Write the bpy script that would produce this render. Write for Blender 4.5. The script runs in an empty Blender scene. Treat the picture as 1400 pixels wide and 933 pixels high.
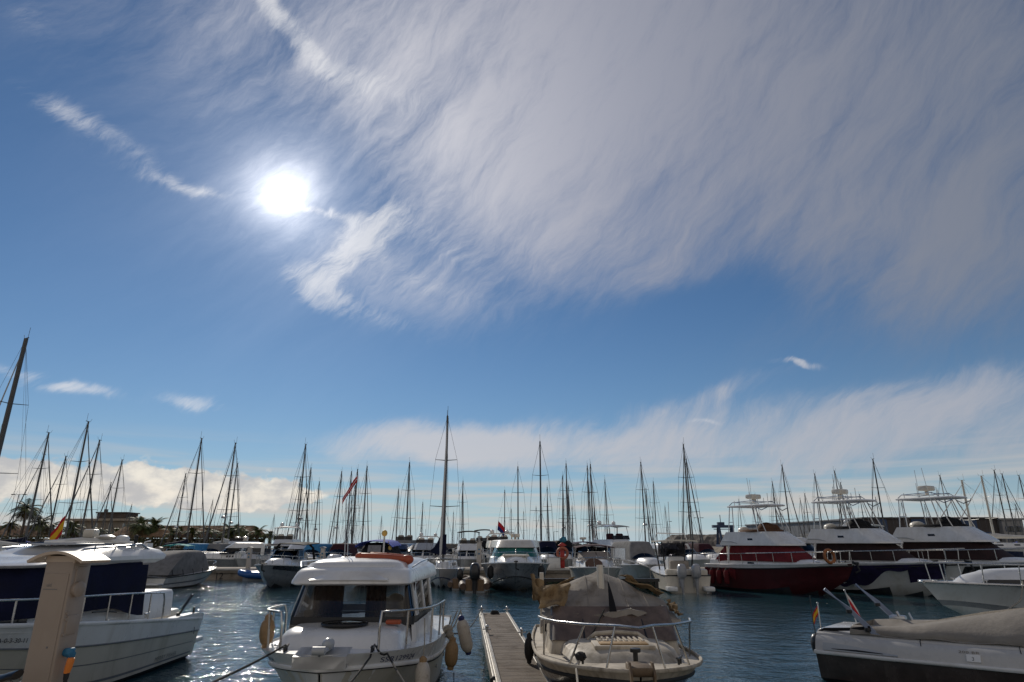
import bpy, bmesh, math, random
from mathutils import Vector, Matrix, noise as mnoise
R = math.radians
RNG = random.Random(7)
scene = bpy.context.scene
COL = scene.collection

# ------------------------------------------------------------------ camera
CAM_H = 2.4
PITCH = R(17.7)
cam_data = bpy.data.cameras.new('camera')
cam_data.sensor_width = 36.0
cam_data.lens = 36.0 * 866.0 / 1400.0
cam_data.clip_start = 0.05
cam_data.clip_end = 20000.0
cam = bpy.data.objects.new('camera', cam_data)
cam.location = (0, 0, CAM_H)
cam.rotation_euler = (R(90) + PITCH, 0, 0)
COL.objects.link(cam)
scene.camera = cam
cP, sP = math.cos(PITCH), math.sin(PITCH)


def view_dir(px, py):
    """world direction of a point of the photograph (1400 x 933), used to survey where things stand"""
    u = (px - 700) / 866.0
    v = (466.5 - py) / 866.0
    return Vector((u, cP - v * sP, sP + v * cP))


def at_y(px, py, y):
    d = view_dir(px, py)
    k = y / d.y
    return Vector((d.x * k, y, CAM_H + d.z * k))


# ------------------------------------------------------------------ light
SUN_DIR = view_dir(388, 267).normalized()
SUN_EL = math.asin(SUN_DIR.z)
SUN_AZ = math.atan2(SUN_DIR.x, SUN_DIR.y)       # clockwise from +Y
sun_data = bpy.data.lights.new('sun', 'SUN')
sun_data.energy = 2.6
sun_data.angle = R(0.6)
sun_data.color = (1.0, 0.92, 0.80)
sun = bpy.data.objects.new('sun', sun_data)
sun.rotation_euler = (-SUN_DIR).to_track_quat('-Z', 'Y').to_euler()
COL.objects.link(sun)
scene.view_settings.view_transform = 'Standard'
scene.view_settings.look = 'None'
scene.view_settings.exposure = 0.0
scene.view_settings.gamma = 1.0
scene.view_settings.use_curve_mapping = False

world = bpy.data.worlds.new('World')
scene.world = world
world.use_nodes = True
SKY_STRENGTH = 0.052


class Nodes:
    """small expression builder over a node tree"""
    def __init__(self, tree):
        self.t = tree
        self.n = tree.nodes
        self.l = tree.links

    def new(self, typ, **kw):
        nd = self.n.new(typ)
        for k, v in kw.items():
            setattr(nd, k, v)
        return nd

    def put(self, sock, v):
        if isinstance(v, bpy.types.NodeSocket):
            self.l.new(v, sock)
        elif v is not None:
            sock.default_value = v

    def m(self, op, a, b=None, c=None, clamp=False):
        nd = self.new('ShaderNodeMath', operation=op, use_clamp=clamp)
        self.put(nd.inputs[0], a)
        if b is not None: self.put(nd.inputs[1], b)
        if c is not None: self.put(nd.inputs[2], c)
        return nd.outputs[0]

    def vm(self, op, a, b=None, scale=None):
        nd = self.new('ShaderNodeVectorMath', operation=op)
        self.put(nd.inputs[0], a)
        if b is not None: self.put(nd.inputs[1], b)
        if scale is not None: self.put(nd.inputs['Scale'], scale)
        return nd.outputs['Value'] if op in ('DOT_PRODUCT', 'LENGTH') else nd.outputs['Vector']

    def xyz(self, x, y, z):
        nd = self.new('ShaderNodeCombineXYZ')
        for i, v in enumerate((x, y, z)): self.put(nd.inputs[i], v)
        return nd.outputs[0]

    def noise(self, vec, scale, detail=6, rough=0.55, dist=0.0, color=False):
        nd = self.new('ShaderNodeTexNoise')
        self.put(nd.inputs['Vector'], vec)
        nd.inputs['Scale'].default_value = scale
        nd.inputs['Detail'].default_value = detail
        nd.inputs['Roughness'].default_value = rough
        nd.inputs['Distortion'].default_value = dist
        return nd.outputs['Color' if color else 'Fac']

    def ramp(self, v, lo, hi, smooth=True, a=0.0, b=1.0):
        nd = self.new('ShaderNodeMapRange', interpolation_type='SMOOTHSTEP' if smooth else 'LINEAR')
        self.put(nd.inputs[0], v)
        nd.inputs[1].default_value = lo
        nd.inputs[2].default_value = hi
        nd.inputs[3].default_value = a
        nd.inputs[4].default_value = b
        return nd.outputs[0]

    def mix(self, f, a, b, typ='MIX'):
        nd = self.new('ShaderNodeMix', data_type='RGBA', blend_type=typ)
        self.put(nd.inputs[0], f)
        for s, v in ((nd.inputs[6], a), (nd.inputs[7], b)):
            if isinstance(v, (tuple, list)): v = (*v[:3], 1.0)
            self.put(s, v)
        return nd.outputs[2]


def build_sky():
    N = Nodes(world.node_tree)
    N.n.clear()
    out = N.new('ShaderNodeOutputWorld')
    bg = N.new('ShaderNodeBackground')
    bg.inputs['Strength'].default_value = SKY_STRENGTH
    N.l.new(bg.outputs[0], out.inputs[0])
    sky = N.new('ShaderNodeTexSky', sky_type='NISHITA')
    sky.sun_disc = False
    sky.sun_elevation = SUN_EL
    sky.sun_rotation = SUN_AZ
    sky.altitude = 0
    sky.air_density = 1.0
    sky.dust_density = SKY_DUST
    sky.ozone_density = 2.5
    tc = N.new('ShaderNodeTexCoord')
    d = N.vm('NORMALIZE', tc.outputs['Generated'])
    sep = N.new('ShaderNodeSeparateXYZ')
    N.l.new(d, sep.inputs[0])
    az = N.m('ARCTAN2', sep.outputs[0], sep.outputs[1])
    el = N.m('ARCSINE', sep.outputs[2])
    # gentle compression of the range of the clear sky, so that the part round the sun does not burn out
    skyc = N.mix(1.0, sky.outputs[0], SKY_TINT, 'MULTIPLY')
    # cirrus sheet coordinates: a flat layer high above the sea
    h = N.m('ADD', N.m('MAXIMUM', sep.outputs[2], 0.0), 0.10)
    P = N.xyz(N.m('DIVIDE', sep.outputs[0], h), N.m('DIVIDE', sep.outputs[1], h), 0.0)
    AE = N.xyz(az, el, 0.0)
    # warp
    w1 = N.vm('SUBTRACT', N.noise(AE, 3.2, 5, 0.55, color=True), (0.5, 0.5, 0.5))
    w2 = N.vm('SUBTRACT', N.noise(AE, 13.0, 5, 0.6, color=True), (0.5, 0.5, 0.5))
    W = N.vm('ADD', AE, N.vm('ADD', N.vm('SCALE', w1, scale=0.12), N.vm('SCALE', w2, scale=0.018)))
    W1 = N.vm('ADD', N.vm('MULTIPLY', W, (1, 1, 0)), (0, 0, 1))

    def ae(px, py):
        v = view_dir(px, py).normalized()
        return Vector((math.atan2(v.x, v.y), math.asin(v.z)))

    def blob(c, ax, ay, amp=1.0, hard=None, src=None):
        """elliptical patch of the sky: centre and two half-axis ends given as surveyed points"""
        o = ae(*c); a = ae(*ax) - o; b = ae(*ay) - o
        M = Matrix(((a.x, b.x), (a.y, b.y))).inverted()
        k1 = (M[0][0], M[0][1], -(M[0][0] * o.x + M[0][1] * o.y))
        k2 = (M[1][0], M[1][1], -(M[1][0] * o.x + M[1][1] * o.y))
        s = src or W1
        u = N.vm('DOT_PRODUCT', s, k1); v = N.vm('DOT_PRODUCT', s, k2)
        q = N.m('MULTIPLY_ADD', u, u, N.m('MULTIPLY', v, v))
        if hard:
            q = N.m('POWER', q, hard)
        return N.m('MULTIPLY', N.m('POWER', 2.718, N.m('MULTIPLY', q, -1.0)), amp)

    def add(*xs):
        r = xs[0]
        for x in xs[1:]:
            r = N.m('ADD', r, x)
        return r

    # texture of the high sheet: fibres drawn out and combed in several directions
    def comb(angle, sx, sy, scale, detail, rough, dist, ridged=False):
        rot = N.new('ShaderNodeVectorRotate', rotation_type='Z_AXIS')
        N.l.new(W, rot.inputs['Vector']); rot.inputs['Angle'].default_value = R(angle)
        n_ = N.noise(N.vm('MULTIPLY', rot.outputs[0], (sx, sy, 1.0)), scale, detail, rough, dist)
        if ridged:
            n_ = N.m('SUBTRACT', 1.0, N.m('ABSOLUTE', N.m('MULTIPLY', N.m('SUBTRACT', n_, 0.5), 4.0)), clamp=True)
        return n_
    st = comb(-50, 1.3, 5.5, 1.7, 9, 0.60, 0.4)
    st2 = comb(-34, 1.6, 9.0, 2.2, 11, 0.68, 0.35)
    fine = comb(-46, 5.0, 22.0, 2.4, 9, 0.74, 0.25)
    fib = comb(-60, 2.0, 11.0, 1.6, 10, 0.68, 0.4, True)
    big = N.noise(W, 2.6, 4, 0.55, 0.4)
    tex = N.m('ADD', N.m('MULTIPLY', st, 0.36), N.m('ADD', N.m('MULTIPLY', st2, 0.30), N.m('ADD', N.m('MULTIPLY', fine, 0.18), N.m('MULTIPLY', big, 0.16))))
    texc = N.m('SUBTRACT', tex, 0.5)
    fibc = N.m('MULTIPLY', N.m('SUBTRACT', fib, 0.45), 0.06)
    texc = N.m('ADD', texc, fibc)

    # A: the great veil over the upper right
    veil = add(blob((1090, 110), (1760, 40), (1140, 420), 0.95, 1.3),
               blob((740, 60), (1050, 30), (720, 360), 0.50), blob((300, 10), (640, 0), (300, 150), 0.27), blob((620, 140), (900, 120), (600, 340), 0.26),
               blob((830, 340), (960, 420), (790, 420), 0.42),
               blob((1330, 330), (1560, 300), (1330, 450), 0.45),
               blob((545, 400), (700, 430), (560, 462), 0.34, 1.3),
               blob((640, 250), (790, 340), (560, 340), 0.34))
    gap = add(blob((940, 425), (1060, 405), (945, 470), 0.45), blob((470, 200), (570, 260), (450, 300), 0.20))
    veil = N.m('SUBTRACT', veil, gap)
    dA = N.ramp(N.m('ADD', veil, N.m('MULTIPLY', texc, 3.6)), -0.05, 1.45)
    dA = N.m('MULTIPLY', dA, N.ramp(veil, 0.0, 0.62))
    # B: low band rising to the right
    band = add(blob((590, 608), (720, 612), (590, 632), 0.95, 1.2), blob((655, 592), (730, 600), (660, 612), 0.5),
               blob((850, 600), (1060, 575), (855, 640), 0.90, 1.2),
               blob((1200, 600), (1480, 560), (1200, 655), 0.90, 1.2),
               blob((1000, 532), (1090, 508), (1004, 545), 0.36),
               blob((1330, 530), (1480, 500), (1335, 565), 0.50))
    dB = N.ramp(N.m('ADD', band, N.m('MULTIPLY', texc, 3.8)), 0.02, 1.20)
    dB = N.m('MULTIPLY', dB, N.ramp(band, 0.03, 0.45))
    # C: cumulus bank above the left shore
    AEs = N.vm('MULTIPLY', AE, (1.0, 1.5, 1.0))
    puff = N.noise(AEs, 24.0, 7, 0.55, 0.15)
    puff2 = N.noise(AEs, 9.0, 3, 0.5, 0.0)
    top = add(blob((110, 664), (420, 664), (110, 696), 1.15, 1.5, None),
              blob((360, 680), (500, 682), (360, 698), 0.95, 1.4))
    dC = N.ramp(N.m('ADD', top, N.m('ADD', N.m('MULTIPLY', N.m('SUBTRACT', puff, 0.5), 2.0), N.m('MULTIPLY', N.m('SUBTRACT', puff2, 0.5), 1.2))), 0.42, 0.72)
    dC = N.m('MULTIPLY', dC, N.ramp(top, 0.06, 0.3))
    # D: separate wisps
    wisp = add(blob((170, 208), (280, 272), (162, 226), 0.34), blob((108, 168), (148, 200), (92, 190), 0.36), blob((250, 262), (330, 280), (248, 272), 0.4),
               blob((420, 45), (500, 105), (408, 58), 0.45), blob((380, 5), (420, 40), (368, 17), 0.42),
               blob((510, 125), (640, 190), (500, 150), 0.35),
               blob((60, 20), (80, 50), (30, 35), 0.28),
               blob((110, 536), (175, 541), (110, 544), 0.7),
               blob((20, 510), (70, 520), (18, 520), 0.5),
               blob((275, 546), (325, 549), (275, 560), 0.6),
               blob((1085, 506), (1115, 508), (1085, 512), 0.95),
               blob((965, 568), (990, 569), (965, 572), 0.6),
               blob((506, 312), (550, 286), (518, 338), 0.66), blob((470, 348), (512, 312), (486, 362), 0.60),
               blob((422, 405), (465, 440), (406, 420), 0.58), blob((450, 378), (482, 350), (466, 392), 0.50),
               blob((500, 432), (600, 470), (490, 450), 0.34), blob((560, 380), (680, 440), (549, 400), 0.30), blob((610, 340), (720, 405), (598, 360), 0.28),
               blob((430, 293), (485, 300), (430, 302), 0.6))
    wt = N.m('ADD', N.m('MULTIPLY', fine, 0.45), N.m('ADD', N.m('MULTIPLY', st2, 0.38), N.m('MULTIPLY', fib, 0.12)))
    dD = N.ramp(N.m('ADD', wisp, N.m('MULTIPLY', N.m('SUBTRACT', wt, 0.47), 3.6)), 0.15, 1.35)
    dD = N.m('MULTIPLY', dD, N.ramp(wisp, 0.02, 0.6))
    # E: thin stratus bars near the horizon
    bars = N.noise(N.vm('MULTIPLY', AE, (2.0, 34.0, 1.0)), 1.6, 5, 0.5, 0.2)
    low = N.m('MULTIPLY', N.ramp(el, R(0.0), R(1.5)), N.ramp(el, R(9.5), R(3.0)))
    dE = N.m('MULTIPLY', N.ramp(bars, 0.40, 0.66), N.m('MULTIPLY', low, 0.75))

    # light on the clouds: forward scattering towards the sun, grey away from it
    cosg = N.vm('DOT_PRODUCT', d, tuple(SUN_DIR))
    fw = N.m('POWER', N.m('MAXIMUM', cosg, 0.0), 14.0)
    fw2 = N.m('POWER', N.m('MAXIMUM', cosg, 0.0), 3.0)
    K = 1.0 / SKY_STRENGTH
    cA = N.mix(fw2, tuple(x * K for x in (0.20, 0.215, 0.25)), tuple(x * K for x in (0.42, 0.42, 0.49)))
    cA = N.mix(fw, cA, tuple(x * K for x in (0.86, 0.84, 0.86)))
    cB = N.mix(fw2, tuple(x * K for x in (0.40, 0.41, 0.46)), tuple(x * K for x in (0.66, 0.64, 0.65)))
    shade = N.ramp(N.noise(AEs, 17.0, 6, 0.6), 0.35, 0.68)
    cC = N.mix(shade, tuple(x * K for x in (0.52, 0.51, 0.51)), tuple(x * K for x in (0.90, 0.83, 0.72)))
    cE = tuple(x * K for x in (0.60, 0.55, 0.51))
    c = skyc
    # pale air low over the sea
    airf = N.m('MULTIPLY', N.m('POWER', 2.718, N.m('MULTIPLY', N.m('MAXIMUM', el, 0.0), -12.0)), 0.85)
    c = N.mix(airf, c, tuple(x * K for x in (0.44, 0.55, 0.64)))
    c = N.mix(dE, c, cE)
    c = N.mix(N.m('MULTIPLY', dA, 0.78), c, cA)
    c = N.mix(N.m('MULTIPLY', dB, 0.80), c, cB)
    c = N.mix(N.m('MULTIPLY', dC, 0.92), c, cC)
    c = N.mix(N.m('MULTIPLY', dD, 0.68), c, N.mix(fw2, cB, tuple(x * K for x in (0.80, 0.80, 0.82))))
    # unseen bright cloud added behind the camera as fill for faces turned to it
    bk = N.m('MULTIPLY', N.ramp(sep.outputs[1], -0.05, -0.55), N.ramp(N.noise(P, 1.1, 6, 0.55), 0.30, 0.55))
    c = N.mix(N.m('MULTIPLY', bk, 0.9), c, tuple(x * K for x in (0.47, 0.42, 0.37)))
    # the sun seen through thin ice cloud: disc and aureole
    g2 = N.m('MULTIPLY', N.m('SUBTRACT', 1.0, cosg), 2.0)
    g = N.m('SQRT', N.m('MAXIMUM', g2, 0.0))
    rag = N.m('ADD', 0.45, N.m('MULTIPLY', N.ramp(tex, 0.36, 0.64, smooth=False), 1.1))
    core = N.m('MULTIPLY', N.m('POWER', 2.718, N.m('MULTIPLY', g2, -1.0 / R(0.7) ** 2)), 3.0 * K)
    halo = N.m('MULTIPLY', N.m('MULTIPLY', N.m('POWER', 2.718, N.m('MULTIPLY', g, -1.0 / R(1.6))), 2.6 * K), rag)
    wide = N.m('MULTIPLY', N.m('MULTIPLY', N.m('POWER', 2.718, N.m('MULTIPLY', g, -1.0 / R(7.0))), 0.15 * K), rag)
    glow = N.m('ADD', core, N.m('ADD', halo, wide))
    gc = N.vm('SCALE', (1.0, 0.97, 0.95), scale=glow)
    c = N.vm('ADD', c, gc)
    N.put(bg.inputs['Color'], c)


SKY_DUST = 0.05
SKY_TINT = (0.70, 0.94, 1.14)
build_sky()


# ------------------------------------------------------------------ materials
MATS = {}


def mat(name, col, rough=0.5, metal=0.0, var=0.06, scale=4.0, bump=0.0, bscale=40.0, coat=0.0, dirt=None,
        streak=False, spec=0.5, stretch=None, col2=None):
    """principled material whose colour wanders by a noise; dirt = (colour, amount, scale) lays stains over it"""
    if name in MATS: return MATS[name]
    m = bpy.data.materials.new(name)
    m.use_nodes = True
    N = Nodes(m.node_tree)
    b = N.n['Principled BSDF']
    tc = N.new('ShaderNodeTexCoord').outputs['Object']
    v = N.vm('MULTIPLY', tc, stretch) if stretch else tc
    n1 = N.noise(v, scale, 5, 0.6)
    lo = tuple(c * (1 - var) for c in col); hi = tuple(min(1, c * (1 + var)) for c in (col2 or col))
    if col2: lo = col
    c = N.mix(N.ramp(n1, 0.3, 0.7), lo, hi)
    rg = N.ramp(n1, 0.2, 0.8, a=max(0.02, rough - 0.06), b=min(1, rough + 0.08))
    if dirt:
        dc, amt, ds = dirt
        sv = N.vm('MULTIPLY', tc, (1.0, 1.0, 0.22)) if streak else tc
        f = N.m('MULTIPLY', N.ramp(N.noise(sv, ds, 7, 0.68, 0.3), 0.46, 0.72), amt)
        c = N.mix(f, c, dc)
        rg = N.m('ADD', rg, N.m('MULTIPLY', f, 0.3), clamp=True)
    N.put(b.inputs['Base Color'], c)
    N.put(b.inputs['Roughness'], rg)
    b.inputs['Metallic'].default_value = metal
    b.inputs['Coat Weight'].default_value = coat
    b.inputs['Coat Roughness'].default_value = 0.12
    b.inputs['Specular IOR Level'].default_value = spec
    if bump:
        bn = N.new('ShaderNodeBump')
        bn.inputs['Strength'].default_value = bump
        bn.inputs['Distance'].default_value = 0.02
        N.put(bn.inputs['Height'], N.noise(v, bscale, 6, 0.6))
        N.l.new(bn.outputs[0], b.inputs['Normal'])
    MATS[name] = m
    return m


def glass_mat(name, tint, rough=0.03):
    if name in MATS: return MATS[name]
    m = bpy.data.materials.new(name)
    m.use_nodes = True
    N = Nodes(m.node_tree)
    N.n.remove(N.n['Principled BSDF'])
    out = N.n['Material Output']
    tr = N.new('ShaderNodeBsdfTransparent')
    n1 = N.noise(N.new('ShaderNodeTexCoord').outputs['Object'], 2.5, 5, 0.6)
    N.put(tr.inputs[0], N.mix(N.ramp(n1, 0.35, 0.7), tuple(t * 0.86 for t in tint), tint))
    gl = N.new('ShaderNodeBsdfGlossy')
    gl.inputs['Roughness'].default_value = rough
    fr = N.new('ShaderNodeFresnel')
    fr.inputs['IOR'].default_value = 1.5
    mx = N.new('ShaderNodeMixShader')
    N.l.new(fr.outputs[0], mx.inputs[0])
    N.l.new(tr.outputs[0], mx.inputs[1])
    N.l.new(gl.outputs[0], mx.inputs[2])
    N.l.new(mx.outputs[0], out.inputs[0])
    MATS[name] = m
    return m


GRIME = (0.20, 0.16, 0.10)
gel = mat('gelcoat_white', (0.74, 0.74, 0.73), 0.28, var=0.05, scale=1.5, coat=0.25, dirt=((0.42, 0.38, 0.31), 0.35, 2.2), streak=True)
gel_cream = mat('gelcoat_cream', (0.66, 0.61, 0.52), 0.32, var=0.06, scale=1.5, coat=0.2, dirt=((0.34, 0.28, 0.19), 0.4, 2.5), streak=True)
gel_old = mat('gelcoat_weathered', (0.50, 0.44, 0.35), 0.62, var=0.14, scale=2.5, dirt=((0.13, 0.10, 0.065), 0.75, 3.2), streak=True, bump=0.08, bscale=60)
gel_grey = mat('gelcoat_grey', (0.40, 0.42, 0.44), 0.3, coat=0.2, dirt=((0.25, 0.23, 0.2), 0.3, 2.0), streak=True)
hull_white = mat('hull_white', (0.62, 0.62, 0.60), 0.27, var=0.05, scale=1.2, coat=0.25, dirt=((0.34, 0.31, 0.22), 0.5, 1.8), streak=True)
hull_green = mat('hull_offwhite', (0.56, 0.53, 0.45), 0.33, var=0.07, scale=1.2, dirt=((0.26, 0.25, 0.17), 0.5, 1.7), streak=True)
hull_dark = mat('hull_charcoal', (0.035, 0.035, 0.04), 0.25, var=0.15, coat=0.3, dirt=((0.12, 0.11, 0.10), 0.5, 2.5), streak=True)
hull_red = mat('hull_maroon', (0.075, 0.012, 0.014), 0.4, var=0.15, scale=2, dirt=((0.05, 0.015, 0.015), 0.5, 2), streak=True)
hull_navy = mat('hull_navy', (0.02, 0.03, 0.075), 0.25, var=0.15, coat=0.3)
hull_blue = mat('hull_blue', (0.03, 0.12, 0.36), 0.3, var=0.1)
hull_shade = mat('hull_grey_shaded_white', (0.26, 0.28, 0.30), 0.28, coat=0.2, dirt=((0.16, 0.15, 0.13), 0.4, 1.6), streak=True)  # grey hulls, and a white hull with its shade put into the colour
antifoul = mat('antifouling', (0.03, 0.035, 0.05), 0.8, var=0.3, scale=6, dirt=((0.06, 0.08, 0.035), 0.7, 6))
antifoul_tan = mat('antifouling_tan', (0.23, 0.21, 0.18), 0.8, var=0.2, scale=6, dirt=((0.08, 0.08, 0.05), 0.7, 5))
rubber = mat('black_rubber', (0.016, 0.016, 0.017), 0.65, var=0.25, scale=8)
black_pl = mat('black_plastic', (0.012, 0.012, 0.013), 0.4, var=0.25, scale=8)
darkwin = mat('dark_window', (0.010, 0.012, 0.015), 0.06, var=0.3, scale=2, spec=0.6)
steel = mat('stainless_steel', (0.50, 0.50, 0.50), 0.28, metal=1.0, var=0.08, scale=12)
alu = mat('mast_aluminium', (0.12, 0.115, 0.11), 0.50, metal=0.4, var=0.15, scale=2)
alu_dark = mat('mast_dark', (0.055, 0.054, 0.055), 0.5, metal=0.2, var=0.2, scale=2)
wire = mat('rigging_wire', (0.10, 0.10, 0.105), 0.5, metal=0.4, var=0.2, scale=3)
navy_cloth = mat('navy_canvas', (0.006, 0.008, 0.030), 0.85, var=0.3, scale=3, bump=0.5, bscale=9, spec=0.25)
purple_cloth = mat('indigo_canvas', (0.022, 0.016, 0.055), 0.85, var=0.35, scale=3, bump=0.5, bscale=7, spec=0.25)
blue_cloth = mat('royal_blue_canvas', (0.035, 0.07, 0.40), 0.8, var=0.2, scale=3, bump=0.4, bscale=12, spec=0.3)
sky_cloth = mat('light_blue_canvas', (0.05, 0.22, 0.42), 0.8, var=0.2, scale=3, bump=0.4, bscale=12, spec=0.3)
teal_cloth = mat('teal_canvas', (0.01, 0.30, 0.30), 0.8, var=0.2, scale=3, bump=0.4, bscale=12, spec=0.3)
red_cloth = mat('red_canvas', (0.13, 0.016, 0.020), 0.85, var=0.25, scale=3, bump=0.5, bscale=9, spec=0.25)
wine_cloth = mat('burgundy_canvas', (0.045, 0.012, 0.018), 0.85, var=0.25, scale=3, bump=0.5, bscale=9, spec=0.25)
grey_cloth = mat('grey_canvas', (0.21, 0.205, 0.20), 0.88, var=0.14, scale=2.5, bump=0.5, bscale=9, spec=0.25, dirt=((0.10, 0.095, 0.085), 0.5, 3))
taupe_cloth = mat('taupe_canvas', (0.27, 0.245, 0.215), 0.88, var=0.12, scale=2.5, bump=0.6, bscale=7, spec=0.25, dirt=((0.14, 0.125, 0.105), 0.5, 2.6))
brown_cloth = mat('brown_canvas', (0.10, 0.05, 0.028), 0.85, var=0.2, scale=3, bump=0.4, bscale=9, spec=0.25)
black_cloth = mat('black_canvas', (0.012, 0.012, 0.014), 0.85, var=0.3, scale=3, bump=0.4, bscale=9, spec=0.25)
white_cloth = mat('white_canvas', (0.62, 0.60, 0.57), 0.85, var=0.08, scale=3, bump=0.4, bscale=9, spec=0.25)
tarp = mat('worn_tarpaulin', (0.30, 0.27, 0.235), 0.82, var=0.16, scale=2.4, bump=0.4, bscale=6, spec=0.25, dirt=((0.12, 0.095, 0.07), 0.7, 3.0))
tarp_yel = mat('yellowed_tarpaulin', (0.27, 0.19, 0.105), 0.82, var=0.3, scale=5, bump=0.8, bscale=12, spec=0.25, dirt=((0.10, 0.06, 0.03), 0.85, 7))
vinyl = mat('dirty_vinyl', (0.145, 0.105, 0.08), 0.35, var=0.3, scale=3, dirt=((0.07, 0.05, 0.035), 0.8, 4))
clear_glass = glass_mat('clear_glass', (0.80, 0.84, 0.84))
teal_glass = glass_mat('teal_glass', (0.16, 0.36, 0.34))
smoke_glass = glass_mat('smoked_glass', (0.20, 0.20, 0.22))
curtain_m = mat('brown_curtain', (0.075, 0.032, 0.022), 0.9, var=0.25, scale=5, spec=0.2)
teak = mat('teak', (0.24, 0.15, 0.085), 0.65, var=0.25, scale=4, stretch=(1, 8, 1))
orange_pl = mat('orange_plastic', (0.42, 0.085, 0.035), 0.5, var=0.15, scale=6, dirt=((0.2, 0.06, 0.03), 0.5, 6))
orange_bright = mat('bright_orange', (0.75, 0.22, 0.03), 0.5, var=0.12, scale=6)
red_pl = mat('red_plastic', (0.42, 0.03, 0.025), 0.45, var=0.15, scale=6)
yellow_pl = mat('yellow_plastic', (0.62, 0.42, 0.10), 0.5, var=0.15, scale=6)
blue_pl = mat('blue_plastic', (0.02, 0.16, 0.30), 0.5, var=0.15, scale=6)
fender_white = mat('fender_white', (0.52, 0.48, 0.42), 0.5, var=0.12, scale=8, dirt=((0.22, 0.16, 0.09), 0.7, 8))
fender_tan = mat('fender_tan', (0.30, 0.19, 0.09), 0.6, var=0.2, scale=8, dirt=((0.09, 0.055, 0.03), 0.7, 8))
rope_m = mat('dark_rope', (0.022, 0.020, 0.018), 0.9, var=0.3, scale=60, bump=0.6, bscale=120)
rope_w = mat('pale_rope', (0.34, 0.31, 0.26), 0.9, var=0.25, scale=60, bump=0.6, bscale=120)
ped_m = mat('pedestal_paint', (0.335, 0.275, 0.225), 0.45, var=0.05, scale=3, dirt=((0.24, 0.17, 0.11), 0.45, 5), streak=True)
post_m = mat('post_paint', (0.46, 0.43, 0.40), 0.55, var=0.1, scale=3, dirt=((0.26, 0.22, 0.18), 0.5, 3), streak=True)
concrete = mat('concrete', (0.34, 0.29, 0.235), 0.85, var=0.16, scale=1.4, bump=0.3, bscale=20, dirt=((0.15, 0.12, 0.09), 0.7, 0.8))
concrete_lt = mat('pale_concrete', (0.55, 0.52, 0.48), 0.8, var=0.1, scale=2, bump=0.2, bscale=30)
outboard_dark = mat('outboard_cowl_dark', (0.03, 0.027, 0.026), 0.35, var=0.2, scale=6, coat=0.2)
outboard_lt = mat('outboard_cowl_silver', (0.36, 0.36, 0.37), 0.3, var=0.1, scale=6, coat=0.2)
bark = mat('palm_bark', (0.12, 0.085, 0.06), 0.9, var=0.3, scale=6, bump=0.6, bscale=12)
frond_m = mat('palm_frond', (0.060, 0.085, 0.025), 0.6, var=0.4, scale=1.5, col2=(0.11, 0.115, 0.035))
frond_dry = mat('palm_frond_dry', (0.14, 0.10, 0.045), 0.8, var=0.3, scale=1.5)
leaf_m = mat('hedge_leaf', (0.045, 0.06, 0.02), 0.6, var=0.4, scale=0.8, col2=(0.10, 0.085, 0.03))
thatch = mat('thatch', (0.27, 0.165, 0.09), 0.95, var=0.3, scale=1.5, bump=0.8, bscale=9, stretch=(1, 1, 6))
plaster = mat('plaster', (0.36, 0.31, 0.25), 0.85, var=0.1, scale=0.8, dirt=((0.2, 0.16, 0.12), 0.4, 0.6))
plaster_w = mat('pale_plaster', (0.46, 0.50, 0.50), 0.85, var=0.08, scale=0.8)
rooftile = mat('dark_roof', (0.10, 0.075, 0.06), 0.85, var=0.2, scale=1.0)
shed_grey = mat('shed_cladding_grey', (0.19, 0.195, 0.21), 0.6, var=0.1, scale=0.4, stretch=(6, 6, 0.3))
shed_brown = mat('shed_cladding_brown', (0.055, 0.042, 0.038), 0.6, var=0.15, scale=0.4, stretch=(6, 6, 0.3))
shed_blue = mat('shed_cladding_blue', (0.035, 0.065, 0.14), 0.6, var=0.15, scale=0.4)
shed_pale = mat('shed_render_pale', (0.30, 0.29, 0.28), 0.8, var=0.1, scale=0.4)
crane_blue = mat('crane_paint', (0.035, 0.06, 0.12), 0.6, var=0.2, scale=1)
rock = mat('rock', (0.13, 0.11, 0.09), 0.9, var=0.35, scale=0.6, bump=0.8, bscale=2.5)
earth = mat('shore_earth', (0.22, 0.18, 0.13), 0.95, var=0.2, scale=0.3, dirt=((0.07, 0.075, 0.03), 0.6, 0.15))
letter_navy = mat('navy_lettering', (0.02, 0.03, 0.12), 0.5)
letter_black = mat('black_lettering', (0.012, 0.012, 0.014), 0.5)
letter_grey = mat('grey_lettering', (0.16, 0.17, 0.18), 0.5)
letter_tan = mat('tan_lettering', (0.17, 0.13, 0.08), 0.5)
flag_red = mat('flag_red', (0.48, 0.02, 0.03), 0.8, spec=0.2)
flag_yellow = mat('flag_yellow', (0.72, 0.42, 0.03), 0.8, spec=0.2)
flag_white = mat('flag_white', (0.65, 0.62, 0.6), 0.8, spec=0.2)
flag_blue = mat('flag_blue', (0.02, 0.03, 0.16), 0.8, spec=0.2)


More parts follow.
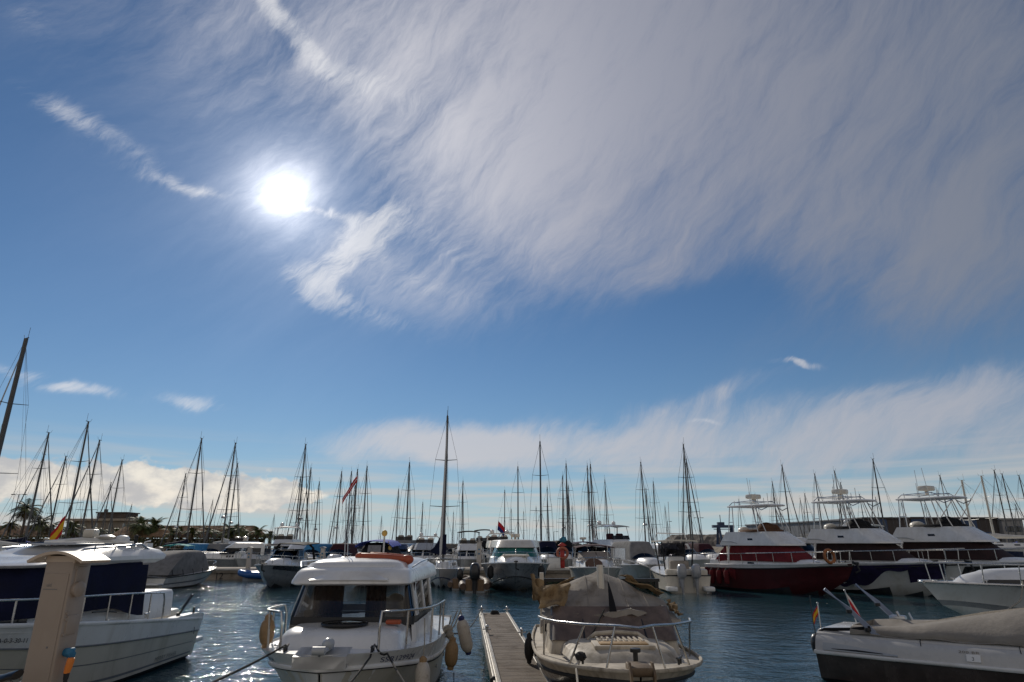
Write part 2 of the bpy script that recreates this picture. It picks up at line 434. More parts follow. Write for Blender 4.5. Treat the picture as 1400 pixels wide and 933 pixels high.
# ------------------------------------------------------------------ mesh builder
class MB:
    def __init__(self):
        self.bm = bmesh.new()
        self.mi = 0

    def v(self, p): return self.bm.verts.new(p)

    def face(self, vs):
        try:
            f = self.bm.faces.new(vs)
            f.material_index = self.mi
            return f
        except ValueError:
            return None

    def poly(self, pts): return self.face([self.v(p) for p in pts])

    def box(self, c, s, rot=None, bevel=0.0):
        hx, hy, hz = s[0] / 2, s[1] / 2, s[2] / 2
        P = [Vector((x, y, z)) for x in (-hx, hx) for y in (-hy, hy) for z in (-hz, hz)]
        if rot is not None: P = [rot @ p for p in P]
        vs = [self.v(p + Vector(c)) for p in P]
        fs = [self.face([vs[i] for i in q]) for q in ((0, 1, 3, 2), (4, 6, 7, 5), (0, 4, 5, 1), (2, 3, 7, 6), (0, 2, 6, 4), (1, 5, 7, 3))]
        if bevel:
            es = list({e for f in fs for e in f.edges})
            bmesh.ops.bevel(self.bm, geom=es, offset=bevel, segments=2, affect='EDGES', profile=0.5)
        return self

    def grid(self, rows, close_u=False, close_v=False, flip=False):
        V = [[self.v(p) for p in r] for r in rows]
        n, m = len(V), len(V[0])
        for i in range(n if close_u else n - 1):
            for j in range(m if close_v else m - 1):
                a, b, c, d = V[i][j], V[i][(j + 1) % m], V[(i + 1) % n][(j + 1) % m], V[(i + 1) % n][j]
                self.face([a, d, c, b] if flip else [a, b, c, d])
        return V

    def loft(self, rings, cap0=True, cap1=True):
        V = self.grid(rings, close_v=True)
        if cap0: self.face(list(reversed(V[0])))
        if cap1: self.face(V[-1])
        return self

    def tube(self, pts, r, n=8, closed=False, cap=True):
        pts = [Vector(p) for p in pts]
        m = len(pts)
        rs = r if isinstance(r, (list, tuple)) else [r] * m
        rings = []
        up = None
        for i, p in enumerate(pts):
            if closed:
                t = pts[(i + 1) % m] - pts[i - 1]
            else:
                t = pts[min(i + 1, m - 1)] - pts[max(i - 1, 0)]
            if t.length < 1e-9: t = Vector((0, 0, 1))
            t.normalize()
            if up is None:
                up = Vector((0, 0, 1)) if abs(t.z) < 0.9 else Vector((1, 0, 0))
            a = t.cross(up)
            if a.length < 1e-4: a = t.cross(Vector((0.3, 1, 0.2)))
            a.normalize()
            up = a.cross(t).normalized()
            rings.append([p + (a * math.cos(k * 2 * math.pi / n) + up * math.sin(k * 2 * math.pi / n)) * rs[i] for k in range(n)])
        V = self.grid(rings, close_u=closed, close_v=True)
        if cap and not closed:
            self.face(list(reversed(V[0])))
            self.face(V[-1])
        return self

    def rod(self, a, b, r, n=8, r2=None):
        return self.tube([a, b], [r, r if r2 is None else r2], n)

    def sphere(self, c, r, s=(1, 1, 1), nu=14, nv=8):
        c = Vector(c)
        rows = []
        for i in range(1, nv):
            th = math.pi * i / nv
            rows.append([c + Vector((s[0] * r * math.sin(th) * math.cos(k * 2 * math.pi / nu), s[1] * r * math.sin(th) * math.sin(k * 2 * math.pi / nu), s[2] * r * math.cos(th))) for k in range(nu)])
        V = self.grid(rows, close_v=True, flip=True)
        t = self.v(c + Vector((0, 0, r * s[2]))); b = self.v(c - Vector((0, 0, r * s[2])))
        for k in range(nu):
            self.face([t, V[0][k], V[0][(k + 1) % nu]])
            self.face([b, V[-1][(k + 1) % nu], V[-1][k]])
        return self

    def lathe(self, prof, c=(0, 0, 0), n=16, rot=None):
        c = Vector(c)
        rows = []
        for r, z in prof:
            row = []
            for k in range(n):
                p = Vector((r * math.cos(k * 2 * math.pi / n), r * math.sin(k * 2 * math.pi / n), z))
                row.append(c + (rot @ p if rot is not None else p))
            rows.append(row)
        V = self.grid(rows, close_v=True)
        self.face(list(reversed(V[0]))); self.face(V[-1])
        return self

    def torus(self, c, R0, r, rot=None, n=24, m=8):
        pts = []
        for k in range(n):
            p = Vector((R0 * math.cos(k * 2 * math.pi / n), R0 * math.sin(k * 2 * math.pi / n), 0))
            pts.append(Vector(c) + (rot @ p if rot is not None else p))
        return self.tube(pts, r, m, closed=True)

    def sheet(self, rows, th=0.012):
        """a sheet with real thickness"""
        n, m = len(rows), len(rows[0])
        N = []
        for i in range(n):
            r = []
            for j in range(m):
                a = Vector(rows[min(i + 1, n - 1)][j]) - Vector(rows[max(i - 1, 0)][j])
                b = Vector(rows[i][min(j + 1, m - 1)]) - Vector(rows[i][max(j - 1, 0)])
                q = a.cross(b)
                r.append(q.normalized() if q.length > 1e-9 else Vector((0, 0, 1)))
            N.append(r)
        A = self.grid([[Vector(rows[i][j]) + N[i][j] * th / 2 for j in range(m)] for i in range(n)], flip=True)
        B = self.grid([[Vector(rows[i][j]) - N[i][j] * th / 2 for j in range(m)] for i in range(n)])
        for j in range(m - 1):
            self.face([A[0][j], A[0][j + 1], B[0][j + 1], B[0][j]])
            self.face([A[-1][j + 1], A[-1][j], B[-1][j], B[-1][j + 1]])
        for i in range(n - 1):
            self.face([A[i + 1][0], A[i][0], B[i][0], B[i + 1][0]])
            self.face([A[i][-1], A[i + 1][-1], B[i + 1][-1], B[i][-1]])
        return self

    def build(self, name, material, parent=None, smooth=38, recalc=True):
        """link the mesh; pieces that stand apart from each other become parts of their own"""
        bm = self.bm
        if recalc: bmesh.ops.recalc_face_normals(bm, faces=bm.faces)
        mats_ = material if isinstance(material, (list, tuple)) else [material]
        groups = None
        if parent is not None and name not in KEEP_WHOLE: groups = clusters(bm)
        if not groups or len(groups) < 2: groups = [None]
        first = None
        verts_all = list(bm.verts)
        for g in groups:
            me = bpy.data.meshes.new(name)
            if g is None:
                bm.to_mesh(me)
            else:
                idx = {}
                co = []
                fcs, mis = [], []
                for f in g:
                    q = []
                    for v in f.verts:
                        if v not in idx: idx[v] = len(co); co.append(v.co.copy())
                        q.append(idx[v])
                    fcs.append(q); mis.append(f.material_index)
                me.from_pydata(co, [], fcs)
                me.polygons.foreach_set('material_index', mis)
            for mm in mats_: me.materials.append(mm)
            if smooth:
                me.polygons.foreach_set('use_smooth', [True] * len(me.polygons))
                me.set_sharp_from_angle(angle=R(smooth))
            me.update()
            o = bpy.data.objects.new(name, me)
            COL.objects.link(o)
            if parent is not None: o.parent = parent
            first = first or o
        bm.free()
        return first


KEEP_WHOLE = {'decking', 'crown', 'foliage', 'slat', 'door_rib', 'rim', 'socket', 'tie', 'mark_line', 'deck_slab', 'edge_beam_long',
              'saddle_spring', 'speed_stripe', 'cloth', 'rigging', 'mark_line', 'anchor_roller', 'bow_rail', 'stem', 'propeller', 'slot', 'solar_panel', 'pulpit', 'railing', 'awning_pole'}


def clusters(bm):
    """faces grouped into pieces; pieces whose boxes touch count as one"""
    seen = set(); isl = []
    for f in bm.faces:
        if f in seen: continue
        st = [f]; seen.add(f); cur = []
        while st:
            q = st.pop(); cur.append(q)
            for v in q.verts:
                for g in v.link_faces:
                    if g not in seen: seen.add(g); st.append(g)
        isl.append(cur)
        if len(isl) > 80: return None
    if len(isl) < 2: return None
    bb = []
    for c in isl:
        vs = [v.co for f in c for v in f.verts]
        bb.append(([min(v[k] for v in vs) - 0.012 for k in range(3)], [max(v[k] for v in vs) + 0.012 for k in range(3)]))
    par = list(range(len(isl)))
    def find(a):
        while par[a] != a: a = par[a]
        return a
    for i in range(len(isl)):
        for j in range(i):
            if all(bb[i][0][k] <= bb[j][1][k] and bb[j][0][k] <= bb[i][1][k] for k in range(3)):
                par[find(i)] = find(j)
    out = {}
    for i in range(len(isl)): out.setdefault(find(i), []).extend(isl[i])
    return list(out.values())


def thing(name, label, cat, loc=(0, 0, 0), rz=0.0, group=None):
    o = bpy.data.objects.new(name, None)
    o.empty_display_size = 0.3
    COL.objects.link(o)
    o.location = loc; o.rotation_euler = (0, 0, rz)
    return tag(o, label, cat, group)


def tag(o, label, cat, group=None):
    o['label'] = label; o['category'] = cat
    if group: o['group'] = group
    return o


def struct(o, kind='structure'):
    o['kind'] = kind
    return o


def dup(root, loc, rz, label, group=None, s=1.0):
    """copy of a thing with copies of its parts and sub-parts"""
    r = root.copy(); COL.objects.link(r)
    r.location = loc; r.rotation_euler = (0, 0, rz)
    r.scale = s if isinstance(s, (tuple, list)) else (s, s, s)
    r['label'] = label
    if group: r['group'] = group
    for ch in list(root.children):
        c = ch.copy(); COL.objects.link(c); c.parent = r
        for g in list(ch.children):
            q = g.copy(); COL.objects.link(q); q.parent = c
    return r


def lettering(name, s, size, fn, material, parent, spacing=1.0, shear=0.0):
    """writing laid on a surface: fn maps (u, w) in metres to a point on it"""
    cu = bpy.data.curves.new(name, 'FONT')
    cu.body = s; cu.size = size; cu.space_character = spacing; cu.shear = shear
    cu.resolution_u = 3
    o = bpy.data.objects.new(name, cu); COL.objects.link(o)
    me = bpy.data.meshes.new_from_object(o)
    bpy.data.objects.remove(o); bpy.data.curves.remove(cu)
    bm = bmesh.new(); bm.from_mesh(me)
    bmesh.ops.triangulate(bm, faces=bm.faces)
    bm.to_mesh(me); bm.free()
    me.materials.clear(); me.materials.append(material)
    for v in me.vertices: v.co = fn(v.co.x, v.co.y)
    me.update()
    ob = bpy.data.objects.new(name, me); COL.objects.link(ob)
    ob.parent = parent
    return ob


def lerp(a, b, t): return a + (b - a) * t


def sst(a, b, x):
    t = max(0.0, min(1.0, (x - a) / (b - a))); return t * t * (3 - 2 * t)


# ------------------------------------------------------------------ boat library  (local: bow +X, port +Y, z = 0 on the water)
class Hull:
    def __init__(s, L, B, fb, fs, draft=0.45, rake=0.8, tw=0.86, full=2.4, wl=0.86, flare=0.5, zc=0.08, sag=1.6, bowz=0.45, q=0.75):
        s.L, s.B, s.fb, s.fs, s.draft, s.rake, s.tw, s.full, s.wl, s.flare, s.zc, s.sag, s.bowz, s.q = L, B, fb, fs, draft, rake, tw, full, wl, flare, zc, sag, bowz, q

    def beam(s, t):
        a = 0.42
        if t < a: return s.B / 2 * (s.tw + (1 - s.tw) * math.sin(t / a * math.pi / 2))
        return max(0.012, s.B / 2 * max(0.0, 1 - ((t - a) / (1 - a)) ** s.full) ** s.q)

    def sheer(s, t): return s.fs + (s.fb - s.fs) * t ** s.sag

    def chine(s, t):
        a = 0.30
        b = s.B / 2 * s.wl * (s.tw + (1 - s.tw) * min(1, t / a))
        if t > a: b = s.B / 2 * s.wl * max(0.0, 1 - ((t - a) / (1 - a)) ** (s.full * 0.8)) ** 0.95
        return min(max(0.010, b), s.beam(t) * 0.985), s.zc + s.bowz * s.sheer(t) * sst(0.35, 1.0, t) ** 1.5

    def xs(s, t, z):
        zf = max(0.0, min(1.0, (z + s.draft) / (s.sheer(t) + s.draft)))
        return -s.L / 2 + (s.L - s.rake) * t + s.rake * zf * sst(0.0, 1.0, t)

    def P(s, t, v, side=1, off=0.0):
        b = s.beam(t); h = s.sheer(t); bc, zc = s.chine(t)
        y = lerp(bc, b, v ** (1 + s.flare * t)); z = lerp(zc, h, v)
        return Vector((s.xs(t, z), side * (y + off), z))

    def top(s, t, side=1, inset=0.0, dz=0.0):
        b = max(0.0, s.beam(t) - inset)
        return Vector((s.xs(t, s.sheer(t)) - inset * 0.9 * sst(0.75, 1.0, t), side * b, s.sheer(t) + dz))

    def ts(s, n): return [1 - (1 - i / n) ** 1.5 for i in range(n + 1)]

    def build(s, parent, m_top, m_bot=None, m_deck=None, boot=None, nt=30, deck_dz=-0.02, camber=0.05, deck_inset=0.03, name='hull', rub=None, rub_v=0.985, rub_r=0.025):
        ts = s.ts(nt)
        w = MB()
        nv = 7
        rows = []
        for t in ts:
            bc, zc = s.chine(t)
            kz = lerp(-s.draft, zc, t ** 5)
            kx = s.xs(t, kz)
            row = []
            for side in (-1, 1):
                sec = [Vector((kx, 0, kz)), Vector((s.xs(t, (kz + zc) / 2), side * bc * 0.55, lerp(kz, zc, 0.42)))]
                sec += [s.P(t, i / nv, side) for i in range(nv + 1)]
                if side == -1: row = list(reversed(sec))
                else: row += sec[1:]
            rows.append(row)
        m = len(rows[0])
        V = w.grid(rows)
        w.face(list(reversed(V[0])))
        if m_bot:
            for f in w.bm.faces:
                if f.calc_center_median().z < s.zc * 0.9 and f.calc_center_median().x < s.L * 0.44: f.material_index = 1
        o = w.build(name, [m_top, m_bot or m_top], parent, smooth=32)
        d = MB()
        rows = []
        for t in ts:
            a = s.top(t, 1, deck_inset, deck_dz)
            rows.append([Vector((a.x, a.y * k, a.z + camber * (1 - k * k) * min(1, a.y))) for k in (-1, -0.7, -0.35, 0, 0.35, 0.7, 1)])
        d.grid(rows)
        d.build('deck', m_deck or m_top, parent, smooth=32)
        if boot:
            s.strip('boot_stripe', boot[0], boot[1], boot[2], parent)
        if rub:
            s.along('rub_rail', rub_v, rub_r, rub, parent)
        return o

    def strip(s, name, v0, v1, material, parent, t0=0.0, t1=1.0, off=0.004, sides=(-1, 1), n=30, nv=6):
        w = MB()
        for side in sides:
            rows = [[s.P(lerp(t0, t1, i / n), lerp(v0, v1, j / nv), side, off) for j in range(nv + 1)] for i in range(n + 1)]
            w.grid(rows)
        return w.build(name, material, parent, smooth=50)

    def along(s, name, v, r, material, parent, t0=0.0, off=0.006, n=34, transom=True):
        w = MB()
        ts = [1 - (1 - i / n) ** 1.6 for i in range(n + 1)]
        pts = [s.P(lerp(t0, 1, t), v, -1, off) for t in ts] + [s.P(lerp(t0, 1, t), v, 1, off) for t in reversed(ts)][1:]
        w.tube(pts, r, 6, closed=transom and t0 == 0)
        return w.build(name, material, parent, smooth=60)

    def ring(s, inset=0.0, dz=0.0, t0=0.0, t1=1.0, n=16):
        """closed plan ring following the sheer"""
        ts = [lerp(t0, t1, 1 - (1 - i / n) ** 1.5) for i in range(n + 1)]
        return [s.top(t, -1, inset, dz) for t in ts] + [s.top(t, 1, inset, dz) for t in reversed(ts)][1:]

    def railing(s, parent, material, t0, t1, h, inset=0.08, nst=4, r=0.014, sides=(-1, 1), mid=False, gap=None, lean=0.0, name='railing', down=True, hfun=None, rs=None):
        """guard rail on the sheer; joined round the bow when t1 > 0.97"""
        w = MB()
        H = hfun or (lambda t: h)
        def pt(t, side, k=1.0):
            p = s.top(t, side, inset - lean * k, 0)
            return p + Vector((0, 0, H(t) * k))
        n = 20
        for side in sides:
            path = [pt(lerp(t0, t1, i / n), side) for i in range(n + 1)]
            if down: path = [s.top(t0 - 0.012, side, inset, 0.0), s.top(t0 - 0.008, side, inset, H(t0) * 0.75)] + path
            if gap: path = path + [s.top(t1, side, inset, H(t1) * 0.6), s.top(t1, side, inset, 0.0)]
            w.tube(path, r, 6)
            if mid: w.tube([pt(lerp(t0, t1, i / n), side, 0.5) for i in range(n + 1)], r * 0.7, 6)
            for k in range(nst):
                t = lerp(t0 + 0.01, t1 - 0.01, (k + 0.6) / nst)
                w.rod(s.top(t, side, inset, -0.02), pt(t, side), rs or r * 0.85, 6)
        if t1 > 0.9 and not gap:
            a, b = pt(t1, -1), pt(t1, 1)
            c = (a + b) / 2 + Vector((0.10 + abs(b.y - a.y) * 0.25, 0, 0.0))
            w.tube([a, lerp(a, c, 0.6) + Vector((0.03, 0, 0)), c, lerp(b, c, 0.6) + Vector((0.03, 0, 0)), b], r, 6)
        return w.build(name, material, parent, smooth=60)


NS, NF = 9, 9


def plan(x0, x1, wa, wf, bulge, z, n=2.6, slope=0.0, wm=None):
    """plan outline of a cabin: starboard side aft to front, round the front, back along port"""
    pts = []
    for i in range(NS):
        k = i / NS
        y = lerp(wa, wf, k) + (4 * k * (1 - k)) * (wm or 0.0)
        pts.append((lerp(x0, x1 - bulge, k), -y))
    for i in range(2 * NF + 1):
        th = -math.pi / 2 + math.pi * i / (2 * NF)
        cx, sy = math.cos(th), math.sin(th)
        pts.append((x1 - bulge + bulge * abs(cx) ** (2 / n), wf * math.copysign(abs(sy) ** (2 / n), sy)))
    for i in range(NS - 1, -1, -1):
        k = i / NS
        y = lerp(wa, wf, k) + (4 * k * (1 - k)) * (wm or 0.0)
        pts.append((lerp(x0, x1 - bulge, k), y))
    return [Vector((x, y, z + slope * x)) for x, y in pts]


F0, F1 = NS, NS + 2 * NF          # index range of the front
NP = 2 * NS + 2 * NF + 1


class Cab:
    """stack of plan rings"""
    def __init__(s, rings): s.r = rings

    def solid(s, name, material, parent, cap0=False, cap1=True, smooth=35):
        w = MB(); w.loft(s.r, cap0, cap1)
        return w.build(name, material, parent, smooth=smooth)

    def crown(s, name, material, parent, rise=0.08, smooth=35, cap0=True):
        """solid whose top is domed"""
        top = s.r[-1]
        c = sum(top, Vector()) / len(top)
        rr = list(s.r)
        for k in (0.25, 0.5, 0.75, 0.93):
            f = math.cos(k * math.pi / 2)
            rr.append([Vector((lerp(c.x, p.x, f ** 0.6), lerp(c.y, p.y, f ** 0.6), p.z + rise * math.sin(k * math.pi / 2))) for p in top])
        w = MB(); w.loft(rr, cap0, True)
        return w.build(name, material, parent, smooth=smooth)

    def pt(s, k, i, v, off=0.0):
        i0 = int(math.floor(i)); f = i - i0
        i0 = max(0, min(NP - 1, i0)); i1 = min(NP - 1, i0 + 1)
        lo = lerp(s.r[k][i0], s.r[k][i1], f); hi = lerp(s.r[k + 1][i0], s.r[k + 1][i1], f)
        p = lerp(lo, hi, v)
        if off:
            a = s.r[k][i1] - s.r[k][max(0, i0 - 1)]
            nrm = a.cross(hi - lo)
            if nrm.length > 1e-9: p = p + nrm.normalized() * off
        return p

    def panels(s, name, material, parent, k, ranges, v0=0.1, v1=0.9, off=0.006, th=0.0, smooth=50):
        """window panes (or posts) that follow the wall, each a part: ranges of the outline index"""
        first = None
        for rg in ranges:
            w = MB()
            i0, i1 = rg[0], rg[1]
            a0, a1 = (rg[2], rg[3]) if len(rg) > 2 else (v0, v1)
            n = max(2, int(abs(i1 - i0) * 1.5))
            rows = [[s.pt(k, lerp(i0, i1, q / n), lerp(a0, a1, j / 3), off) for j in range(4)] for q in range(n + 1)]
            if th: w.sheet(rows, th)
            else:
                V = w.grid(rows)
                back = [[s.pt(k, lerp(i0, i1, q / n), lerp(a0, a1, j / 3), -0.004) for j in range(4)] for q in range(n + 1)]
                edge = [(q, 0) for q in range(n + 1)] + [(n, j) for j in range(1, 4)] + [(q, 3) for q in range(n - 1, -1, -1)] + [(0, j) for j in range(2, 0, -1)]
                bv = [w.v(back[q][j]) for q, j in edge]
                for e in range(len(edge)):
                    q0, j0 = edge[e]; q1, j1 = edge[(e + 1) % len(edge)]
                    w.face([V[q0][j0], V[q1][j1], bv[(e + 1) % len(edge)], bv[e]])
            o = w.build(name, material, parent, smooth=smooth)
            first = first or o
        return first


def fender(label, top, length, r, body_m, cap_m, hang=0.4, group='fenders hung from boats', tilt=(0, 0), name='boat_fender'):
    """top = the point where its line is tied"""
    o = thing(name, label, 'fender', (top[0], top[1], top[2] - hang - length), 0, group)
    w = MB()
    prof = [(0.02, 0), (r * 0.45, 0.005), (r * 0.8, 0.05), (r, 0.12), (r, length * 0.5), (r, length - 0.13), (r * 0.8, length - 0.06), (r * 0.4, length - 0.01), (0.02, length)]
    rot = Matrix.Rotation(tilt[0], 3, 'X') @ Matrix.Rotation(tilt[1], 3, 'Y')
    T = Vector((0, 0, length))
    w.lathe([(a, z - length) for a, z in prof], T, 18, rot)
    w.build('fender_body', body_m, o, smooth=50)
    w = MB()
    w.lathe([(0.015, -0.04), (r * 0.5, -0.03), (r * 0.52, 0.02), (0.02, 0.05)], T + rot @ Vector((0, 0, 0.0)), 12, rot)
    w.lathe([(0.015, -0.04), (r * 0.45, -0.03), (r * 0.55, 0.03), (0.02, 0.05)], T + rot @ Vector((0, 0, -length)), 12, rot)
    w.build('end_cap', cap_m, o, smooth=50)
    w = MB()
    w.tube([T, T + Vector((0.01, 0.005, hang * 0.5)), T + Vector((0, 0, hang))], 0.008, 6)
    w.build('lanyard', rope_w, o)
    return o


def rope(label, pts, r=0.011, material=None, sag=0.0, group='mooring lines of the near boats', name='mooring_line'):
    P = [Vector(p) for p in pts]
    out = []
    for a, b in zip(P[:-1], P[1:]):
        n = max(4, int((b - a).length / 0.12))
        for i in range(n):
            t = i / n
            out.append(lerp(a, b, t) - Vector((0, 0, sag * 4 * t * (1 - t))))
    out.append(P[-1])
    w = MB(); w.tube(out, r, 6)
    return tag(w.build(name, material or rope_m, None, smooth=60), label, 'rope', group)


def cleat(w, c, s=0.12, ang=0.0):
    rot = Matrix.Rotation(ang, 3, 'Z')
    c = Vector(c)
    w.tube([c + rot @ Vector((-s, 0, 0.075)), c + rot @ Vector((-s * 0.5, 0, 0.06)), c + rot @ Vector((s * 0.5, 0, 0.06)), c + rot @ Vector((s, 0, 0.075))], [0.010, 0.016, 0.016, 0.010], 8)
    for k in (-0.35, 0.35):
        w.rod(c + rot @ Vector((k * s, 0, -0.01)), c + rot @ Vector((k * s, 0, 0.06)), 0.015, 8)


def flag(name, label, base, top, w_, h, mats, bands, droop=0.5, dirx=(1, 0), group=None, seed=0, parent_pole=True):
    """flag on its staff; bands = heights of the stripes from top"""
    o = thing(name, label, 'flag', base, 0, group)
    B = Vector(base); T = Vector(top) - B
    w = MB(); w.rod((0, 0, 0), T, 0.012, 6); w.sphere(T, 0.022, nu=8, nv=5)
    w.build('staff', steel, o)
    w = MB()
    d = Vector((dirx[0], dirx[1], 0)).normalized()
    ax = T.normalized()
    nu, nv = 14, 12
    rows = []
    for i in range(nu + 1):
        u = i / nu
        row = []
        for j in range(nv + 1):
            v = j / nv
            p = T - ax * (v * h + 0.03) + d * (u * w_ * (1 - 0.45 * droop)) + Vector((0, 0, -droop * w_ * u ** 1.2))
            k = math.sin(u * 7 + v * 2.0 + seed) * 0.06 * w_ * u ** 0.6
            p += Vector((-d.y, d.x, 0)) * k
            row.append(p)
        rows.append(row)
    w.grid(rows)
    for idx, f in enumerate(list(w.bm.faces)):
        v = ((idx % nv) + 0.5) / nv
        acc = 0
        for bi, b in enumerate(bands):
            acc += b
            if v <= acc + 1e-6:
                f.material_index = bi; break
    w.build('cloth', mats, o, smooth=80, recalc=False)
    return o


SPAIN = ([flag_red, flag_yellow, flag_red], (0.25, 0.5, 0.25))


def outboard(parent, x, y, z, s=1.0, m=None, tilt=0.0):
    """outboard engine: cowl, midsection, leg and propeller as one part with a cowl of its own"""
    m = m or outboard_dark
    rot = Matrix.Rotation(tilt, 3, 'Y')
    O = Vector((x, y, z))
    w = MB()
    rings = []
    for k, (zz, sx, sy, ox) in enumerate(((0.0, .17, .12, 0), (0.06, .24, .165, -.01), (0.25, .27, .18, -.02), (0.42, .24, .165, -.03), (0.52, .17, .12, -.04), (0.55, .08, .06, -.04))):
        rings.append([O + rot @ (Vector((ox + sx * math.copysign(abs(math.cos(a)) ** .7, math.cos(a)), sy * math.copysign(abs(math.sin(a)) ** .7, math.sin(a)), zz)) * s) for a in [i * 2 * math.pi / 18 for i in range(18)]])
    w.loft(rings)
    c = w.build('engine_cowl', m, parent, smooth=50)
    w = MB()
    w.loft([[O + rot @ (Vector((sx * math.cos(a) + ox, sy * math.sin(a), zz)) * s) for a in [i * 2 * math.pi / 12 for i in range(12)]] for zz, sx, sy, ox in ((-.95, .10, .02, .03), (-.75, .11, .035, .02), (-.45, .10, .05, 0), (-.1, .13, .085, 0), (0.01, .16, .11, 0))])
    w.tube([O + rot @ (Vector((.16, 0, -.72)) * s), O + rot @ (Vector((0.05, 0, -.72)) * s), O + rot @ (Vector((-.2, 0, -.72)) * s)], [.02 * s, .06 * s, .05 * s], 10)
    w.box(O + rot @ (Vector((0.17, 0, -.18)) * s), (0.12 * s, .2 * s, .3 * s), rot)
    w.build('engine_leg', m, c, smooth=45)
    w = MB()
    for k in range(3):
        a = k * 2.094
        rr = Matrix.Rotation(a, 3, 'X')
        w.sheet([[O + rot @ (Vector((-.2, 0, -.72)) * s + rr @ Vector((dx, yy * .06, q)) * s) for yy, dx in ((-1, -.03), (0, 0), (1, .03))] for q in (0.03, 0.09, 0.15)], 0.008)
    w.build('propeller', steel, c)
    return c


# ------------------------------------------------------------------ water, shores, piers
def build_water():
    m = bpy.data.materials.new('harbour_water')
    m.use_nodes = True
    N = Nodes(m.node_tree)
    b = N.n['Principled BSDF']
    b.inputs['Base Color'].default_value = (0.016, 0.058, 0.076, 1)
    b.inputs['Roughness'].default_value = 0.045
    b.inputs['IOR'].default_value = 1.333
    tc = N.new('ShaderNodeTexCoord').outputs['Object']
    warp = N.vm('ADD', tc, N.vm('SCALE', N.noise(tc, 0.35, 3, 0.5, color=True), scale=1.2))
    a = N.noise(N.vm('MULTIPLY', warp, (0.75, 1.0, 1)), 0.85, 3, 0.5, 0.3)
    c = N.noise(N.vm('MULTIPLY', warp, (0.8, 1.0, 1)), 2.6, 4, 0.55, 0.4)
    d = N.noise(warp, 9.0, 3, 0.55, 0.2)
    calm = N.ramp(N.noise(N.vm('MULTIPLY', tc, (0.6, 1.0, 1)), 0.10, 3, 0.5), 0.38, 0.62, a=0.6, b=1.1)
    h = N.m('ADD', N.m('MULTIPLY', a, 0.060), N.m('ADD', N.m('MULTIPLY', c, 0.052), N.m('MULTIPLY', d, 0.018)))
    bn = N.new('ShaderNodeBump')
    bn.inputs['Distance'].default_value = 1.0
    N.put(bn.inputs['Strength'], N.m('MULTIPLY', calm, 0.95))
    N.put(bn.inputs['Height'], h)
    N.l.new(bn.outputs[0], b.inputs['Normal'])
    w = MB()
    S = 9000
    w.poly([(-S, -300, 0), (S, -300, 0), (S, S, 0), (-S, S, 0)])
    return struct(w.build('water', m, None, smooth=0))


build_water()

QUAY_Y, QUAY_Z = 6.0, 0.9


def slab_poly(pts, z0, z1, name, material):
    w = MB()
    lo = [w.v((x, y, z0)) for x, y in pts]; hi = [w.v((x, y, z1)) for x, y in pts]
    n = len(pts)
    w.face(hi); w.face(list(reversed(lo)))
    for i in range(n): w.face([lo[i], lo[(i + 1) % n], hi[(i + 1) % n], hi[i]])
    return w.build(name, material, None, smooth=0)


struct(slab_poly([(-90, -40), (90, -40), (90, QUAY_Y), (-90, QUAY_Y)], -2.0, QUAY_Z, 'quay', concrete))


def shore(name, outline, z, material, step=3.0):
    """bank with a sloping, uneven stone edge"""
    w = MB()
    n = len(outline)
    C = sum((Vector((x, y, 0)) for x, y in outline), Vector()) / n
    ring = []
    for i in range(n):
        a = Vector((*outline[i], 0)); b = Vector((*outline[(i + 1) % n], 0))
        k = max(1, min(80, int((b - a).length / step)))
        for j in range(k): ring.append(lerp(a, b, j / k))
    rows = []
    for zz, out in ((-1.0, 2.2), (0.1, 1.2), (z * 0.6, 0.5), (z, 0.0), (z + 0.15, -3.0)):
        row = []
        for p in ring:
            dr = (p - C).normalized()
            k = mnoise.noise(Vector((p.x * 0.4, p.y * 0.4, zz))) * 0.5
            row.append(Vector((p.x + dr.x * (out + k), p.y + dr.y * (out + k), zz + k * 0.25)))
        rows.append(row)
    w.loft(rows, False, True)
    return struct(w.build(name, material, None, smooth=0))


shore('shore', [(-400, 118), (-60, 116), (-47, 122), (-44, 135), (-48, 190), (-400, 230)], 0.9, earth)
shore('land', [(60, 112), (300, 106), (300, 300), (52, 260), (54, 160)], 1.1, earth)


def mound(name, a, b, width, height, label, cat, seed):
    w = MB()
    A, B = Vector((*a, 0)), Vector((*b, 0))
    d = (B - A).normalized(); nrm = Vector((-d.y, d.x, 0))
    n = int((B - A).length / 1.6); m = 9
    rows = []
    for i in range(n + 1):
        p = lerp(A, B, i / n)
        row = []
        for j in range(m + 1):
            k = j / m * 2 - 1
            h = height * (1 - abs(k) ** 1.6) * min(1, i / 5, (n - i) / 5) - 0.6
            q = p + nrm * k * width / 2
            h += mnoise.noise(Vector((q.x * 0.55 + seed, q.y * 0.55, 0))) * 0.75 + mnoise.noise(Vector((q.x * 1.7 + seed, q.y * 1.7, 0))) * 0.3
            row.append(Vector((q.x, q.y, h)))
        rows.append(row)
    w.grid(rows)
    return tag(w.build(name, rock, None, smooth=0), label, cat)


mound('breakwater', (-70, 232), (75, 238), 14, 2.9, 'long low rock breakwater on the horizon behind the middle of the fleet', 'breakwater', 3)
mound('headland', (56, 268), (100, 262), 30, 6.4, 'dark rocky headland beyond the grey tent boat and beside the crane', 'headland', 9)


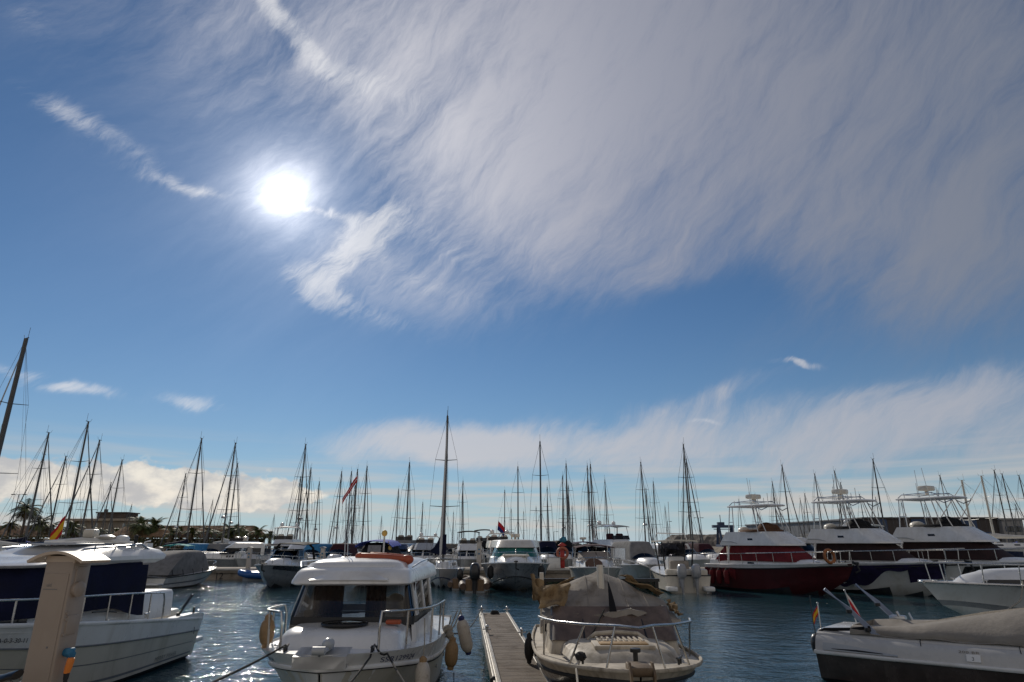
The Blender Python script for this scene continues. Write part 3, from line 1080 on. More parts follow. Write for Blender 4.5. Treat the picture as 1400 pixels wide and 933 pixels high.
def pier(y0, y1, x0, x1, z, label, num=None):
    o = thing('concrete_pier', label, 'pier', (0, 0, 0), 0, 'piers of the marina')
    w = MB()
    n = int((x1 - x0) / 12)
    for i in range(n):
        a = lerp(x0, x1, i / n); b = lerp(x0, x1, (i + 1) / n)
        w.box(((a + b) / 2, (y0 + y1) / 2, z - 0.14), (b - a - 0.02, y1 - y0, 0.28), bevel=0.015)
    w.build('deck_slab', concrete, o, smooth=0)
    w = MB()
    w.box(((x0 + x1) / 2, y0 - 0.05, z - 0.05), (x1 - x0, 0.10, 0.13), bevel=0.01)
    w.box(((x0 + x1) / 2, y1 + 0.05, z - 0.05), (x1 - x0, 0.10, 0.13), bevel=0.01)
    w.build('edge_beam', concrete_lt, o, smooth=0)
    w = MB()
    w.box(((x0 + x1) / 2, (y0 + y1) / 2, z / 2 - 0.62), (x1 - x0, y1 - y0 - 0.3, z + 0.66))
    w.build('pontoon_float', concrete, o, smooth=0)
    return o


pier1 = pier(46.7, 49.2, -70, 66, 0.72, 'concrete pier across the channel, carrying the number 12 on its face')
pier(90, 92.2, -95, 58, 0.72, 'pale edged pier behind the second row of motorboats')
lettering('number', '12', 0.62, lambda u, w_: Vector((-20.65 + u, 46.693 + 0.143, 0.02 + w_)), letter_black, pier1)


def service_post(label, x, y, z, h=1.3, wd=0.26):
    o = thing('service_post', label, 'service post', (x, y, z), 0, 'service posts on the concrete pier')
    w = MB()
    w.box((0, 0, h / 2), (wd, wd * 0.8, h), bevel=0.02)
    w.build('post_body', post_m, o, smooth=0)
    w = MB()
    rows = [[Vector((lerp(-wd * 0.75, wd * 0.75, i / 8), yy, h + 0.07 - 0.06 * (i / 4 - 1) ** 2)) for yy in (-wd * .55, wd * .55)] for i in range(9)]
    w.sheet(rows, 0.03)
    w.build('cap', post_m, o)
    w = MB()
    for k in (0.55, 0.72): w.box((0, -wd * 0.4 - 0.015, h * k), (0.1, 0.03, 0.1), bevel=0.008)
    w.build('socket', blue_pl, o)
    return o


for px, nm in ((216, 'pale service post on the pier beside the grey canvas covered boat'),
               (341, 'pale service post on the pier just left of the black-topped cruiser'),
               (441, 'pale service post on the pier between black-topped cruiser and blue-topped boat'),
               (541, 'pale service post on the pier just right of the blue-topped boat'),
               (655, 'tall pale service post on the pier left of the teal-windowed yacht'),
               (866, 'pale service post on the pier in front of the grey tent boat')):
    p = at_y(px, 760, 47.5)
    service_post(nm, p.x, 47.5, 0.72, 1.75 if px == 655 else 1.35, 0.34 if px == 655 else 0.28)

# ---- finger pontoon in the foreground
def finger_pontoon():
    ang = math.atan2(1.0, -0.0717)
    # local x runs out from the quay
    o = thing('finger_pontoon', 'narrow timber-decked finger pontoon with pale metal edges, between two near boats', 'pontoon', (0.50, 5.55, 0.5), ang)
    L, W = 14.1, 0.82
    w = MB()
    n = int(L / 0.115)
    rr = random.Random(3)
    for i in range(n):
        x = (i + 0.5) * L / n
        w.box((x, 0, -0.02 + rr.uniform(-0.002, 0.002)), (L / n - 0.008, W - 0.16, 0.035))
    deck_m = mat('weathered_decking', (0.16, 0.125, 0.095), 0.85, var=0.35, scale=3.0, stretch=(9, 1.0, 1), bump=0.5, bscale=30, dirt=((0.07, 0.055, 0.045), 0.6, 2.0))
    w.build('decking', deck_m, o, smooth=0)
    edge_m = mat('pontoon_edge', (0.42, 0.39, 0.34), 0.5, metal=0.25, var=0.1, scale=3, dirt=((0.2, 0.16, 0.12), 0.6, 5))
    for s in (-1, 1):
        w = MB()
        w.box((L / 2, s * (W / 2 - 0.045), 0.005), (L, 0.075, 0.06), bevel=0.012)
        w.box((L / 2, s * (W / 2 + 0.002), -0.10), (L, 0.04, 0.20), bevel=0.01)
        w.box((L / 2, s * (W / 2 - 0.045), 0.042), (L, 0.018, 0.016))
        w.build('edge_beam', edge_m, o, smooth=0)
    w = MB()
    w.box((L - 0.03, 0, -0.06), (0.08, W - 0.17, 0.13), bevel=0.01)
    w.build('end_beam', edge_m, o, smooth=0)
    for k in range(5):
        w = MB()
        w.box((1.4 + k * 2.85, 0, -0.47), (1.9, W - 0.1, 0.5), bevel=0.04)
        w.build('float', mat('float_concrete', (0.20, 0.18, 0.15), 0.9, var=0.2, dirt=((0.06, 0.07, 0.03), 0.8, 3)), o, smooth=0)
    for x, s in ((L - 0.12, 1), (L - 0.12, -1), (L - 4.4, 1), (L - 5.0, -1)):
        w = MB()
        w.rod((x, s * (W / 2 - 0.05), 0.02), (x, s * (W / 2 - 0.05), 0.13), 0.03, 10)
        w.sphere((x, s * (W / 2 - 0.05), 0.15), 0.042, nu=10, nv=6)
        w.rod((x, s * (W / 2 - 0.05) - 0.09, 0.10), (x, s * (W / 2 - 0.05) + 0.09, 0.10), 0.014, 8)
        w.build('mooring_bollard', steel, o, smooth=50)
    w = MB()
    for k in range(4):
        w.torus((L - 0.35 + 0.01 * k, 0.0, 0.02 + 0.02 * k), 0.12 - 0.01 * k, 0.013, n=22, m=6)
    tag(w.build('coiled_rope', rope_m, None, smooth=60), 'black rope coiled on the far end of the timber pontoon', 'rope')
    ro = bpy.data.objects['coiled_rope']
    ro.location = o.location; ro.rotation_euler = o.rotation_euler
    return o


finger_pontoon()


# ---- palms
def palm_mesh(seed, h, n_fr, fl, bushy=False):
    rr = random.Random(seed)
    w = MB()
    lean = Vector((rr.uniform(-.5, .5), rr.uniform(-.5, .5), 0)) * h * 0.06
    pts, rs = [], []
    for i in range(11):
        t = i / 10
        pts.append(Vector((lean.x * t * t, lean.y * t * t, h * t)))
        rs.append(lerp(0.30, 0.17, t) * (1.35 if t < 0.06 else 1) * (1 + 0.06 * (i % 2)))
    w.tube(pts, rs, 9)
    T = pts[-1]
    c = MB()
    for f in range(n_fr):
        a = f * 2.39996 + rr.uniform(-.2, .2)
        el = rr.uniform(-0.35, 1.25) if not bushy else rr.uniform(-0.6, 1.35)
        L = fl * rr.uniform(0.75, 1.15)
        d = Vector((math.cos(a) * math.cos(el), math.sin(a) * math.cos(el), math.sin(el)))
        mid = []
        p = T.copy(); v = d.copy()
        seg = 9
        for k in range(seg + 1):
            mid.append(p.copy())
            p = p + v * (L / seg)
            v = (v + Vector((0, 0, -0.17 - 0.05 * (el > 0.6)))).normalized()
        dry = el < -0.15
        c.mi = 1 if dry else 0
        c.tube(mid, [0.035 * (1 - k / (seg + 2)) for k in range(seg + 1)], 4)
        for k in range(1, seg * 3 + 1):
            t = k / (seg * 3)
            i = min(seg - 1, int(t * seg)); q = lerp(mid[i], mid[i + 1], t * seg - i)
            tg = (mid[i + 1] - mid[i]).normalized()
            sd = tg.cross(Vector((0, 0, 1)))
            if sd.length < 0.05: sd = Vector((1, 0, 0))
            sd.normalize()
            ll = L * 0.34 * math.sin(math.pi * (0.12 + 0.86 * t)) * rr.uniform(0.8, 1.15)
            for s in (-1, 1):
                e = q + (sd * s * 0.86 + tg * 0.55 + Vector((0, 0, -0.32))) * ll
                wv = tg * 0.055
                c.poly([q - wv, q + wv, e])
    return w, c


def palm(name, label, loc, seed, h, n_fr, fl, bushy=False):
    o = thing(name, label, 'palm tree', loc, 0, 'palms on the left shore')
    w, c = palm_mesh(seed, h, n_fr, fl, bushy)
    w.build('trunk', bark, o, smooth=50)
    c.build('crown', [frond_m, frond_dry], o, smooth=0, recalc=False)
    return o


PALMS = []
for i, (px, ptop, ydist, kind, lab) in enumerate((
        (40, 683, 124, 'tall', 'tallest palm on the left shore, shaggy head high over the others'),
        (18, 700, 128, 'mid', 'short palm left of the tallest palm on the left shore'),
        (60, 698, 126, 'bushy', 'bushy palm just right of the tallest shaggy palm'),
        (74, 708, 131, 'mid', 'slim palm between the shaggy palms and the red flag'),
        (101, 713, 134, 'bushy', 'low palm in front of the left end of the flat-roofed house'),
        (140, 716, 138, 'mid', 'low palm in front of the middle of the flat-roofed house'),
        (163, 717, 136, 'mid', 'low palm in front of the right end of the flat-roofed house'),
        (197, 701, 130, 'bushy', 'left one of two dense dark palms right of the flat-roofed house'),
        (213, 704, 132, 'bushy', 'right one of two dense dark palms right of the flat-roofed house'),
        (236, 718, 128, 'mid', 'young palm over the left end of the thatched bar'),
        (250, 717, 131, 'mid', 'young palm over the thatched bar, second from its left end'),
        (264, 718, 129, 'mid', 'young palm beside the forked white mast over the thatched bar'),
        (287, 715, 127, 'mid', 'young palm with upright fronds above the middle of the thatched bar'),
        (303, 721, 131, 'mid', 'drooping palm right of the middle of the thatched bar'),
        (318, 718, 126, 'bushy', 'full-headed drooping palm right of the paired masts over the thatched bar'),
        (329, 712, 125, 'mid', 'taller slender palm near the right end of the thatched bar'),
        (338, 721, 128, 'mid', 'small palm at the right end of the thatched bar'),
        (355, 716, 124, 'mid', 'palm standing against open sky, first beyond the thatched bar'),
        (371, 721, 124, 'mid', 'rightmost palm of the left shore, beside the white radar arch'))):
    p = at_y(px, ptop, ydist)
    h = p.z - 0.9
    if kind == 'tall': pr = palm('palm_tree', lab, (p.x, ydist, 0.9), 11 + i, h * 0.80, 44, 3.2, True)
    elif kind == 'bushy': pr = palm('palm_tree', lab, (p.x, ydist, 0.9), 11 + i, h * 0.66, 46, 3.2, True)
    else: pr = palm('palm_tree', lab, (p.x, ydist, 0.9), 11 + i, h * 0.66, 18, 2.4)


def leaf_cloud(w, c, s, n, rr, size=0.28):
    for _ in range(n):
        while True:
            q = Vector((rr.uniform(-1, 1), rr.uniform(-1, 1), rr.uniform(-1, 1)))
            if 0.25 < q.length < 1: break
        k = 0.75 + 0.45 * mnoise.noise(q * 1.7 + Vector(c))
        p = Vector(c) + Vector((q.x * s[0], q.y * s[1], q.z * s[2])) * k
        a = Vector((rr.uniform(-1, 1), rr.uniform(-1, 1), rr.uniform(-1, 1))).normalized() * size
        b = a.cross(Vector((rr.uniform(-1, 1), rr.uniform(-1, 1), rr.uniform(-1, 1)))).normalized() * size * 0.5
        w.poly([p - a, p + b, p + a, p - b])


def hedge(label, x0, x1, y, h, seed):
    rr = random.Random(seed)
    o = thing('hedge', label, 'hedge', ((x0 + x1) / 2, y, 0.9), 0, 'hedges on the left shore')
    w = MB()
    L = x1 - x0
    n = max(3, int(L / 1.6))
    for i in range(n):
        c = (lerp(-L / 2, L / 2, (i + 0.5) / n), rr.uniform(-.4, .4), h * rr.uniform(0.42, 0.62))
        leaf_cloud(w, c, (1.4, 1.0, h * rr.uniform(0.5, 0.72)), 150, rr, 0.24)
    w.build('foliage', leaf_m, o, smooth=0, recalc=False)
    w = MB()
    for i in range(n): w.rod((lerp(-L / 2, L / 2, (i + 0.5) / n), 0, -0.1), (lerp(-L / 2, L / 2, (i + 0.5) / n), 0.1, h * 0.6), 0.06, 6)
    w.build('stem', bark, o)
    return o


hedge('dense dark hedge on the shore at the far left, below the shaggy palms', -112, -86, 122.5, 3.4, 1)
hedge('ragged hedge on the shore below the flat-roofed house', -85, -64, 122.0, 2.9, 2)
hedge('low hedge along the quay in front of the thatched bar', -63, -47, 122.5, 2.0, 3)


def thatched_bar(label, x0, x1, y, ht, depth):
    o = thing('thatched_bar', label, 'beach bar', ((x0 + x1) / 2, y, 0.9), 0, 'thatched bars on the left shore')
    L = x1 - x0
    w = MB()
    eave = ht * 0.55
    nx = int(L / 0.9)
    for s in (-1, 1):
        rows = []
        for i in range(nx + 1):
            x = lerp(-L / 2, L / 2, i / nx)
            e = min(1.0, (L / 2 - abs(x)) / 2.5)
            row = []
            for j in range(7):
                k = j / 6
                z = lerp(eave, lerp(eave, ht, min(1, e + 0.15)), 1 - k) + mnoise.noise(Vector((x * 0.8, k * 3, y))) * 0.14
                row.append(Vector((x, s * k * depth / 2, z)))
            rows.append(row)
        w.sheet(rows, 0.22)
    w.build('roof', thatch, o, smooth=0)
    w = MB()
    n = int(L / 3.2)
    for i in range(n + 1):
        for s in (-1, 1):
            w.rod((lerp(-L / 2 + .4, L / 2 - .4, i / n), s * (depth / 2 - .4), 0), (lerp(-L / 2 + .4, L / 2 - .4, i / n), s * (depth / 2 - .4), eave + 0.1), 0.09, 7)
    w.build('post', bark, o)
    w = MB()
    w.box((0, depth * 0.2, eave * 0.45), (L - 1.2, 0.3, eave * 0.9))
    w.build('back_wall', rooftile, o, smooth=0)
    w = MB()
    w.box((0, -depth * 0.3, 0.55), (L * 0.8, 0.5, 1.1))
    w.build('counter', teak, o, smooth=0)
    return o


thatched_bar('long thatched bar with brown roof behind the young palms, right of the dense dark palms', -80, -49.5, 133, 4.8, 8)
thatched_bar('thatched bar with brown roof at the far left below the shaggy palms', -120, -93, 136, 4.9, 8)


def house():
    y = 150
    a, b = at_y(96, 715, y).x, at_y(176, 715, y).x
    zt = at_y(135, 712, y).z - 0.9
    o = thing('flat_roofed_house', 'flat-roofed beige house with dark upper storey behind the palms on the left shore', 'house', ((a + b) / 2, y, 0.9))
    L = b - a
    w = MB(); w.box((0, 4, zt / 2), (L, 8, zt)); w.build('wall', plaster, o, smooth=0)
    w = MB(); w.box((0, 3.6, zt + 0.15), (L + 1.2, 9.4, 0.5), bevel=0.05); w.build('roof', plaster, o, smooth=0)
    w = MB(); w.box((1.2, 4.5, zt + 0.4 + 0.65), (L * 0.5, 5, 1.3)); w.build('upper_storey', rooftile, o, smooth=0)
    w = MB(); w.box((1.2, 4.5, zt + 1.85), (L * 0.54, 5.6, 0.25)); w.build('upper_roof', rooftile, o, smooth=0)
    for k in range(4):
        f = MB()
        x = lerp(-L / 2 + 1.8, L / 2 - 1.8, k / 3)
        f.box((x, -0.04, zt * 0.45), (1.9, 0.10, 2.0))
        fr = f.build('window', plaster_w, o, smooth=0)
        g = MB(); g.box((x, -0.09, zt * 0.45), (1.6, 0.06, 1.7)); g.build('pane', darkwin, fr, smooth=0)
    w = MB()
    for k in range(5): w.box((lerp(-L / 2 + 0.5, L / 2 - 0.5, k / 4), -0.9, zt * 0.45), (0.35, 0.35, zt * 0.9))
    w.build('column', plaster_w, o, smooth=0)
    w = MB(); w.box((-1.5, 4, zt + 2.3), (0.6, 0.6, 0.8)); w.build('chimney', rooftile, o, smooth=0)


house()


def shed(name, label, c0, c1, depth, h, m, bays=0, roofm=None, patches=(), z0=1.1, win=False):
    """building whose front runs from c0 to c1"""
    A, B = Vector((*c0, 0)), Vector((*c1, 0))
    d = B - A; L = d.length
    o = thing(name, label, 'building', ((A.x + B.x) / 2, (A.y + B.y) / 2, z0), math.atan2(d.y, d.x), 'harbour buildings on the right')
    w = MB(); w.box((0, depth / 2, h / 2), (L, depth, h)); w.build('wall', m, o, smooth=0)
    w = MB(); w.box((0, depth / 2, h + 0.12), (L + 0.5, depth + 0.5, 0.3), bevel=0.04); w.build('roof', roofm or m, o, smooth=0)
    for k, (x, ww, hh, pm) in enumerate(patches):
        q = MB(); q.box((x * L / 2, -0.06, hh / 2 + 0.003), (ww, 0.16, hh)); q.build('cladding_panel', pm, o, smooth=0)
    if bays:
        for k in range(bays):
            x = lerp(-L / 2, L / 2, (k + 0.5) / bays)
            q = MB(); q.box((x, -0.03, h * 0.33), (L / bays * 0.55, 0.12, h * 0.5), bevel=0.02)
            dr = q.build('loading_door', shed_pale if m is shed_grey else shed_blue, o, smooth=0)
            q = MB()
            for r in range(5): q.box((x, -0.10, h * (0.12 + r * 0.1)), (L / bays * 0.53, 0.03, 0.05))
            q.build('door_rib', shed_grey, dr, smooth=0)
    if win:
        for r in range(2):
            for k in range(4):
                x = lerp(-L / 2 + 0.9, L / 2 - 0.9, k / 3)
                q = MB(); q.box((x, -0.03, h * (0.3 + 0.4 * r)), (0.95, 0.1, 0.9))
                f = q.build('window', shed_blue, o, smooth=0)
                q = MB(); q.box((x, -0.085, h * (0.3 + 0.4 * r)), (0.75, 0.04, 0.7)); q.build('pane', darkwin, f, smooth=0)
    return o


yB = 120
xs_ = [at_y(p, 712, yB).x for p in (1180, 1363, 1393)]
hB = at_y(1280, 709.5, yB).z - 1.1
shed('warehouse', 'long grey warehouse with pale loading doors behind the flybridge yachts', (57.5, 162), (xs_[0] - 0.4, yB + 1), 30, hB - 0.15, shed_grey, bays=6)
shed('warehouse', 'dark brown warehouse with blue panels behind the right-hand flybridge yachts', (xs_[0], yB), (xs_[1], yB), 22, hB, shed_brown, bays=5,
     patches=((-0.18, 2.6, hB * 1.06, shed_blue), (0.52, 4.0, hB * 0.98, shed_blue), (-0.72, 1.6, hB * 0.98, shed_blue)))
shed('harbour_office', 'pale office block with blue windows at the right end of the brown warehouse', (xs_[1] + 0.2, yB - 0.8), (xs_[2], yB - 0.8), 14, hB - 0.2, shed_pale, win=True)


def crane():
    y = 225
    a, b = at_y(974, 720, y), at_y(1003, 720, y)
    o = thing('gantry_crane', 'dark blue gantry crane on the skyline left of the red yacht', 'crane', ((a.x + b.x) / 2, y, 1.2))
    zt = a.z - 1.2; L = b.x - a.x
    w = MB(); w.box((0, 0, zt), (L, 1.6, 0.9)); w.box((0, 0, zt - 0.9), (L * 0.9, 0.3, 0.25)); w.build('beam', crane_blue, o, smooth=0)
    for x in (-0.22, 0.40):
        w = MB()
        for s in (-1, 1):
            w.rod((x * L, s * 3.0, 0), (x * L, s * 0.5, zt), 0.42, 8)
        w.box((x * L, 0, 0.4), (0.8, 7, 0.8))
        w.build('leg', crane_blue, o, smooth=40)
    w = MB(); w.box((-L * 0.1, 0, zt + 0.9), (2.2, 1.4, 1.0)); w.rod((-L * 0.1, 0, zt + 1.2), (-L * 0.1, 0, zt + 3.8), 0.12, 6); w.build('trolley', crane_blue, o, smooth=0)


crane()


def lamp(label, px, ptop, y, z0, arms=2):
    p = at_y(px, ptop, y)
    o = thing('street_lamp', label, 'street lamp', (p.x, y, z0), 0, 'lamp posts of the harbour')
    h = p.z - z0
    w = MB(); w.tube([(0, 0, 0), (0, 0, h * 0.5), (0, 0, h)], [0.10, 0.08, 0.06], 8); w.build('pole', alu_dark, o)
    for s in ((-1, 1) if arms == 2 else (1,)):
        w = MB()
        w.tube([(0, 0, h - 0.1), (s * 0.5, 0, h + 0.02), (s * 0.9, 0, h)], 0.035, 6)
        w.box((s * 1.05, 0, h - 0.04), (0.6, 0.28, 0.14), bevel=0.03)
        w.build('lamp_head', alu_dark, o)


lamp('two-headed lamp post on the far left shore beside the leaning big mast', 26, 676, 118.5, 0.9)
lamp('double-headed lamp post on the skyline between grey tent boat and red yacht', 955, 708, 180, 1.2)
lamp('single lamp post on the skyline right of the teal-windowed yacht', 757, 727, 200, 1.2, 1)
lamp('lamp post on the skyline just right of the grey tent boat', 912, 713, 190, 1.2, 1)


# ------------------------------------------------------------------ near boats
def heading(o, x, y, deg):
    o.location = (x, y, 0); o.rotation_euler = (0, 0, R(deg))


def to_world(o, p):
    return Matrix.Translation(o.location) @ o.rotation_euler.to_matrix().to_4x4() @ Matrix.Diagonal((*o.scale, 1.0)) @ Vector(p)


# ---- white pilothouse fishing boat
def pilothouse_boat():
    o = thing('fishing_boat', 'white pilothouse boat with brown curtains and an orange float on its roof', 'boat')
    heading(o, -2.40, 11.5, -89)
    o.scale = (1.03, 1.09, 1.0)
    H = Hull(5.8, 2.34, 1.10, 0.95, draft=0.4, rake=0.5, tw=0.92, full=4.2, wl=0.86, flare=0.35, zc=0.10, sag=2.2, q=0.72)
    H.build(o, gel, antifoul, gel, rub=None, deck_dz=-0.03)
    H.strip('topside_band', 0.02, 0.60, hull_green, o, off=0.003)
    H.along('rub_rail', 0.655, 0.030, gel, o, off=0.012)
    H.along('rubbing_strip', 0.60, 0.016, rubber, o, off=0.016)
    for tt in (0.30, 0.52):
        w = MB(); w.lathe([(0.012, 0), (0.03, 0.002), (0.03, 0.012), (0.012, 0.014)], H.P(tt, 0.42, 1, 0.004), 12, Matrix.Rotation(R(-90), 3, 'X')); w.build('drain_fitting', steel, o)
    # bow moulding with the roller
    w = MB()
    w.loft([[Vector((2.55 + dx, s * y, z)) for s, y in ((-1, .30), (-1, .16), (1, .16), (1, .30))] for dx, z in ((0, 1.01), (0.33, 0.94), (0.34, 1.08), (0.0, 1.14))])
    w.build('bow_platform', gel, o)
    w = MB()
    w.box((2.80, 0.0, 1.15), (0.30, 0.16, 0.05), bevel=0.01)
    w.rod((2.93, -0.07, 1.15), (2.93, 0.07, 1.15), 0.05, 12)
    w.sphere((2.72, 0.05, 1.20), 0.09, (1.1, .8, .8), 12, 8)
    w.build('anchor_roller', gel_grey, o)
    # seam between hull and deck mouldings, and a dirty waterline
    H.strip('waterline_scum', 0.0, 0.05, antifoul_tan, o, off=0.006)
    w = MB()
    for tt in (0.70, 0.80):
        w.lathe([(0.01, 0), (0.035, 0.002), (0.035, 0.02), (0.01, 0.025)], H.top(tt, -1, 0.2, 0.0), 12)
    w.build('deck_filler', steel, o)
    # foredeck trunk
    T = Cab([plan(-0.4, 2.26, 0.95, 0.80, 0.55, 1.00, 3.6), plan(-0.4, 2.14, 0.92, 0.75, 0.52, 1.19, 3.6), plan(-0.4, 2.08, 0.90, 0.72, 0.50, 1.235, 3.6), plan(-0.4, 2.0, 0.87, 0.68, 0.46, 1.262, 3.6)])
    T.crown('foredeck_trunk', gel, o, 0.03)
    w = MB(); w.lathe([(0.27, 0), (0.29, 0.02), (0.27, 0.035), (0.10, 0.045)], (1.68, 0.0, 1.295), 24)
    hk = w.build('deck_hatch', darkwin, o)
    w = MB(); w.torus((1.68, 0, 1.315), 0.285, 0.018, n=28); w.build('rim', black_pl, hk)
    w = MB(); w.box((1.60, 0.62, 1.325), (0.10, 0.20, 0.06), bevel=0.02); w.build('deck_vent', orange_pl, o)
    # cabin: sill, posts, glass, roof
    C = Cab([plan(-0.75, 1.34, 0.88, 0.85, 0.22, 1.25, 4.5), plan(-0.75, 1.32, 0.88, 0.85, 0.22, 1.36, 4.5), plan(-0.72, 1.16, 0.82, 0.745, 0.20, 1.84, 4.5)])
    w = MB(); w.loft(C.r[:2], False, False); w.build('window_sill', black_pl, o)
    low = Cab([plan(-0.75, 1.30, 0.95, 0.90, 0.22, 0.78, 4.5), plan(-0.75, 1.30, 0.91, 0.865, 0.22, 1.27, 4.5)])
    w = MB()
    w.grid([low.r[0][:F0 + 3], low.r[1][:F0 + 3]]); w.grid([low.r[0][F1 - 3:], low.r[1][F1 - 3:]])
    w.build('cabin_side', gel, o)
    C.panels('corner_post', gel, o, 1, ((F0 - 1.0, F0 + 0.3), (F1 - 0.3, F1 + 1.0), (0.0, 0.8), (NP - 1.8, NP - 1.0), (4.3, 4.9), (NP - 5.9, NP - 5.3)), 0, 1, 0.0, th=0.045)
    C.panels('windscreen', smoke_clear, o, 1, ((F0 + 0.3, F1 - 0.3),), 0.0, 1.0, 0.0, th=0.008)
    C.panels('side_window', smoke_clear, o, 1, ((0.8, 4.3), (4.9, F0 - 1.0), (NP - 5.3, NP - 1.8), (F1 + 1.0, NP - 5.9)), 0.0, 1.0, 0.0, th=0.008)
    # curtains hanging inside
    def curtain(y0, y1, z0, z1, x=0.92, gather=0.0, amp=0.025):
        rows = []
        n = 26
        for i in range(n + 1):
            u = i / n
            row = []
            for j in range(9):
                v = j / 8
                y = lerp(y0, y1, u)
                if gather: y = lerp(y, y0, gather * v ** 2 * u)
                row.append(Vector((x + amp * math.sin(u * 26 + v) + 0.02 * v, y, lerp(z1, z0, v))))
            rows.append(row)
        w = MB(); w.sheet(rows, 0.006)
        return w.build('curtain', curtain_m, o, smooth=80)
    curtain(-0.62, -0.20, 1.24, 1.86)
    curtain(0.12, 0.40, 1.24, 1.86)
    curtain(0.66, 0.80, 1.24, 1.86)
    curtain(-0.36, -0.56, 1.24, 1.45, x=1.0)
    # aft bulkhead frame with the cabin door
    w = MB()
    for y in (-0.82, 0.82): w.box((-0.74, y, 1.30), (0.05, 0.07, 1.10))
    w.box((-0.74, 0, 1.83), (0.05, 1.62, 0.06))
    for s in (-1, 1): w.box((-0.74, s * 0.58, 1.02), (0.04, 0.52, 0.34))
    w.build('aft_bulkhead', gel, o, smooth=0)
    # helm seat
    w = MB()
    w.box((0.20, 0.42, 1.02), (0.42, 0.44, 0.14), bevel=0.05)
    w.box((0.02, 0.42, 1.28), (0.12, 0.42, 0.52), bevel=0.05)
    w.rod((0.2, 0.42, 0.5), (0.2, 0.42, 1.0), 0.06)
    w.sphere((0.10, 0.42, 1.50), 0.13, (0.5, 1, 0.8))
    w.build('helm_seat', gel_cream, o)
    w = MB(); w.box((0.85, 0, 1.16), (0.5, 1.6, 0.16), bevel=0.03); w.build('dashboard', black_pl, o)
    w = MB(); w.box((1.10, -0.62, 1.36), (0.12, 0.13, 0.16), bevel=0.02); w.build('instrument', black_pl, o)
    # roof with a visor brow
    RR = Cab([plan(-1.15, 1.58, 0.88, 0.775, 0.26, 1.815, 4.2), plan(-1.20, 1.64, 0.91, 0.81, 0.28, 1.84, 4.2), plan(-1.20, 1.63, 0.91, 0.805, 0.28, 1.875, 4.2),
              plan(-1.18, 1.50, 0.88, 0.775, 0.26, 1.985, 4.0), plan(-1.16, 1.44, 0.85, 0.74, 0.25, 2.03, 4.0), plan(-1.10, 1.36, 0.80, 0.68, 0.24, 2.055, 4.0)])
    w = MB()
    w.sheet([[Vector((1.645 - 0.11 * v, lerp(-0.52, 0.52, u), lerp(1.885, 1.90 + 0.10 * (1 - (2 * u - 1) ** 2), v))) for v in (0, .5, 1)] for u in [k / 10 for k in range(11)]], 0.02)
    w.build('brow_panel', gel, o, smooth=60)
    rf = RR.crown('roof', gel, o, 0.13)
    w = MB()
    hp = [Vector((0.85 + 0.10 * math.sin(i / 14 * math.pi), lerp(-0.02, 0.66, i / 14), 2.20 - 0.05 * (i / 14) ** 2)) for i in range(15)]
    w.tube(hp, 0.055, 10)
    w.tube([p + Vector((-0.34, 0.0, 0.01)) for p in hp[2:13]], 0.055, 10)
    w.sphere(hp[-1], 0.075, (1, 1.3, 1)); w.sphere(hp[0], 0.06, (1, 1.3, 1))
    tagf = w.build('rescue_float', orange_pl, None, smooth=60)
    tag(tagf, 'faded orange rescue float lying on the white pilothouse roof', 'life float')
    tagf.location = o.location; tagf.rotation_euler = o.rotation_euler; tagf.scale = o.scale
    w = MB()
    for y in (-0.28, -0.24): w.rod((0.7, y, 2.14), (0.62, y * 1.2, 3.1), 0.006, 6)
    w.box((0.7, -0.26, 2.16), (0.1, 0.12, 0.06), bevel=0.01)
    w.build('whip_antenna', steel, o)
    w = MB()
    w.rod((0.3, 0.22, 2.15), (0.3, 0.22, 2.52), 0.014, 8)
    w.build('light_staff', steel, o)
    w = MB(); w.sphere((0.3, 0.22, 2.56), 0.045, (1, 1, 1.2)); w.build('anchor_light', yellow_pl, o)
    w = MB()
    for s in (-1, 1):
        w.tube([(1.15, s * 0.78, 2.05), (0.9, s * 0.86, 2.12), (-0.7, s * 0.80, 2.13), (-0.85, s * 0.79, 2.08)], 0.012, 6)
    w.build('roof_rail', steel, o)
    w = MB()
    w.tube([(1.28, -0.55, 1.37), (1.30, -0.35, 1.40), (1.29, 0.1, 1.42)], 0.008, 5); w.box((1.29, 0.10, 1.43), (0.015, 0.5, 0.02)); w.build('wiper', black_pl, o)
    # bow rails either side of the open bow
    for s, t0, t1 in ((-1, 0.60, 0.925), (1, 0.42, 0.925)):
        H.railing(o, steel, t0, t1, 0.47, inset=0.07, nst=3 if s == 1 else 2, r=0.016, sides=(s,), gap=True, lean=0.02)
    w = MB()
    cleat(w, (2.32, -0.55, 1.05)); cleat(w, (2.36, 0.50, 1.05)); cleat(w, (-2.5, 0.95, 0.96)); cleat(w, (-2.5, -0.95, 0.96))
    w.build('deck_cleat', black_pl, o)
    # registration
    def on_side(t0, v0, side):
        def fn(u, q):
            t = t0 - side * u / H.L * 1.22
            return H.P(t, v0 + q / (H.sheer(t) * 0.93), side, 0.006)
        return fn
    # the letters follow the flare of the bow
    lettering('registration', 'SSR129924', 0.125, lambda u, q: H.P(0.915 - u * 0.20, 0.735 + q * 1.40, 1, 0.005), letter_navy, o, 0.98, -0.35)
    lettering('registration', 'SSR129924', 0.115, lambda u, q: H.P(0.80 + u * 0.20, 0.735 + q * 1.25, -1, 0.004), letter_navy, o, 0.92)
    outboard(o, -3.12, 0, 0.75, 0.95, outboard_dark)
    W = lambda x, y, z: tuple(to_world(o, (x, y, z)))
    # fenders and lines
    fender('long off-white fender hanging at the bow corner under the registration letters', W(2.02, 1.07, 1.42), 0.62, 0.10, fender_white, fender_tan, hang=0.52)
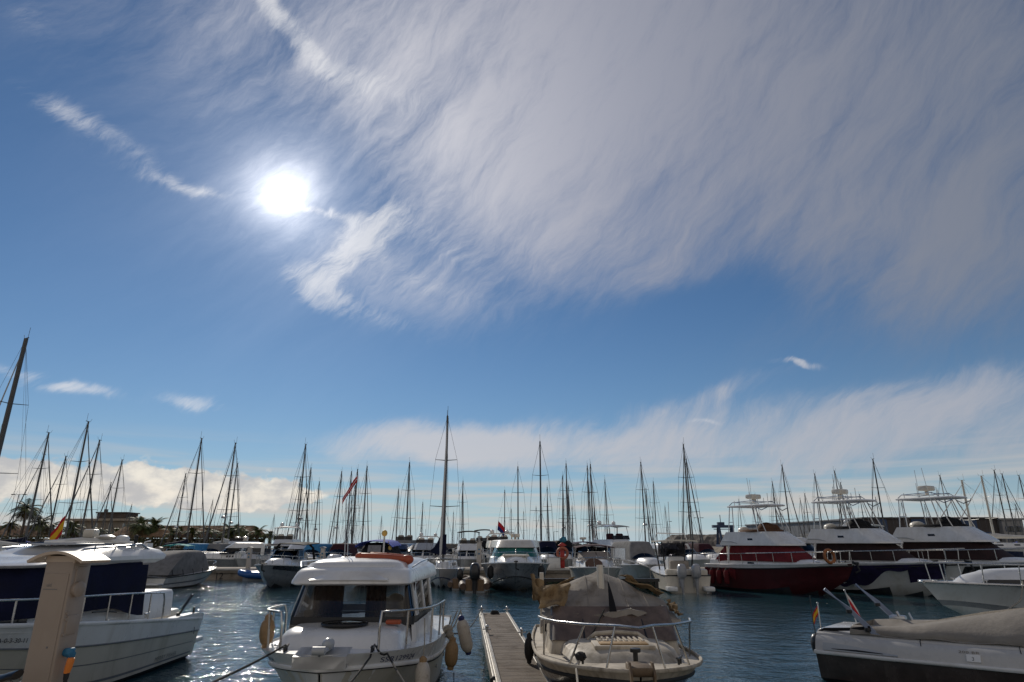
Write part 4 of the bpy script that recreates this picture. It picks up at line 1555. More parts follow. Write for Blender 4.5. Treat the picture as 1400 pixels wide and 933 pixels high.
    fender('white fender with dark blue ends, tilted, outermost of the pair on the pilothouse boat quarter', W(0.0, 1.42, 1.30), 0.56, 0.105, fender_white, letter_navy, hang=0.10, tilt=(0.22, -0.22))
    fender('brown stained fender beside the white one with dark ends on the pilothouse boat', W(0.35, 1.32, 1.0), 0.40, 0.105, fender_tan, fender_tan, hang=0.08, tilt=(-0.08, 0.05))
    fender('yellow-brown fender tied inside the left bow rail of the pilothouse boat', W(1.72, -0.98, 1.42), 0.36, 0.10, fender_tan, fender_tan, hang=0.02)
    rope('thin dark line hanging from the brown fender down into the water', [W(0.35, 1.35, 0.45), W(0.34, 1.36, 0.1), W(0.34, 1.36, -0.05)], 0.008)
    rope('dark mooring line from left bow cleat of the pilothouse boat down to the quay', [W(2.32, -0.55, 1.13), (-3.4, 5.9, 0.95)], 0.013, sag=0.05)
    rope('dark mooring line hanging straight down from the right bow cleat of the pilothouse boat', [W(2.42, 0.50, 1.13), W(2.80, 0.55, 1.06), (-1.72, 5.9, 0.92)], 0.013, sag=0.04)
    rope('dark mooring line slanting right from the right bow cleat of the pilothouse boat', [W(2.40, 0.54, 1.13), W(2.66, 0.72, 1.08), (-0.55, 5.9, 0.92)], 0.013, sag=0.05)
    rope('dark slack line from pontoon end bollard to the quarter fenders of the pilothouse boat', [(-0.88, 19.4, 0.62), W(-0.2, 1.25, 0.95)], 0.014, sag=0.20)
    w = MB()
    for p in ((-0.3, 1.25), (-0.42, 1.30)):
        w.tube([W(p[0], p[1] - 0.15, 0.85), W(p[0], p[1], 1.05), W(p[0] + 0.1, p[1] + 0.1, 1.3)], 0.010, 6)
    w.sphere(W(-0.28, 1.2, 1.0), 0.09, (1, 1, .8)); w.sphere(W(-0.2, 1.24, 0.92), 0.07)
    tag(w.build('rope_bundle', rope_w, None, smooth=60), 'pale tangle of knotted rope above the paired fenders', 'rope')
    return o


smoke_clear = glass_mat('cabin_glass', (0.80, 0.79, 0.78))
BOAT_P = pilothouse_boat()


# ---- old weathered boat under a torn tarpaulin
def old_boat():
    o = thing('old_motorboat', 'weathered cream motorboat under a torn tarpaulin, moored beside the timber pontoon', 'boat')
    heading(o, 1.50, 11.0, -90.5)
    H = Hull(5.9, 2.32, 1.0, 0.82, draft=0.4, rake=0.55, tw=0.90, full=3.9, wl=0.84, flare=0.4, zc=0.10, sag=2.0, q=0.72)
    H.build(o, gel_old, antifoul, gel_old, deck_dz=-0.03)
    H.strip('dark_topside', 0.0, 0.70, hull_dark, o, off=0.004)
    H.along('rub_rail', 0.72, 0.026, rubber, o, off=0.012)
    H.along('gunwale', 0.99, 0.024, gel_old, o, off=0.004)
    T = Cab([plan(-1.2, 2.22, 0.98, 0.78, 0.95, 0.93, 2.8), plan(-1.2, 2.08, 0.95, 0.74, 0.9, 1.03, 2.8), plan(-1.2, 2.0, 0.91, 0.69, 0.85, 1.055, 2.8)])
    T.crown('foredeck_trunk', gel_old, o, 0.05)
    # slatted hatch
    w = MB()
    w.box((1.50, 0.0, 1.095), (0.78, 0.80, 0.05), bevel=0.015)
    hk = w.build('deck_hatch', gel_old, o)
    w = MB()
    for k in range(9): w.box((1.36 + 0.0, -0.30 + k * 0.075, 1.13), (0.44, 0.035, 0.03), bevel=0.008)
    w.build('slat', mat('hatch_slat', (0.42, 0.36, 0.28), 0.6, var=0.2), hk)
    w = MB(); w.box((1.72, 0.0, 1.125), (0.20, 0.64, 0.025), bevel=0.008); w.build('hatch_board', mat('hatch_board', (0.36, 0.23, 0.10), 0.7, var=0.2), hk)
    w = MB()
    w.tube([(1.16, -0.42, 1.09), (1.12, -0.3, 1.17), (1.10, 0, 1.19), (1.12, 0.3, 1.17), (1.16, 0.42, 1.09)], 0.03, 8)
    w.build('hatch_coaming', gel_old, hk)
    # side of the cabin with windows
    C = Cab([plan(-2.2, 1.08, 1.0, 0.95, 0.25, 0.85, 4), plan(-2.2, 1.02, 0.96, 0.91, 0.22, 1.07, 4), plan(-2.1, 0.52, 0.92, 0.88, 0.20, 1.46, 4)])
    w = MB(); w.loft(C.r[:2], False, False); w.build('cabin_side', gel_old, o)
    C.panels('vinyl_screen', vinyl, o, 1, ((F0 - 0.5, F1 + 0.5),), -0.05, 1.0, 0.02, th=0.008)
    C.panels('side_window', smoke_glass, o, 1, ((2, 6), (NP - 7, NP - 3)), 0.15, 0.85, 0.0, th=0.01)
    C.panels('side_panel', gel_old, o, 1, ((0, 2), (6, F0 - 0.5), (F1 + 0.5, NP - 7), (NP - 3, NP - 1)), 0, 1, 0.0, th=0.03)
    w = MB()
    for y in (-0.45, 0.45): w.rod((1.03, y, 1.09), (0.52, y * .95, 1.46), 0.015, 6)
    w.build('screen_strut', black_pl, o)
    # wheelhouse window standing behind the tarpaulin
    w = MB()
    for a, b in (((-0.95, 1.0), (-0.95, 1.80)), ((0.95, 1.0), (0.95, 1.80))):
        w.box((-0.52, a[0], (a[1] + b[1]) / 2), (0.06, 0.06, b[1] - a[1]))
    w.box((-0.52, 0, 1.80), (0.08, 2.0, 0.05)); w.box((-0.52, 0, 1.42), (0.05, 1.86, 0.05))
    for y in (-0.3, 0.35): w.box((-0.52, y, 1.61), (0.045, 0.045, 0.34))
    fr = w.build('window_frame', black_pl, o, smooth=0)
    w = MB(); w.box((-0.52, 0, 1.61), (0.012, 1.84, 0.34)); w.build('window_pane', teal_glass, fr, smooth=0)
    w = MB(); w.box((-0.46, -1.0, 1.45), (0.07, 0.07, 0.95), bevel=0.01); w.build('white_post', gel_cream, o, smooth=0)
    w = MB(); w.rod((0.02, -0.06, 1.0), (0.0, -0.06, 2.06), 0.075, 10, 0.055); w.build('mast_stump', gel_cream, o)
    # tarpaulin: ridge over the stump, draped to the sides
    rows = []
    nu, nv = 34, 18
    for i in range(nu + 1):
        u = i / nu * 2 - 1
        row = []
        for j in range(nv + 1):
            v = j / nv
            x = lerp(0.66 - 0.10 * abs(u), -0.42, v)
            half = lerp(1.06, 0.95, v)
            y = u * half
            ridge = 1.98 - 0.42 * (abs(u + 0.06) ** 0.85) - 0.02 * math.cos(u * 9)
            front = 1.40 + 0.03 * math.sin(u * 7) - 0.10 * abs(u) ** 3
            z = lerp(front, ridge, sst(0, 1, v) ** 0.8)
            z += -0.035 * math.sin(math.pi * v) * (0.6 + 0.4 * math.cos(u * 12))
            nz = mnoise.noise(Vector((u * 2.2, v * 2.2, 1.3))) * 0.05 + mnoise.noise(Vector((u * 6, v * 5, 4.3))) * 0.022
            row.append(Vector((x + nz * 0.6, y, z + nz)))
        rows.append(row)
    w = MB(); w.sheet(rows, 0.012)
    # lower hanging edge
    rows2 = []
    for i in range(nu + 1):
        u = i / nu * 2 - 1
        p = rows[i][0]
        row = []
        for j in range(5):
            v = j / 4
            row.append(p + Vector((0.02 + 0.03 * v + 0.015 * math.sin(u * 22), 0.01 * math.sin(u * 15) * v, -0.085 * v * (1 + 0.6 * mnoise.noise(Vector((u * 5, 0, 0)))))))
        rows2.append(row)
    w.sheet(rows2, 0.012)
    # torn slit down the middle
    tp = w.build('tarpaulin', tarp, o, smooth=70)
    for iu in (6, 12, 22, 28):
        w = MB(); w.tube([rows[iu][j] + Vector((0.004, 0, 0.009)) for j in range(nv + 1)], 0.007, 5); w.build('seam', tarp, tp, smooth=60)
    for iu in (3, 9, 15, 25, 31):
        w = MB(); q = rows2[iu][3]; w.torus(q + Vector((0.012, 0, 0.01)), 0.016, 0.005, Matrix.Rotation(R(90), 3, 'Y'), 12, 5)
        w.tube([q + Vector((0.015, 0, 0)), q + Vector((0.10, 0.01, -0.10)), q + Vector((0.20, 0.02, -0.22))], 0.005, 5); w.build('eyelet_lashing', rope_m, tp)
    w = MB()
    w.sheet([[Vector((0.60 - 0.42 * v + 0.05, 0.03 + du * (0.05 * (1 - v) + 0.006), 1.415 + 0.40 * v ** 0.8)) for v in (0, .25, .5, .75, 1)] for du in (-1, -0.3, 0.4, 1)], 0.01)
    w.build('tear', black_cloth, tp, smooth=60)
    # stiff yellowed flaps at the corners
    def flap(pts, nm='torn_flap', seed=0):
        a, b, c, d = [Vector(p) for p in pts]
        rows = []
        for i in range(11):
            u = i / 10
            row = []
            for j in range(11):
                v = j / 10
                p = lerp(lerp(a, b, u), lerp(d, c, u), v)
                k = mnoise.noise(Vector((u * 2.6 + seed, v * 2.6, seed))) * 0.13 + 0.03 * math.sin(u * 9 + v * 4)
                row.append(p + Vector((k, k * 0.4, k * 0.5)))
            rows.append(row)
        w = MB(); w.sheet(rows, 0.014)
        return w.build(nm, tarp_yel, tp, smooth=60)
    flap(((0.10, -0.98, 1.82), (0.02, -1.20, 1.92), (0.05, -1.16, 1.58), (0.22, -0.98, 1.50)), seed=1)
    flap(((0.30, -0.60, 1.80), (0.20, -1.00, 1.74), (0.46, -1.08, 1.45), (0.54, -0.66, 1.50)), seed=2)
    flap(((0.22, 0.94, 1.54), (0.18, 1.04, 1.48), (0.46, 1.10, 1.34), (0.52, 1.0, 1.40)), seed=3)
    flap(((-0.30, -0.95, 1.66), (-0.26, -0.45, 1.86), (-0.16, -0.50, 1.85), (-0.14, -0.98, 1.64)), seed=5)
    flap(((-0.30, 0.30, 1.88), (-0.30, 0.92, 1.62), (-0.16, 0.96, 1.60), (-0.16, 0.40, 1.84)), seed=6)
    w = MB()
    w.tube([(0.62, -0.1, 1.44), (0.85, -0.22, 1.30), (0.95, -0.3, 1.18), (1.3, -0.5, 1.02), (2.0, -0.72, 1.0)], 0.012, 6)
    w.build('lashing', rope_m, tp)
    # bow rail
    w = MB()
    top = [H.top(0.60, -1, 0.06, 0.46), H.top(0.70, -1, 0.08, 0.47), H.top(0.80, -1, 0.10, 0.47), H.top(0.90, -1, 0.16, 0.46), H.top(0.965, -1, 0.16, 0.46), Vector((2.98, 0, 1.46)), H.top(0.965, 1, 0.16, 0.46), H.top(0.90, 1, 0.16, 0.46), H.top(0.80, 1, 0.10, 0.47), H.top(0.70, 1, 0.08, 0.47)]
    w.tube(top, 0.016, 8)
    for (t, s), q in (((0.66, -1), top[1]), ((0.86, -1), top[3]), ((0.86, 1), top[7]), ((0.68, 1), top[9]), ((0.955, -1), top[4]), ((0.955, 1), top[6])):
        w.rod(H.top(t, s, 0.10, -0.02), q, 0.013, 6)
    w.build('bow_rail', steel, o, smooth=60)
    w = MB()
    w.box((2.86, 0, 1.02), (0.42, 0.26, 0.08), bevel=0.02)
    for s in (-1, 1): w.loft([[Vector((2.95 + x, s * 0.13 + dy, z)) for dy in (-0.012, 0.012) for _ in (0,)] + [Vector((2.95 + x + 0.10, s * 0.13 - dy, z)) for dy in (-0.012, 0.012)] for x, z in ((-0.05, 1.10), (0.06, 1.0), (0.08, 0.80))])
    w.rod((3.02, -0.12, 1.0), (3.02, 0.12, 1.0), 0.045, 12)
    w.build('anchor_roller', mat('roller_bracket', (0.17, 0.12, 0.075), 0.6, metal=0.3, var=0.3, dirt=((0.06, 0.04, 0.02), 0.7, 8)), o)
    w = MB(); w.rod((2.52, 0.02, 0.97), (2.52, 0.02, 1.14), 0.03, 8); w.lathe([(0.02, 0), (0.065, 0.01), (0.065, 0.05), (0.02, 0.06)], (2.52, 0.02, 1.13), 12); w.build('mooring_bitt', black_pl, o)
    w = MB(); cleat(w, (2.25, -0.62, 0.98), ang=0.5); cleat(w, (2.3, 0.6, 0.98), ang=-0.5); w.build('deck_cleat', black_pl, o)
    w = MB(); w.sphere((2.25, -0.62, 1.05), 0.07, (1.4, 1, .8)); w.tube([(2.2, -.66, 1.04), (2.3, -.58, 1.09), (2.34, -.66, 1.02)], 0.014, 6); w.build('rope_coil', rope_m, o)
    w = MB(); w.rod((0.1, 0.06, 1.3), (0.1, 0.06, 2.35), 0.005, 5); w.build('whip_antenna', steel, o)
    W = lambda x, y, z: tuple(to_world(o, (x, y, z)))
    rope('pale mooring line hanging from the left bow cleat of the weathered boat', [W(2.3, -0.64, 1.06), W(2.5, -0.70, 0.95), (0.60, 5.95, 0.9)], 0.014, rope_w, sag=0.05)
    fender('dark fender wedged between the weathered boat and the timber pontoon', W(-0.6, -1.22, 0.98), 0.38, 0.08, rubber, rubber, hang=0.06)
    return o


BOAT_O = old_boat()
fender('black fender hanging on the left side of the timber pontoon', (-0.27, 10.35, 0.52), 0.42, 0.10, rubber, rubber, hang=0.03, group='fenders hung from the pontoon')


# ---- cabin cruiser with navy side covers at the left
def navy_cruiser():
    o = thing('cabin_cruiser', 'white cabin cruiser with navy blue window covers behind the tan pedestal', 'boat')
    heading(o, -8.25, 11.55, -90)
    H = Hull(7.8, 2.75, 1.50, 0.80, draft=0.5, rake=0.7, tw=0.94, full=3.2, wl=0.90, flare=0.35, zc=0.08, sag=1.1, q=0.8)
    H.build(o, hull_green, antifoul, gel, deck_dz=-0.10)
    H.strip('white_sheer_band', 0.66, 1.0, gel, o, off=0.010)
    H.along('style_groove', 0.66, 0.016, letter_grey, o, off=0.008, transom=False)
    H.along('gunwale', 1.0, 0.035, gel, o, off=0.0)
    H.strip('lower_stripe', 0.06, 0.10, letter_grey, o, t0=0.02, t1=0.55, off=0.006)
    H.strip('styling_line', 0.36, 0.375, letter_grey, o, t0=0.02, t1=0.8, off=0.006)
    # stern quarter rising moulding
    w = MB()
    for s in (-1, 1):
        w.loft([[H.top(t, s, ins, dz) for ins, dz in ((-0.01, -0.04), (-0.01, d2), (0.20, d2), (0.20, -0.04))] for t, d2 in ((0.0, 0.10), (0.04, 0.12), (0.10, 0.09), (0.18, 0.03), (0.24, -0.02))])
    w.build('quarter_coaming', gel, o, smooth=50)
    w = MB(); w.box((-4.15, 0, 0.32), (0.55, 2.3, 0.10), bevel=0.03); w.build('bathing_platform', gel, o)
    T = Cab([plan(-3.0, 3.0, 1.02, 0.80, 1.6, 0.95, 2.4), plan(-3.0, 2.8, 1.00, 0.75, 1.5, 1.40, 2.4), plan(-3.0, 2.6, 0.96, 0.70, 1.4, 1.46, 2.4)])
    T.crown('deckhouse', gel, o, 0.04)
    w = MB()
    for s in (-1, 1):
        w.sheet([[Vector((x, s * (y + 0.012), z)) for z in (za, zb)] for x, y, za, zb in ((1.2, 0.94, 1.18, 1.32), (1.8, 0.885, 1.17, 1.34), (2.3, 0.83, 1.18, 1.34))], 0.02)
    w.build('side_portlight', darkwin, o)
    C = Cab([plan(-1.72, 1.9, 1.08, 0.88, 0.9, 1.30, 2.8), plan(-1.55, 1.10, 1.04, 0.80, 0.7, 2.05, 2.8)])
    C.solid('window_cover', navy_cloth, o)
    w = MB()
    for s in (-1, 1):
        rows = []
        for i in range(13):
            u = i / 12
            rows.append([Vector((lerp(-1.70, 0.4, u) + 0.01 * math.sin(v * 5), s * (lerp(1.115, 1.02, u) - 0.045 * v + 0.012 * math.sin(u * 18)), lerp(lerp(1.08, 1.30, sst(0, .55, u)), 2.0, v))) for v in (0, .25, .5, .75, 1)])
        w.sheet(rows, 0.012)
    w.build('side_curtain', navy_cloth, o, smooth=60)
    RR = Cab([plan(-2.05, 1.35, 1.02, 0.84, 0.75, 2.03, 2.8), plan(-2.22, 1.42, 1.10, 0.90, 0.80, 2.10, 2.8), plan(-2.28, 1.38, 1.10, 0.89, 0.8, 2.17, 2.8), plan(-2.15, 1.0, 1.02, 0.78, 0.7, 2.27, 2.8), plan(-1.9, 0.6, 0.88, 0.66, 0.6, 2.33, 2.8)])
    for ring_ in RR.r:
        for p_ in ring_: p_.z -= max(0, p_.z - 2.06) * 0.75 * sst(-0.9, 1.2, p_.x)
    rf = RR.crown('roof', gel, o, 0.035)
    w = MB(); w.box((-0.75, 0.05, 2.385), (1.1, 1.0, 0.03), bevel=0.012); hk = w.build('roof_hatch', gel_grey, o)
    w = MB(); w.box((-0.75, 0.05, 2.395), (0.9, 0.8, 0.03), bevel=0.01); w.build('pane', darkwin, hk)
    w = MB()
    for s in (-1, 1):
        w.tube([(0.2, s * 0.80, 2.18), (0.0, s * 0.84, 2.30), (-1.6, s * 0.92, 2.38), (-1.85, s * 0.95, 2.28)], 0.02, 8)
        for x in (-0.3, -0.9): w.rod((x, s * 0.84, 2.20), (x, s * 0.84, 2.36), 0.015, 6)
    w.build('roof_rail', steel, o)
    w = MB()
    w.tube([(-1.55, -0.95, 2.22), (-1.35, -0.8, 2.42), (-1.3, 0, 2.48), (-1.35, 0.8, 2.42), (-1.55, 0.95, 2.22)], 0.035, 8)
    w.tube([(-1.95, -0.98, 2.20), (-1.60, -0.8, 2.40), (-1.55, 0, 2.45), (-1.60, 0.8, 2.40), (-1.95, 0.98, 2.20)], 0.03, 8)
    w.build('roof_arch', gel, o)
    w = MB(); w.box((-1.35, 0.05, 2.58), (0.2, 0.22, 0.16), bevel=0.035); w.rod((-1.35, 0.05, 2.46), (-1.35, 0.05, 2.52), 0.05); w.build('radar', gel_cream, o)
    w = MB(); w.lathe([(0.02, 0), (0.12, 0.0), (0.13, 0.06), (0.10, 0.11), (0.02, 0.13)], (-1.45, 0.62, 2.42), 16); w.build('satellite_dome', gel, o)
    w = MB(); w.lathe([(0.02, 0), (0.14, 0.01), (0.16, 0.05), (0.10, 0.08), (0.02, 0.09)], (-1.35, 0.36, 2.47), 16); w.build('gps_dome', gel_cream, o)
    w = MB(); w.rod((-1.6, 0.80, 2.38), (-1.6, 0.80, 2.5), 0.03, 8); w.sphere((-1.6, 0.80, 2.52), 0.04); w.build('horn', rubber, o)
    w = MB(); w.loft([[Vector((-2.10 + dx, 0.80 + dy, z)) for dx, dy in ((-.1, -.03), (.1, -.03), (.1, .03), (-.1, .03))] for z in (2.20, 2.40)]); w.tube([(-2.0, 0.72, 2.2), (-1.98, 0.78, 2.42), (-2.0, 0.88, 2.45)], 0.014, 6); w.build('speaker_box', gel, o, smooth=0)
    H.railing(o, steel, 0.24, 0.93, 0.42, inset=0.09, nst=8, r=0.018, hfun=lambda t: lerp(0.50, 0.30, sst(0.24, 0.9, t)))
    # cockpit seat and cushions by the stern
    w = MB(); w.box((-3.5, 0, 0.80), (0.5, 1.7, 0.45), bevel=0.06); w.build('stern_seat', gel_cream, o)
    w = MB(); w.box((-2.5, 0.45, 0.85), (0.5, 0.6, 0.42), bevel=0.1); w.build('cockpit_locker', gel, o)
    w = MB(); w.rod((-2.95, 1.20, 0.95), (-3.35, 1.25, 1.32), 0.03, 8); w.rod((-2.95, 1.20, 0.85), (-2.95, 1.20, 1.0), 0.04, 8); w.build('rod_holder', black_pl, o)
    w = MB(); w.rod((-3.55, 1.24, 0.85), (-3.55, 1.24, 1.06), 0.025, 8); w.build('stern_light', black_pl, o)
    w = MB(); cleat(w, (-1.55, 1.28, 1.06), ang=0.1); cleat(w, (2.3, 0.9, 1.4)); w.build('deck_cleat', steel, o)
    w = MB(); w.tube([(-0.9, 1.07, 1.21), (-0.6, 1.07, 1.25), (-0.2, 1.06, 1.27)], 0.012, 6); w.build('grab_handle', black_pl, o)
    lettering('registration', '7-BA-0-3-30-11', 0.095, lambda u, q: H.P(0.765 - u / H.L, 0.75 + q * 1.0, 1, 0.022), letter_black, o, 1.0)
    lettering('model_name', 'MERRY FISHER', 0.12, lambda u, q: H.P(0.235 - u / H.L, 0.12 + q * 1.15, 1, 0.006), letter_grey, o, 1.25)
    w = MB(); w.tube([(-3.30, 1.366, 0.60), (-3.42, 1.366, 0.60), (-3.56, 1.366, 0.60)], 0.008, 5); w.rod((-3.42, 1.366, 0.53), (-3.42, 1.366, 0.67), 0.008, 5); w.build('emblem', letter_grey, o)
    return o


BOAT_N = navy_cruiser()


# ---- covered bowrider at the lower right
def bowrider():
    o = thing('bowrider', 'grey and dark hulled bowrider under a taupe canvas cover at the lower right', 'boat')
    heading(o, 8.75, 11.40, -43)
    H = Hull(6.6, 2.3, 0.62, 0.50, draft=0.4, rake=0.9, tw=0.95, full=2.6, wl=0.90, flare=0.5, zc=0.06, sag=1.5, q=0.8)
    H.build(o, mat('hull_umber', (0.075, 0.058, 0.052), 0.22, var=0.25, scale=3, coat=0.2, dirt=((0.13, 0.11, 0.095), 0.6, 3.5), streak=True), antifoul, gel_grey, deck_dz=0.0, deck_inset=0.06)
    H.along('rub_rail', 1.0, 0.035, gel, o, off=0.004)
    up = MB()
    up.loft([H.ring(0.0, 0.01), H.ring(0.01, 0.05), H.ring(0.05, 0.16), H.ring(0.11, 0.25), H.ring(0.16, 0.275), H.ring(0.17, 0.30), H.ring(0.28, 0.35), H.ring(0.34, 0.36)], True, True)
    up.build('upper_moulding', mat('silver_gelcoat', (0.50, 0.49, 0.47), 0.25, coat=0.3, var=0.05), o, smooth=30)
    # sculpted vent on the quarter
    for s in (-1, 1):
        w = MB()
        rows = []
        for i in range(11):
            u = i / 10
            row = []
            for j in range(4):
                v = j / 3
                t = lerp(0.025, 0.22, u)
                hgt = 0.13 * math.sin(math.pi * min(1, u * 0.5 + 0.35)) * (1 - u * 0.65)
                q = H.top(t, s, lerp(0.012, 0.055, v) - 0.018, lerp(0.045, 0.05 + hgt, v))
                row.append(q)
            rows.append(row)
        w.sheet(rows, 0.014)
        vt = w.build('quarter_scoop', gel_grey, o, smooth=50)
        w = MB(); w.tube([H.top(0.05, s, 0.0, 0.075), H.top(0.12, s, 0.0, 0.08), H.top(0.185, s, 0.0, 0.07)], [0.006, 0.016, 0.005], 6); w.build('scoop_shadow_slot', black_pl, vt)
    # canvas cover
    rr = random.Random(4)
    rings = []
    n = 28
    prof = ((0.21, 0.33, 0), (0.20, 0.39, 0.06), (0.30, 0.50, 0.25), (0.46, 0.66, 0.5), (0.66, 0.78, 0.75), (0.88, 0.84, 0.95))
    for ins, dz, k in prof:
        ring = []
        base = H.ring(ins, dz, 0.10, 0.93, n)
        for p in base:
            tt = (p.x + H.L / 2) / H.L
            hump = sst(0.10, 0.52, tt) * (1 - 0.55 * sst(0.62, 0.98, tt))
            f = lerp(1.0, hump, min(1, k * 1.25)) if k > 0 else 1
            z = H.sheer(tt) + 0.33 + (dz - 0.33) * f
            nz = mnoise.noise(Vector((p.x * 2.2, p.y * 2.2, k * 2))) * 0.05 * min(1, k + 0.25) + mnoise.noise(Vector((p.x * 7, p.y * 3, k * 6))) * 0.014
            drop = 0.0
            ring.append(Vector((p.x, p.y * (1 - 0.03 * math.sin(p.x * 5)), z + nz)))
        rings.append(ring)
    w = MB(); w.loft(rings, False, True)
    cv = w.build('canvas_cover', taupe_cloth, o, smooth=70)
    w = MB()
    ring = H.ring(0.195, 0.33, 0.10, 0.93, n)
    w.tube([p + Vector((0, 0, 0.02 * math.sin(i * 1.7))) for i, p in enumerate(ring)], 0.014, 6, closed=True)
    w.build('hem', taupe_cloth, cv, smooth=60)
    w = MB()
    for k in (4, 9, 14, 19, 24):
        p = ring[k]; w.tube([p, p + Vector((0, -0.06, -0.03)), p + Vector((0.01, -0.10, -0.10))], 0.006, 5)
    w.build('tie', rope_m, cv)
    # folded awning poles standing aft
    for s in (-1, 1):
        w = MB()
        b = H.top(0.16, s, 0.20, 0.34)
        for k in range(4):
            e = b + Vector((-0.62 - 0.035 * k, s * (0.02 * k), 0.66 + 0.02 * k))
            m_ = lerp(b, e, 0.55) + Vector((0.02 * k, 0.012 * k, 0.012 * k))
            w.tube([b + Vector((0.03 * k, 0.012 * k, 0)), m_, e], 0.014, 6)
        w.tube([b + Vector((-0.62, 0, 0.66)), b + Vector((-0.70, s * .03, 0.74)), b + Vector((-0.72, s * .05, 0.70))], 0.016, 6)
        aw = w.build('awning_pole', mat('awning_tube', (0.24, 0.28, 0.36), 0.35, metal=0.7), o)
        w = MB()
        for q in (0.12, 0.55): w.lathe([(0.05, -0.03), (0.055, 0), (0.05, 0.03)], lerp(b, b + Vector((-0.62, 0, 0.66)), q), 10)
        w.build('strap', black_pl, aw)
    w = MB(); w.tube([H.top(0.0, -1, 0.25, 0.3), H.top(0.02, -1, 0.28, 0.36), H.top(0.10, -1, 0.25, 0.40), H.top(0.155, -1, 0.22, 0.46)], 0.03, 6); w.build('cover_end', black_cloth, o)
    w = MB(); w.tube([H.top(0.0, -1, 0.15, 0.2), H.top(0.0, -1, 0.19, 0.42) + Vector((-0.04, 0, 0.05)), H.top(0.0, -1, 0.22, 0.95) + Vector((-0.05, 0, 0))], 0.009, 6); w.build('whip_antenna', black_pl, o)
    w = MB(); p = H.top(0.62, 1, 0.4, 0.40); w.rod(p, p + Vector((0, 0, 1.15)), 0.011, 6); w.sphere(p + Vector((0, 0, 0.04)), 0.05); w.build('mast_light_staff', black_pl, o)
    w = MB(); w.box((-2.3, 0.8, 0.98), (0.3, 0.16, 0.14), bevel=0.04); w.rod((-2.2, .75, 0.85), (-2.3, .75, 1.12), 0.03); w.rod((-2.0, .75, 0.85), (-2.1, .8, 1.1), 0.02); w.build('stern_hardware', steel, o)
    # badge and name on the side towards the quay
    def side(u, q, t0, dz0):
        t = t0 + u / H.L
        k = dz0 + q
        ins = lerp(0.05, 0.11, (k - 0.16) / 0.09) if k > 0.16 else lerp(0.01, 0.05, max(0, (k - 0.05) / 0.11))
        p = H.top(t, -1, ins - 0.006, k)
        return p
    lettering('hull_name', '200 BR', 0.085, lambda u, q: side(u, q * 0.55, 0.350, 0.185) + Vector((0, -0.010, 0)), letter_tan, o, 1.1)
    w = MB()
    w.sheet([[side(u, q, 0.365, 0.07) + Vector((0, -0.006, 0)) for q in (0, 0.05, 0.10)] for u in (0, 0.06, 0.12, 0.18)], 0.02)
    bd = w.build('registration_plate', gel, o)
    lettering('number', '3', 0.075, lambda u, q: side(0.065 + u, q + 0.02, 0.365, 0.07) + Vector((0, -0.020, 0)), letter_grey, bd)
    outboard(o, -3.55, 0.0, 0.30, 0.7, outboard_dark)
    W = lambda x, y, z: tuple(to_world(o, (x, y, z)))
    p = H.top(0.005, -1, 0.35, 0.22)
    flag('ensign', 'small red and yellow flag on the left stern corner of the bowrider', W(*p), W(p.x - 0.02, p.y + 0.06, p.z + 0.58), 0.24, 0.16, *SPAIN, droop=0.85, dirx=(-1, -0.2), group='flags on the near boats')
    p = H.top(0.05, 1, 0.45, 0.25)
    flag('ensign', 'drooping red and white flag near the right-hand awning poles of the bowrider', W(*p), W(p.x - 0.15, p.y - 0.05, p.z + 0.72), 0.34, 0.26, [flag_white, flag_red], (0.4, 0.6), droop=1.0, dirx=(1, -0.3), group='flags on the near boats', seed=2)
    return o


BOAT_B = bowrider()


